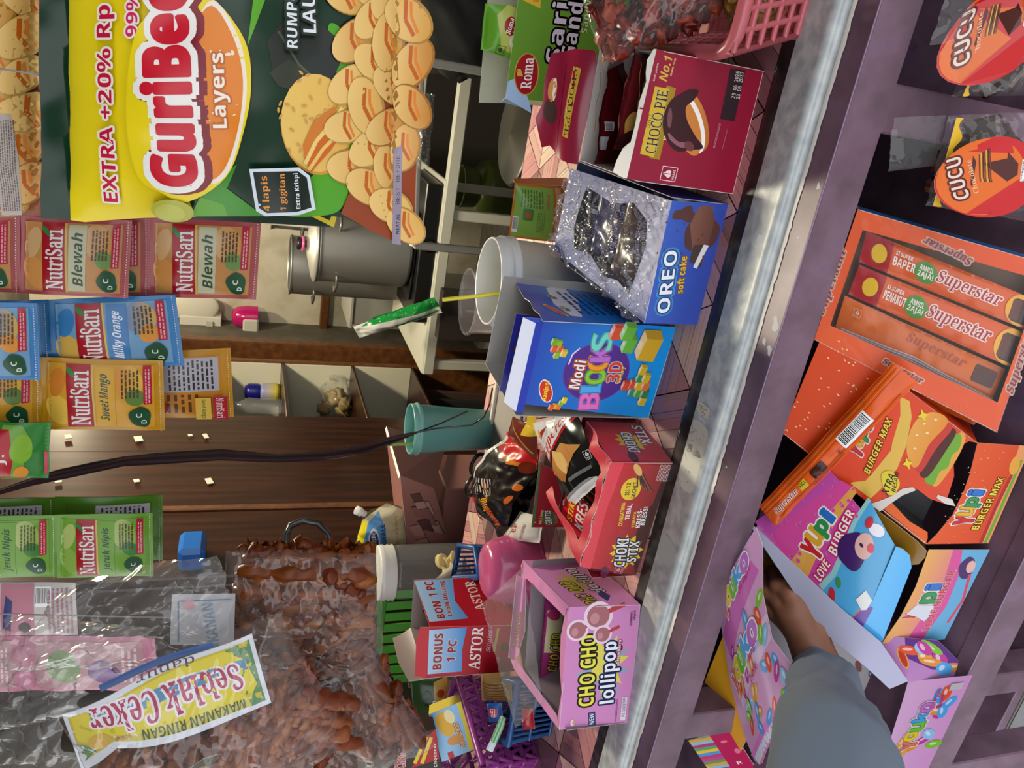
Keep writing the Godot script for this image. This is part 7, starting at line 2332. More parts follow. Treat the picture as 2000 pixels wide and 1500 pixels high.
func drink_strips() -> void:
	var mel = ["b8824a", "c98a4a", "c8a070", "6a8a4a"]
	var t: Node3D
	var a = [Vector3(-0.2172, 1.5395, -0.67), Vector3(-0.1524, 1.5351, -0.67), Vector3(-0.1571, 1.6127, -0.67), Vector3(-0.2183, 1.616, -0.67), 6.31, 7.71]
	var b = [Vector3(-0.2183, 1.616, -0.67), Vector3(-0.1571, 1.6127, -0.67), Vector3(-0.1632, 1.6864, -0.67), Vector3(-0.2214, 1.6921, -0.67), 5.99, 7.50]
	t = thing("sachet_strip", "front strip of salmon pink melon drink sachets, the shorter one ending above the grey pots", "sachet strip", (a[0] + a[1]) / 2)
	drink_sachet(t, a, "a04a4c", "b8b494", "Blewah", mel, 181)
	drink_sachet(t, b, "a04a4c", "b8b494", "Blewah", mel, 182)
	hook_string(t, b[3].lerp(b[2], 0.5))
	var c = [Vector3(-0.2211, 1.4393, -0.7), Vector3(-0.1508, 1.4375, -0.7), Vector3(-0.1553, 1.5257, -0.7), Vector3(-0.2248, 1.5266, -0.7), 6.99, 8.79]
	var d = [Vector3(-0.2248, 1.5266, -0.7), Vector3(-0.1553, 1.5257, -0.7), Vector3(-0.1616, 1.6113, -0.7), Vector3(-0.2275, 1.6146, -0.7), 6.77, 8.69]
	var e = [Vector3(-0.2275, 1.6146, -0.7), Vector3(-0.1616, 1.6113, -0.7), Vector3(-0.1679, 1.6869, -0.7), Vector3(-0.2305, 1.6927, -0.7), 6.44, 7.70]
	t = thing("sachet_strip", "rear strip of salmon pink melon drink sachets, hanging lowest beside the big chip bag", "sachet strip", (c[0] + c[1]) / 2)
	drink_sachet(t, c, "a04a4c", "b8b494", "Blewah", mel, 183)
	drink_sachet(t, d, "a04a4c", "b8b494", "Blewah", mel, 184)
	drink_sachet(t, e, "a04a4c", "b8b494", "Blewah", mel, 185)
	hook_string(t, e[3].lerp(e[2], 0.5))
	var milk = ["6a94b8", "c8a04a", "3a78b0", "d08a3a"]
	var f = [Vector3(-0.2838, 1.4981, -0.69), Vector3(-0.2179, 1.5055, -0.69), Vector3(-0.2296, 1.6016, -0.69), Vector3(-0.2908, 1.6019, -0.69), 6.37, 10.04]
	var g = [Vector3(-0.2908, 1.6019, -0.69), Vector3(-0.2296, 1.6016, -0.69), Vector3(-0.2363, 1.6875, -0.69), Vector3(-0.2953, 1.6935, -0.69), 6.02, 8.89]
	t = thing("sachet_strip", "blue milky orange drink sachet strip between the pink and the yellow strips", "sachet strip", (f[0] + f[1]) / 2)
	drink_sachet(t, f, "3a78b0", "3a74ac", "Milky Orange", milk, 186)
	drink_sachet(t, g, "3a78b0", "3a74ac", "Milky Orange", milk, 187)
	hook_string(t, g[3].lerp(g[2], 0.5))
	var h = [Vector3(-0.2863, 1.6034, -0.655), Vector3(-0.221, 1.6017, -0.655), Vector3(-0.2246, 1.6786, -0.655), Vector3(-0.2882, 1.6846, -0.655), 6.46, 7.91]
	t = thing("sachet_strip", "single blue drink sachet at the top edge in front of the longer blue strip", "sachet strip", (h[0] + h[1]) / 2)
	drink_sachet(t, h, "3a78b0", "3a74ac", "Milky Orange", milk, 188)
	hook_string(t, h[3].lerp(h[2], 0.5))
	var man = ["c8922c", "d8b048", "c87a2c", "5a7a3a"]
	var i = [Vector3(-0.3459, 1.5139, -0.685), Vector3(-0.2776, 1.5151, -0.685), Vector3(-0.2788, 1.6085, -0.685), Vector3(-0.346, 1.6116, -0.685), 6.78, 9.55]
	var j = [Vector3(-0.346, 1.6116, -0.685), Vector3(-0.2788, 1.6085, -0.685), Vector3(-0.2846, 1.6908, -0.685), Vector3(-0.3469, 1.6972, -0.685), 6.49, 8.40]
	t = thing("sachet_strip", "yellow mango drink sachet strip hanging in front of the brown wardrobe", "sachet strip", (i[0] + i[1]) / 2)
	drink_sachet(t, i, "b8841c", "c8961c", "Sweet Mango", man, 189)
	drink_sachet(t, j, "b8841c", "c8961c", "Sweet Mango", man, 190)
	hook_string(t, j[3].lerp(j[2], 0.5))
	var k = [Vector3(-0.3484, 1.4553, -0.72), Vector3(-0.2768, 1.4602, -0.72), Vector3(-0.2853, 1.5556, -0.72), Vector3(-0.3511, 1.5539, -0.72), 6.88, 9.73]
	var l = [Vector3(-0.3511, 1.5539, -0.72), Vector3(-0.2853, 1.5556, -0.72), Vector3(-0.2968, 1.7029, -0.72), Vector3(-0.3546, 1.7088, -0.72), 6.20, 15.13]
	t = thing("sachet_strip", "yellow drink sachet strip turned back to front with its grey table showing", "sachet strip", (k[0] + k[1]) / 2)
	drink_sachet(t, k, "b8801c", "c8961c", "", ["b8782c", "c8962c", "b87a2c", "b8782c"], 191, true)
	var s = Sheet.new()
	s.rect(k[4] * 0.02, k[5] * 0.05, k[4] * 0.36, k[5] * 0.18, "a01424")
	s.text("NutriSari", [k[4] * 0.19, k[5] * 0.115, k[4] * 0.3, k[5] * 0.07, PI], "ddd6d4", "s")
	s.rect(k[4] * 0.02, k[5] * 0.2, k[4] * 0.34, k[5] * 0.34, "c8a23c")
	s.text("Sweet Mango", [k[4] * 0.18, k[5] * 0.27, k[4] * 0.28, k[5] * 0.05, PI], "2a5a2a", "b")
	s.oval(k[4] * 0.2, k[5] * 0.7, k[4] * 0.12, k[5] * 0.12, "a01424")
	s.text("VITAMIN", [k[4] * 0.2, k[5] * 0.72, k[4] * 0.2, k[5] * 0.05, PI], "ddd6d4", "b")
	card(t, "printed_panel", [k[0] + Vector3(0, 0, 0.008), k[1] + Vector3(0, 0, 0.008), k[2] + Vector3(0, 0, 0.008), k[3] + Vector3(0, 0, 0.008), k[4], k[5]], s, {"mat": M.foil, "back": col("b8801c"), "thick": 0.0003})
	drink_sachet(t, l, "b8801c", "c8961c", "", ["b8782c", "c8962c", "b87a2c", "b8782c"], 192, true)
	hook_string(t, l[3].lerp(l[2], 0.5))
	var m = [Vector3(-0.3806, 1.6038, -0.66), Vector3(-0.3275, 1.599, -0.66), Vector3(-0.3276, 1.6737, -0.66), Vector3(-0.3767, 1.6783, -0.66), 5.13, 7.46]
	t = thing("sachet_strip", "bright green orange drink sachet folded at the top edge, above the black strap", "sachet strip", (m[0] + m[1]) / 2)
	s = blank(m, "2f7a34")
	s.poly([0.16, 3.33, 0.22, 1.87, 4.08, 1.4, 5.01, 1.99, 4.99, 3.42], "6a9a3a")
	s.poly([0.3, 6.32, 0.44, 2.6, 2.63, 2.36, 4.72, 2.91, 4.66, 6.34], "a81420")
	s.text("J.", [2.36, 3.26, 0.97, 0.95, -0.056], "ddd6d4", "sb")
	s.oval(3.12, 1.87, 1.24, 0.79, "7aa82c")
	s.oval(0.9, 1.89, 0.68, 0.51, "d88a2c")
	s.rect(0.37, 0.09, 2.69, 0.37, "b01c34")
	pouch(t, "sachet", m, s, 0.025, col("2f7a34"), 193, {"wrinkle": 0.005})
	hook_string(t, m[3].lerp(m[2], 0.5))
	var lim = ["6a9a34", "86a84a", "a8b86a", "3a7a34"]
	var n = [Vector3(-0.5034, 1.5246, -0.68), Vector3(-0.4309, 1.5246, -0.68), Vector3(-0.4305, 1.6041, -0.68), Vector3(-0.4991, 1.6068, -0.68), 7.06, 8.09]
	var o = [Vector3(-0.4991, 1.6068, -0.68), Vector3(-0.4305, 1.6041, -0.68), Vector3(-0.4301, 1.6817, -0.68), Vector3(-0.496, 1.6876, -0.68), 6.74, 7.92]
	t = thing("sachet_strip", "front strip of lime green drink sachets above the clear bag of snack packs", "sachet strip", (n[0] + n[1]) / 2)
	drink_sachet(t, n, "62922c", "6a9a30", "Jeruk Nipis", lim, 194)
	drink_sachet(t, o, "62922c", "6a9a30", "Jeruk Nipis", lim, 195)
	hook_string(t, o[3].lerp(o[2], 0.5))
	var p = [Vector3(-0.506, 1.5191, -0.71), Vector3(-0.4302, 1.519, -0.71), Vector3(-0.4304, 1.6116, -0.71), Vector3(-0.5017, 1.6153, -0.71), 7.36, 9.44]
	var r = [Vector3(-0.5017, 1.6153, -0.71), Vector3(-0.4304, 1.6116, -0.71), Vector3(-0.4306, 1.6941, -0.71), Vector3(-0.4991, 1.7005, -0.71), 7.01, 8.39]
	t = thing("sachet_strip", "rear strip of lime green drink sachets showing their dark green backs", "sachet strip", (p[0] + p[1]) / 2)
	drink_sachet(t, p, "4a7424", "6a9a30", "", ["46681e", "86a84a", "a8b86a", "3a7a34"], 196, true)
	drink_sachet(t, r, "4a7424", "6a9a30", "", ["46681e", "86a84a", "a8b86a", "3a7a34"], 197, true)
	hook_string(t, r[3].lerp(r[2], 0.5))
	# pink sachets beyond the clear bag
	var u = [Vector3(-0.5848, 1.597, -0.7), Vector3(-0.5209, 1.5964, -0.7), Vector3(-0.5143, 1.6909, -0.7), Vector3(-0.5748, 1.6963, -0.7), 6.23, 9.73]
	t = thing("sachet_strip", "white and pink drink sachet with a barcode beside the clear bag's top", "sachet strip", (u[0] + u[1]) / 2)
	s = blank(u, "b8b0ae")
	s.rect(0.12, 3.59, 6.11, 6.34, "b0687c")
	s.bars(3.75, 2.13, 5.86, 3.47, rng, false)
	s.poly([1.02, 6.25, 0.6, 5.58, 4.37, 5.35, 4.99, 5.94], "1c2a6a")
	s.oval(1.2, 4.42, 0.72, 0.51, "1e1c20")
	s.lines(0.36, 0.24, 5.61, 2.53, 6, "a06a80", rng)
	pouch(t, "sachet", u, s, 0.01, col("b8b0ae"), 198)
	hook_string(t, u[3].lerp(u[2], 0.5))
	var v = [Vector3(-0.6875, 1.5245, -0.72), Vector3(-0.6115, 1.5289, -0.72), Vector3(-0.5977, 1.6514, -0.72), Vector3(-0.67, 1.6542, -0.72), 7.42, 12.71]
	var w = [Vector3(-0.67, 1.6542, -0.72), Vector3(-0.5977, 1.6514, -0.72), Vector3(-0.5883, 1.7325, -0.72), Vector3(-0.6584, 1.7397, -0.72), 7.14, 8.40]
	t = thing("sachet_strip", "pink fruit drink sachet strip seen through the clear bag of snack packs", "sachet strip", (v[0] + v[1]) / 2)
	for b2 in [v, w]:
		s = blank(b2, "b86a88")
		s.rect(b2[4] * 0.08, b2[5] * 0.1, b2[4] * 0.92, b2[5] * 0.9, "b08088")
		s.oval(b2[4] * 0.5, b2[5] * 0.7, b2[4] * 0.3, b2[5] * 0.12, "6a8a4a", 0.2)
		s.oval(b2[4] * 0.4, b2[5] * 0.4, b2[4] * 0.25, b2[5] * 0.12, "6a3a7a", 0.4)
		s.lines(b2[4] * 0.2, b2[5] * 0.14, b2[4] * 0.8, b2[5] * 0.28, 3, "d8c0c8", rng)
		pouch(t, "sachet", b2, s, 0.012, col("b86a88"), 199, {"wrinkle": 0.004})
	hook_string(t, w[3].lerp(w[2], 0.5))


func curls(t: Node3D, called: String, q: Array, fat: float, n: int, tones: Array, seed_value: int, v0: float, v1: float, long := false) -> void:
	# fried strips packed flat inside a quad
	var r = RandomNumberGenerator.new()
	r.seed = seed_value
	var f = noise(seed_value, 0.6, 3)
	var m = quad_map(q)
	var g = Lump.new()
	for k in n:
		var c = col(tones[r.randi() % tones.size()])
		var path = []
		var rad = []
		var u = lerpf(0.06, 0.94, (k + r.randf()) / n) if long else r.randf_range(0.08, 0.92)
		var va = r.randf_range(v0, v0 + 0.1) if long else r.randf_range(v0, v1 - 0.15)
		var vb = r.randf_range(v1 - 0.12, v1) if long else va + r.randf_range(0.12, 0.3)
		var dep = r.randf_range(-0.35, 0.35) * fat
		var du = 0.0 if long else r.randf_range(-0.25, 0.25)
		for i in 15:
			var x = i / 14.0
			path.append(m.call((u + du * x + 0.02 * f.get_noise_2d(i * 1.2, k * 7.0)) * q[4], lerpf(va, vb, x) * q[5], dep + 0.006 * f.get_noise_2d(i * 1.5, k * 11.0 + 50.0)))
			rad.append((0.0062 if long else 0.0055) * (1.0 + 0.5 * f.get_noise_2d(i * 3.0, k * 5.0)) * (0.5 if i == 0 or i == 14 else 1.0))
		g.tube(path, rad, func(a, b) -> Color: return c.lerp(col("54200e"), clampf(0.3 + 0.9 * f.get_noise_2d(a * 9.0 + k, b * 26.0), 0.0, 0.8)), 9, 1.3)
	# the lumpy mass the strips are bedded in
	g.grid(func(a, b) -> Vector3: return m.call((0.03 + 0.94 * a) * q[4], lerpf(v0, v1, b) * q[5], -0.45 * fat + 0.014 * f.get_noise_2d(a * 14.0, b * 22.0)), 40, 40, func(a, b) -> Color: return col(tones[0]).lerp(col(tones[1]), clampf(0.5 + 1.2 * f.get_noise_2d(a * 22.0, b * 12.0), 0.0, 1.0)))
	put(t, called, g, M.fried, "stuff")


func spicy_bags() -> void:
	var t: Node3D
	var s: Sheet
	var q = [Vector3(-0.5106, 1.3225, -0.5194), Vector3(-0.3723, 1.3375, -0.5206), Vector3(-0.3773, 1.4568, -0.5393), Vector3(-0.5131, 1.4581, -0.5406), 13.74, 12.91]
	t = thing("strip_snack_pack", "clear pack of long dark brown fried strips, upper rear one of the hanging spicy packs", "snack bag", (q[0] + q[1]) / 2)
	curls(t, "fried_strips", q, 0.03, 34, ["7e4216", "5e2c0e", "8e5220", "6e3812"], 201, 0.04, 0.95, true)
	curls(t, "seasoning_curls", q, 0.045, 80, ["7e3e16", "56240c", "8e4e1e", "62280e"], 202, 0.05, 0.9)
	film(t, "clear_film", q, 0.03, 203, 80, 80, 0.007, 0.06)
	hook_string(t, q[3].lerp(q[2], 0.5))
	var a = [Vector3(-0.6147, 1.4001, -0.5015), Vector3(-0.5681, 1.2723, -0.4989), Vector3(-0.4685, 1.3387, -0.5211), Vector3(-0.54, 1.4529, -0.5185), 13.54, 10.74]
	t = thing("strip_snack_pack", "clear pack of brown fried strips, lowest of the hanging spicy packs near the purple basket", "snack bag", (a[0] + a[1]) / 2)
	curls(t, "fried_strips", a, 0.03, 30, ["6e3612", "54240c", "7e421a", "623010"], 204, 0.04, 0.95, true)
	curls(t, "seasoning_curls", a, 0.045, 80, ["723612", "4c1e0a", "824418", "5c240e"], 205, 0.05, 0.9)
	film(t, "clear_film", a, 0.03, 206, 80, 80, 0.007, 0.06)
	# front pack with the upside-down label
	var b = [Vector3(-0.376, 1.4188, -0.46), Vector3(-0.4364, 1.5654, -0.46), Vector3(-0.5838, 1.5176, -0.46), Vector3(-0.5099, 1.3554, -0.46), 16.84, 15.15]
	t = thing("labelled_snack_pack", "clear pack of brown curls with an upside-down yellow label, frontmost of the hanging spicy packs", "snack bag", (b[0] + b[1]) / 2)
	curls(t, "fried_curls", b, 0.03, 120, ["7c3e20", "8c4e2c", "663018", "965a36"], 207, 0.42, 0.98)
	curls(t, "pale_curls", b, 0.03, 60, ["8e4c2c", "743a22", "9c5e3a"], 208, 0.46, 0.96)
	film(t, "clear_film", b, 0.042, 209, 80, 80, 0.006, 0.06)
	var lb = Vector3(0, 0, 0.006)
	var lq = [b[0] + lb, b[1] + lb, b[2] + lb, b[3] + lb, b[4], b[5]]
	s = Sheet.new()
	s.poly([16.31, 1.09, 9.76, 0.52, 2.24, 0.24, 2.89, 3.94, 3.31, 6.42, 8.67, 5.52, 13.87, 4.82, 15.92, 6.31, 17.36, 6.98, 17, 4.52], "c8ccd6")
	s.poly([16.07, 1.46, 9.9, 0.9, 2.61, 0.56, 3.19, 3.89, 3.52, 5.94, 8.49, 5.06, 13.84, 4.17, 15.7, 5.34, 16.96, 6.09, 16.66, 4.18], "b8a81c")
	s.poly([2.61, 0.56, 3.19, 3.89, 3.52, 5.94, 4.51, 5.82, 4.45, 3.63, 4.52, 0.78], "4a7a4a")
	s.poly([16.96, 6.09, 16.66, 4.18, 15.92, 4.43, 15.42, 4.96], "4a7a4a")
	s.poly([15.87, 1.47, 9.97, 1.08, 4.52, 0.78, 3.48, 1.96, 3.48, 4.2, 4.42, 5.17, 8.27, 4.5, 13.78, 3.64, 15.65, 4.26, 16.42, 3.89], "cdbc22")
	s.line([3.52, 2.28, 7.37, 2.15, 11.07, 2.02, 14.59, 1.81], 0.9, "4a7aa0")
	s.text("Seblak Ceker", [9.49, 2.66, 10.57, 2.21, -0.075], "a01c4a", "sb", "d8d4dc", 0.16)
	s.text("MAKANAN RINGAN", [8.25, 4.71, 7.03, 0.76, -0.169], "2e4a1c", "b")
	s.text("dapur", [8.8, 0.61, 4.15, 0.8, -0.030], "4a2c4a", "s", null, 0.0, 0.2)
	s.line([5.01, 0.03, 9.58, 0.06, 13.22, 0.06], 0.5, "2a4a80")
	s.oval(14.87, 4.08, 1.06, 0.61, "c8a03a", 0.5)
	s.text("pedas", [13.03, 3.93, 1.18, 0.49, 0.052], "a02c1c", "s")
	card(t, "paper_label", lq, s, {"back": col("c8ccd6"), "cell": 1.0, "bend": func(x, y) -> float: return 0.02 * sin(PI * clampf(x, 0.0, 1.0)) * sin(PI * clampf(y, 0.0, 1.0)) + 0.003 * sin(x * 9.0 + y * 5.0)})
	s = Sheet.new()
	s.poly([12.62, 8.99, 8.66, 7.48, 7.59, 7.68, 9.38, 9.34, 12.41, 10.37], "3a3420")
	s.poly([12.41, 9.23, 8.98, 8.09, 8.58, 8.46, 10.2, 9.5, 12.3, 10.1], "8a6a2c")
	s.line([12.09, 9.55, 9.25, 8.61], 0.5, "3a2a6a")
	card(t, "small_label", [lq[0] + lb, lq[1] + lb, lq[2] + lb, lq[3] + lb, b[4], b[5]], s, {"back": col("8a6a2c"), "cell": 1.0, "bend": func(x, y) -> float: return 0.018 * sin(PI * clampf(x, 0.0, 1.0)) * sin(PI * clampf(y, 0.0, 1.0))})
	# the loose outer bag that holds them
	var c = [Vector3(-0.347, 1.4538, -0.4809), Vector3(-0.3984, 1.444, -0.4576), Vector3(-0.4774, 1.5596, -0.5117), Vector3(-0.3999, 1.5646, -0.54), 7.01, 14.32]
	t = thing("clear_plastic_bag", "large crinkled clear plastic bag holding the hanging spicy snack packs", "plastic bag", (c[0] + c[1]) / 2)
	film(t, "side_film", [Vector3(-0.4541, 1.4493, -0.48), Vector3(-0.3508, 1.4542, -0.5), Vector3(-0.4056, 1.5632, -0.55), Vector3(-0.4788, 1.6122, -0.55), 18.0, 20.0], 0.02, 211, 60, 60, 0.016, 0.035, M.film2)
	film(t, "upper_film", [Vector3(-0.4445, 1.5474, -0.45), Vector3(-0.3837, 1.5003, -0.46), Vector3(-0.4191, 1.6001, -0.53), Vector3(-0.503, 1.6278, -0.5), 14.0, 16.0], 0.02, 212, 60, 60, 0.012, 0.05, M.film2)
	film(t, "lower_film", [Vector3(-0.5038, 1.5181, -0.43), Vector3(-0.4271, 1.5509, -0.44), Vector3(-0.4991, 1.6212, -0.5), Vector3(-0.5648, 1.6148, -0.48), 12.0, 12.0], 0.012, 213, 50, 50, 0.012, 0.05, M.film2)
	hook_string(t, Vector3(-0.503, 1.6278, -0.5))
	var d = [Vector3(-0.4383, 1.4489, -0.5), Vector3(-0.3897, 1.449, -0.5), Vector3(-0.3873, 1.4928, -0.5), Vector3(-0.4334, 1.4943, -0.5), 4.74, 4.47]
	t = thing("paper_slip", "white printed paper slip with blue letters inside the large clear bag", "paper", (d[0] + d[1]) / 2)
	s = blank(d, "b4b4ba")
	s.line([0.29, 3.9, 4.15, 4.01, 4.27, 0.27], 0.12, "5a7aa0")
	s.text("MAKANAN", [1.3, 1.62, 5.3, 0.79, 0.160], "6a8aa8", "b")
	s.oval(3.84, 3.27, 0.48, 0.44, "c89aa4")
	card(t, "sheet", d, s)


func strap() -> void:
	var t = thing("packing_strap", "black plastic strap hanging diagonally in front of the wardrobe with two loose strings", "strap", Vector3(-0.6586, 1.1281, -1.3))
	var g = Lump.new()
	g.tube([Vector3(-0.4409, 1.682, -0.72), Vector3(-0.4527, 1.6683, -0.76), Vector3(-0.4654, 1.6515, -0.8), Vector3(-0.4749, 1.6345, -0.83), Vector3(-0.4881, 1.6068, -0.87), Vector3(-0.4968, 1.5792, -0.9), Vector3(-0.5209, 1.5509, -0.95), Vector3(-0.553, 1.473, -1.02), Vector3(-0.5919, 1.3937, -1.08), Vector3(-0.6257, 1.3172, -1.15), Vector3(-0.6409, 1.251, -1.2), Vector3(-0.6536, 1.1863, -1.26), Vector3(-0.6564, 1.1284, -1.3)], [0.0007, 0.0009, 0.0014, 0.0019, 0.002, 0.0019, 0.0024, 0.0025, 0.002, 0.0025, 0.0028, 0.0025, 0.0008], col("1c1b1e"), 10, 3.2)
	put(t, "band", g, M.gloss)
	for p in [[Vector3(-0.6564, 1.1284, -1.3), Vector3(-0.6458, 1.0767, -1.32), Vector3(-0.6369, 1.0135, -1.36)], [Vector3(-0.6564, 1.1284, -1.3), Vector3(-0.6472, 1.0912, -1.3), Vector3(-0.6396, 1.02, -1.3), Vector3(-0.6108, 1.0046, -1.28), Vector3(-0.5697, 1.0081, -1.25), Vector3(-0.5166, 1.0256, -1.2)]]:
		g = Lump.new()
		g.tube(p, 0.0016, col("1c1b1e"), 6)
		put(t, "string", g, M.gloss)
	hook_string(t, Vector3(-0.4409, 1.682, -0.72))


func back_room() -> void:
	var t: Node3D
	var g: Lump
	var s: Sheet
	var bx = func(p: Node3D, from: Vector3, to: Vector3, called: String, m: Material, c: String) -> void:
		var b = Lump.new()
		b.box((from + to) / 2, (to - from).abs(), col(c) if c else Color.WHITE, Basis.IDENTITY, 0.004)
		put(p, called, b, m)
	# wardrobe along the left wall
	t = thing("wardrobe", "large polished brown wooden wardrobe along the left wall with bits of white tape", "wardrobe", Vector3(-1.45, 0, -2.2))
	var z0: float = Vector3(-1.3, 1.733, -2.6814).z
	var z1: float = Vector3(-1.3, 1.7053, -2.4052).z
	var z2: float = Vector3(-1.3, 1.6701, -2.0541).z
	bx.call(t, Vector3(-1.64, 0.0, z0), Vector3(-1.31, 2.4, -1.72), "carcass", M.wood, "")
	bx.call(t, Vector3(-1.32, 0.05, z0), Vector3(-1.296, 2.38, z1 - 0.004), "stile", M.wood, "")
	bx.call(t, Vector3(-1.32, 0.05, z1 + 0.003), Vector3(-1.29, 2.38, z2 - 0.015), "door", M.wood, "")
	bx.call(t, Vector3(-1.32, 0.05, z2 - 0.012), Vector3(-1.284, 2.38, z2 + 0.012), "trim_strip", M.trimwood, "")
	bx.call(t, Vector3(-1.32, 0.05, z2 + 0.016), Vector3(-1.29, 2.38, -1.73), "door", M.wood, "")
	for p in [[Vector3(-1.288, 1.9775, -2.5115), Vector3(-1.288, 1.9578, -2.483)], [Vector3(-1.288, 1.7736, -2.5036), Vector3(-1.288, 1.7495, -2.4673)], [Vector3(-1.288, 1.5641, -2.5257), Vector3(-1.288, 1.5495, -2.4916)], [Vector3(-1.288, 1.6123, -2.5211), Vector3(-1.288, 1.5985, -2.5061)], [Vector3(-1.285, 1.7421, -2.2171), Vector3(-1.285, 1.7261, -2.1986)], [Vector3(-1.285, 1.5413, -2.2185), Vector3(-1.285, 1.5222, -2.184)], [Vector3(-1.285, 1.9481, -2.2132), Vector3(-1.285, 1.9302, -2.2011)]]:
		g = Lump.new()
		var a: Vector3 = (p[0] as Vector3).min(p[1])
		var b: Vector3 = (p[0] as Vector3).max(p[1])
		g.box((a + b) / 2, Vector3(0.003, b.y - a.y, b.z - a.z), col("b8b4a4"), Basis.from_euler(Vector3(0.3, 0, 0)), 0.001)
		put(t, "tape_bit", g, M.matte)
	# shelf unit
	t = thing("shelf_unit", "brown wooden shelf unit with three cream backed bays beside the wardrobe", "shelf", Vector3(-1.45, 0, -3.1))
	var za: float = Vector3(-1.3, 1.2047, -2.7223).z + 0.02
	var zb: float = Vector3(-1.3, 1.1731, -3.2337).z
	var zc: float = Vector3(-1.3, 1.1572, -3.4913).z
	bx.call(t, Vector3(-1.645, 0.0, zc), Vector3(-1.63, 2.0, za), "back_panel", M.matte, "b8b49c")
	for y in [0.70, 0.972, 1.272, 1.55, 1.98]:
		bx.call(t, Vector3(-1.63, y, zb), Vector3(-1.3, y + 0.014, za), "shelf_board", M.wood, "")
	bx.call(t, Vector3(-1.63, 0.0, zb - 0.03), Vector3(-1.295, 2.0, zb), "upright", M.trimwood, "")
	bx.call(t, Vector3(-1.63, 0.0, zc - 0.03), Vector3(-1.295, 2.0, zc + 0.03), "upright", M.trimwood, "")
	bx.call(t, Vector3(-1.63, 0.0, za), Vector3(-1.3, 2.0, za + 0.02), "upright", M.wood, "")
	for y in [[0.714, 0.972], [0.986, 1.272], [1.286, 1.55]]:
		bx.call(t, Vector3(-1.629, y[0], zb), Vector3(-1.303, y[1], zb + 0.006), "bay_lining", M.matte, "c4bea6")
	# things on the shelves
	var c = Vector3(-1.42, 1.2878, -3.1859)
	t = thing("bottle", "bottle with a deep purple cap in the upper bay of the shelf unit", "bottle", Vector3(c.x, 1.286, c.z))
	g = Lump.new()
	g.lathe([[0, 0], [0.035, 0], [0.04, 0.02], [0.038, 0.07], [0.03, 0.085], [0, 0.086]], Vector3(c.x, 1.287, c.z), func(_u, v) -> Color: return col("b8a83c") if v < 0.5 else col("8a8ab0"), Basis.IDENTITY, 20)
	put(t, "body", g, M.plastic)
	g = Lump.new()
	g.lathe([[0.03, 0.08], [0.036, 0.09], [0.036, 0.13], [0.025, 0.145], [0, 0.147]], Vector3(c.x, 1.287, c.z), col("1c1a6a"), Basis.IDENTITY, 20)
	put(t, "cap", g, M.plastic)
	c = Vector3(-1.4, 1.2943, -3.0009)
	t = thing("bottle", "clear plastic bottle standing beside the purple capped bottle", "bottle", Vector3(c.x, 1.286, c.z))
	g = Lump.new()
	g.lathe([[0, 0], [0.03, 0], [0.034, 0.03], [0.03, 0.1], [0.034, 0.13], [0.015, 0.17], [0.014, 0.19], [0, 0.191]], Vector3(c.x, 1.287, c.z), Color.WHITE, Basis.IDENTITY, 20)
	put(t, "body", g, M.jar)
	c = Vector3(-1.42, 0.9477, -3.168)
	t = thing("ginger_bag", "clear bag of knobbly ginger in the middle bay of the shelf unit", "bag", Vector3(c.x, 0.986, c.z))
	g = Lump.new()
	var nz = noise(221, 1.0, 2)
	for k in 14:
		g.blob(Vector3(c.x + rng.randf_range(-0.05, 0.05), 1.015 + rng.randf() * 0.09, c.z + rng.randf_range(-0.07, 0.07)), Vector3(0.03, 0.02, 0.022) * rng.randf_range(0.8, 1.3), col("8a7440"), Basis.from_euler(Vector3(rng.randf(), rng.randf() * 6.0, rng.randf())), 12, 8, 0.6, nz)
	put(t, "ginger", g, M.matte, "stuff")
	g = Lump.new()
	g.blob(Vector3(c.x, 1.05, c.z), Vector3(0.085, 0.06, 0.11), Color.WHITE, Basis.IDENTITY, 30, 20, 0.35, nz)
	put(t, "clear_film", g, M.film)
	for k in 4:
		c = Vector3(-1.36, 0.5274, -2.9777)
		var names = ["grey folded board leaning in the lowest bay of the shelf unit", "dark brown board leaning behind the grey one in the lowest bay", "black folder leaning third in the lowest bay of the shelf unit", "brown folder leaning last in the lowest bay of the shelf unit"]
		t = thing("board", names[k], "board", Vector3(-1.45, 0.0, zb + 0.1 + 0.06 * k))
		g = Lump.new()
		g.box(Vector3(-1.45, 0.3, za - 0.06 - 0.09 * k), Vector3(0.22, 0.6 + 0.05 * k, 0.02), col(["6a6858", "2a1c14", "14120f", "3a2416"][k]), Basis.from_euler(Vector3(-0.12, 0, 0)), 0.002)
		put(t, "sheet", g, M.matte)
	# dark case with an arched handle, blue holder
	t = thing("black_case", "black plastic case with a rounded handle in front of the wardrobe", "case", Vector3(-1.2625, 1.1932, -1.6836))
	g = Lump.new()
	var p0 = Vector3(-1.2946, 1.3334, -1.6748)
	var p1 = Vector3(-1.2145, 1.1868, -1.7176)
	g.box((p0 + p1) / 2, Vector3(0.08, (p0 - p1).abs().y + 0.02, 0.08), col("232326"), Basis.IDENTITY, 0.02)
	put(t, "body", g, M.plastic)
	g = Lump.new()
	g.tube([Vector3(-1.2088, 1.3286, -1.7129), Vector3(-1.1737, 1.3269, -1.737), Vector3(-1.1553, 1.3172, -1.7486), Vector3(-1.144, 1.2868, -1.7535), Vector3(-1.1497, 1.2481, -1.7457), Vector3(-1.1719, 1.2219, -1.7276), Vector3(-1.2049, 1.2113, -1.7033)], 0.009, col("2a2a2e"), 10)
	put(t, "handle", g, M.gloss)
	g = Lump.new()
	p0 = Vector3(-1.2541, 1.1932, -1.6899)
	g.box(Vector3(p0.x, p0.y / 2, p0.z), Vector3(0.08, p0.y, 0.08), col("1c1a1a"), Basis.IDENTITY, 0.01)
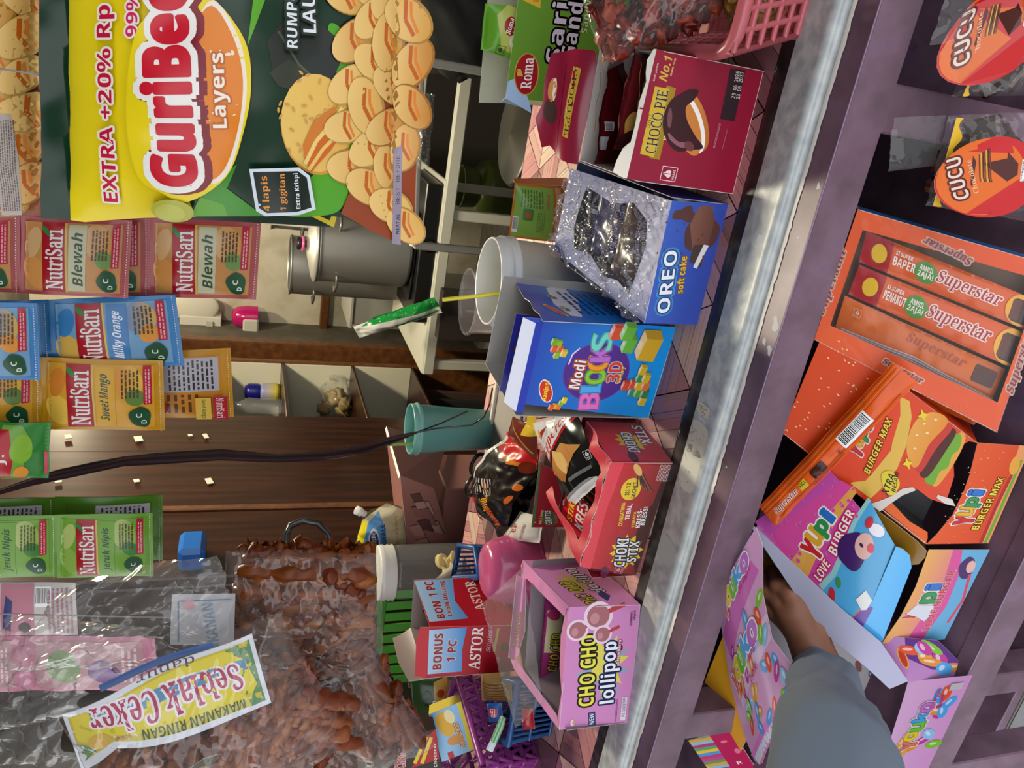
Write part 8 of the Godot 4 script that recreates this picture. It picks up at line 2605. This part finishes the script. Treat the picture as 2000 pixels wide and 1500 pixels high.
	put(t, "stand", g, M.matte)
	t = thing("blue_holder", "small bright blue plastic holder fixed on the wardrobe door", "holder", Vector3(-1.25, 1.5533, -1.795))
	g = Lump.new()
	p0 = Vector3(-1.26, 1.5877, -1.7674)
	p1 = Vector3(-1.26, 1.522, -1.837)
	g.box((p0 + p1) / 2 + Vector3(0.0, 0, 0), Vector3(0.07, (p0 - p1).abs().y, (p0 - p1).abs().z + 0.03), col("1c5aa8"), Basis.IDENTITY, 0.012)
	put(t, "body", g, M.plastic)
	kitchen(bx)


func kitchen(bx: Callable) -> void:
	var t: Node3D
	var g: Lump
	# pot bench
	t = thing("pot_bench", "white painted kitchen bench with open rails carrying the steel pots", "bench", Vector3(-0.4, 0, -3.3))
	var wc = "b4b2a4"
	bx.call(t, Vector3(-1.2, 0.725, -3.7), Vector3(-0.92, 0.74, -2.92), "top", M.matte, wc)
	bx.call(t, Vector3(-0.92, 0.725, -3.7), Vector3(-0.4, 0.74, -2.92), "top", M.matte, wc)
	bx.call(t, Vector3(-0.4, 0.7, -3.7), Vector3(0.9, 0.73, -3.66), "rear_rail", M.matte, wc)
	bx.call(t, Vector3(-1.2, 0.69, -2.95), Vector3(0.9, 0.735, -2.91), "front_rail", M.matte, wc)
	bx.call(t, Vector3(-1.2, 0.3, -2.95), Vector3(0.9, 0.33, -2.92), "lower_rail", M.matte, wc)
	for x in [-1.18, -0.55, 0.12, 0.86]:
		bx.call(t, Vector3(x, 0.0, -2.96), Vector3(x + 0.04, 0.72, -2.92), "leg", M.matte, wc)
		bx.call(t, Vector3(x, 0.0, -3.7), Vector3(x + 0.04, 0.72, -3.66), "leg", M.matte, wc)
	bx.call(t, Vector3(-0.702, 1.1292, -3.3) + Vector3(-0.015, -0.45, -0.03), Vector3(-0.702, 1.1292, -3.3) + Vector3(0.02, 0.25, 0.0), "post", M.matte, wc)
	# stove under the big pot
	t = thing("gas_stove", "black gas stove with a round knob under the big steel pot", "stove", Vector3(-0.72, 0.74, -3.05))
	bx.call(t, Vector3(-0.98, 0.742, -3.3), Vector3(-0.42, 0.805, -2.93), "body", M.plastic, "1c1b1a")
	g = Lump.new()
	g.lathe([[0.0, 0.025], [0.022, 0.025], [0.026, 0.0]], Vector3(-0.66, 0.775, -2.93), col("0e0e0e"), Basis.from_euler(Vector3(PI / 2, 0, 0)), 20)
	put(t, "knob", g, M.gloss)
	bx.call(t, Vector3(-0.9, 0.806, -3.2), Vector3(-0.55, 0.818, -2.98), "burner_grate", M.metal, "3a3836")
	# pots
	pot("big lidded steel stock pot with a dark knob, nearest of the pots on the bench", Vector3(-0.735, 0.82, -3.1), 0.142, 0.36, true)
	pot("second steel pot with a wire ring handle behind the big stock pot", Vector3(-0.62, 0.74, -3.5), 0.15, 0.6, true)
	pot("low steel pot without a lid at the left of the stock pots", Vector3(-0.93, 0.74, -3.5), 0.13, 0.52, false)
	# wall items
	var p = Vector3(-1.7507, 1.5718, -4.74)
	var q = Vector3(-1.6067, 1.8033, -4.74)
	t = thing("white_dispenser", "white paper dispenser box fixed on the cream back wall", "dispenser", (p + q) / 2)
	bx.call(t, Vector3(p.x, p.y, -4.8), Vector3(q.x, q.y, -4.68), "body", M.plastic, "cfcdc4")
	g = Lump.new()
	g.box(Vector3((p.x + q.x) / 2, (p.y + q.y) / 2 - 0.05, -4.672), Vector3(absf(q.x - p.x) * 0.7, 0.04, 0.01), col("b8b6ac"))
	put(t, "slot", g, M.plastic)
	p = Vector3(-1.5989, 1.3742, -4.7)
	t = thing("wall_cup", "pink cup in a white holder on the cream back wall", "cup", p)
	g = Lump.new()
	g.lathe([[0.07, -0.01], [0.07, 0.06], [0.06, 0.11], [0.04, 0.135], [0.0, 0.14]], p, col("b81c6a"), Basis.IDENTITY, 24)
	put(t, "bowl", g, M.gloss)
	g = Lump.new()
	g.box(p + Vector3(-0.04, 0.03, 0.05), Vector3(0.1, 0.09, 0.06), col("cac7bc"), Basis.IDENTITY, 0.01)
	put(t, "holder", g, M.plastic)
	p = Vector3(-1.5494, 1.7164, -4.7)
	t = thing("plate", "white oval plate hanging above the dispenser on the back wall", "plate", p)
	g = Lump.new()
	g.blob(p, Vector3(0.09, 0.13, 0.02), col("cfccc0"), Basis.IDENTITY, 28, 12)
	put(t, "dish", g, M.plastic)
	# wood strip and papers
	p = Vector3(-1.8652, 0.9161, -4.76)
	q = Vector3(-1.3884, 1.0116, -4.76)
	g = Lump.new()
	g.box((p + q) / 2, Vector3(absf(p.x - q.x), 0.05, 0.06), Color.WHITE, Basis.IDENTITY, 0.006)
	put(self, "trim_2", g, M.trimwood).set_meta("kind", "structure")
	p = Vector3(-1.4715, 0.5807, -4.3)
	q = Vector3(-1.3223, 0.9499, -4.3)
	t = thing("white_carton", "plain white carton on the floor below the cream wall", "carton", Vector3((p.x + q.x) / 2, 0, -4.4))
	bx.call(t, Vector3(p.x, 0.0, -4.7), Vector3(q.x + 0.1, q.y - 0.1, -4.3), "body", M.matte, "a8a79e")
	bx.call(t, Vector3(p.x - 0.02, q.y - 0.1, -4.72), Vector3(q.x + 0.12, q.y - 0.08, -4.28), "lid", M.matte, "b4b3aa")
	var a = [Vector3(-0.8732, 0.7287, -2.7499), Vector3(-0.8145, 0.7682, -2.7501), Vector3(-0.9679, 1.0535, -2.7999), Vector3(-1.0122, 1.0266, -2.8001), 6.13, 33.01]
	t = thing("green_edged_bag", "white plastic bag with a green printed edge behind the milky jar", "bag", (a[0] + a[1]) / 2)
	var s = blank(a, "b8bab2")
	s.poly([2.32, -0.31, 6.13, 0, 7.05, 24.07, 5.13, 30.23, 3.62, 16.63], "1c7a34")
	s.line([1.26, 1.02, 0.73, 18], 0.6, "2a8a3c")
	pouch(t, "wrapper", a, s, 0.04, col("b8bab2"), 231, {"wrinkle": 0.006, "cell": 1.2})
	g = Lump.new()
	g.box(Vector3((a[0].x + a[1].x) / 2 - 0.05, (a[0].y) / 2, -2.8), Vector3(0.2, a[0].y, 0.05), col("2a2018"))
	put(t, "stand", g, M.matte)
	# dark shapes at the right
	t = thing("added_dark_backdrop", "added low dark cupboard against the back wall behind the bench rails", "backdrop", Vector3(0.7, 0, -4.6))  # dark box added to darken this side of the kitchen
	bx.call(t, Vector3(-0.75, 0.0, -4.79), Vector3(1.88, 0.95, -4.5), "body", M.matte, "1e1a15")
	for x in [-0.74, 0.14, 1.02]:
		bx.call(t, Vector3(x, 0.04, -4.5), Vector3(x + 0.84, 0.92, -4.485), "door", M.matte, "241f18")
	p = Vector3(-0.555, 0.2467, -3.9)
	t = thing("gas_cylinder", "small olive green gas cylinder standing on the floor at the right", "gas cylinder", Vector3(p.x, 0, -3.9))
	g = Lump.new()
	var cy = Vector3(p.x, 0.0, -3.9)
	g.lathe([[0.1, 0.0], [0.11, 0.03], [0.1, 0.05], [0.14, 0.09], [0.15, 0.14], [0.15, 0.26], [0.14, 0.31], [0.1, 0.345], [0.04, 0.355], [0.0, 0.356]], cy, col("4e5a26"), Basis.IDENTITY, 32)
	var shell = put(t, "body", g, M.plastic)
	g = Lump.new()
	g.lathe([[0.1, 0.34], [0.105, 0.4], [0.11, 0.42], [0.1, 0.425], [0.095, 0.36]], cy, col("465222"), Basis.IDENTITY, 24)
	put(shell, "collar", g, M.plastic)
	g = Lump.new()
	g.lathe([[0.025, 0.35], [0.025, 0.4], [0.018, 0.43], [0.0, 0.432]], cy, col("3a3834"), Basis.IDENTITY, 14)
	put(shell, "valve", g, M.metal)
	p = Vector3(-0.1646, 0.6868, -2.4)
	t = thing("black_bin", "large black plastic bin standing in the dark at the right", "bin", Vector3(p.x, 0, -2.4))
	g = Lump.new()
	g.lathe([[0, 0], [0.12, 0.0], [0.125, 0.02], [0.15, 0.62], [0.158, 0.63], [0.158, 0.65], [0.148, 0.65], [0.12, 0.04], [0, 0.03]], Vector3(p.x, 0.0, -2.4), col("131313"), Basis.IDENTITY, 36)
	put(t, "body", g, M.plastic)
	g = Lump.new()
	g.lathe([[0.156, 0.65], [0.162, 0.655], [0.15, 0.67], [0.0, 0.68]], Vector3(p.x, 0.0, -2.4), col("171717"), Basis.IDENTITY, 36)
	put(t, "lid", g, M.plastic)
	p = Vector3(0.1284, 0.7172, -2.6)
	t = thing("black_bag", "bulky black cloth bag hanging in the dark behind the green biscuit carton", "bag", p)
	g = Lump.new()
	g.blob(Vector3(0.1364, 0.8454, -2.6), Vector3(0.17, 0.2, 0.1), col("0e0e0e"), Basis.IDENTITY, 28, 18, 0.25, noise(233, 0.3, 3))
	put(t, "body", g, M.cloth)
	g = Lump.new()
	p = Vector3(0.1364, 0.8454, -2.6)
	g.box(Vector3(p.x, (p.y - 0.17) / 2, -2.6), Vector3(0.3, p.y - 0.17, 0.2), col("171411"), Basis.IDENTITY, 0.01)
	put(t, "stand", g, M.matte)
	var b = [Vector3(-0.2875, 0.9457, -2.3), Vector3(-0.0808, 0.9557, -2.3), Vector3(-0.0805, 1.0004, -2.3), Vector3(-0.2917, 0.9806, -2.3), 20.95, 3.99]
	t = thing("clear_wrap", "crumpled clear plastic wrap lying over the white bench rail at the right", "plastic wrap", (b[0] + b[1]) / 2)
	film(t, "sheet", b, 0.02, 235, 40, 16, 0.02, 0.1)
	g = Lump.new()
	g.tube([Vector3(0.0001, 1.0053, -2.3), Vector3(-0.5429, 0.9428, -2.4)], 0.014, col("b0aea2"), 8)
	t = thing("white_rail", "white wooden rail running behind the lower edge of the big chip bag", "rail", Vector3(-0.2537, 0.9755, -2.35))
	put(t, "bar", g, M.matte)
	for e in [Vector3(0.0001, 1.0053, -2.3), Vector3(-0.5429, 0.9428, -2.4)]:
		bx.call(t, Vector3(e.x - 0.012, 0.0, e.z - 0.012), Vector3(e.x + 0.012, e.y, e.z + 0.012), "post", M.matte, "8a887e")


func pot(label: String, b: Vector3, r: float, h: float, lid: bool) -> void:
	var t = thing("steel_pot", label, "pot", b)
	var g = Lump.new()
	g.lathe([[0, 0], [r - 0.012, 0], [r - 0.002, 0.006], [r, 0.016], [r, h - 0.01], [r + 0.004, h - 0.006], [r + 0.005, h], [r, h + 0.002], [r - 0.004, h - 0.004], [r - 0.004, 0.02], [0, 0.016]], b, col("8e8c86"), Basis.IDENTITY, 48)
	put(t, "body", g, M.steel)
	if lid:
		g = Lump.new()
		g.lathe([[r + 0.004, h + 0.002], [r + 0.008, h + 0.006], [r + 0.006, h + 0.012], [r * 0.9, h + 0.02], [r * 0.4, h + 0.036], [0.02, h + 0.042], [0.0, h + 0.042]], b, col("a4a29c"), Basis.IDENTITY, 48)
		var cover = put(t, "lid", g, M.steel)
		g = Lump.new()
		g.lathe([[0.014, h + 0.04], [0.014, h + 0.06], [0.026, h + 0.066], [0.026, h + 0.078], [0.0, h + 0.084]], b, col("2a1c20"), Basis.IDENTITY, 18)
		put(cover, "knob", g, M.plastic)
		g = Lump.new()
		g.lathe([[0.02, h + 0.048], [0.03, h + 0.052], [0.03, h + 0.058], [0.02, h + 0.062], [0.014, h + 0.055]], b, col("c85a8c"), Basis.IDENTITY, 18)
		put(cover, "pink_ring", g, M.plastic)
	for s in [-1, 1]:
		g = Lump.new()
		var d = Vector3(0.8, 0, 0.6 * s)
		var e = Vector3(-0.6 * s, 0, 0.8)
		g.tube([b + d * s * r + e * 0.04 + Vector3(0, h * 0.8, 0), b + d * s * (r + 0.035) + e * 0.035 + Vector3(0, h * 0.8, 0), b + d * s * (r + 0.035) - e * 0.035 + Vector3(0, h * 0.8, 0), b + d * s * r - e * 0.04 + Vector3(0, h * 0.8, 0)], 0.006, col("7a7872"), 8)
		put(t, "handle", g, M.steel)
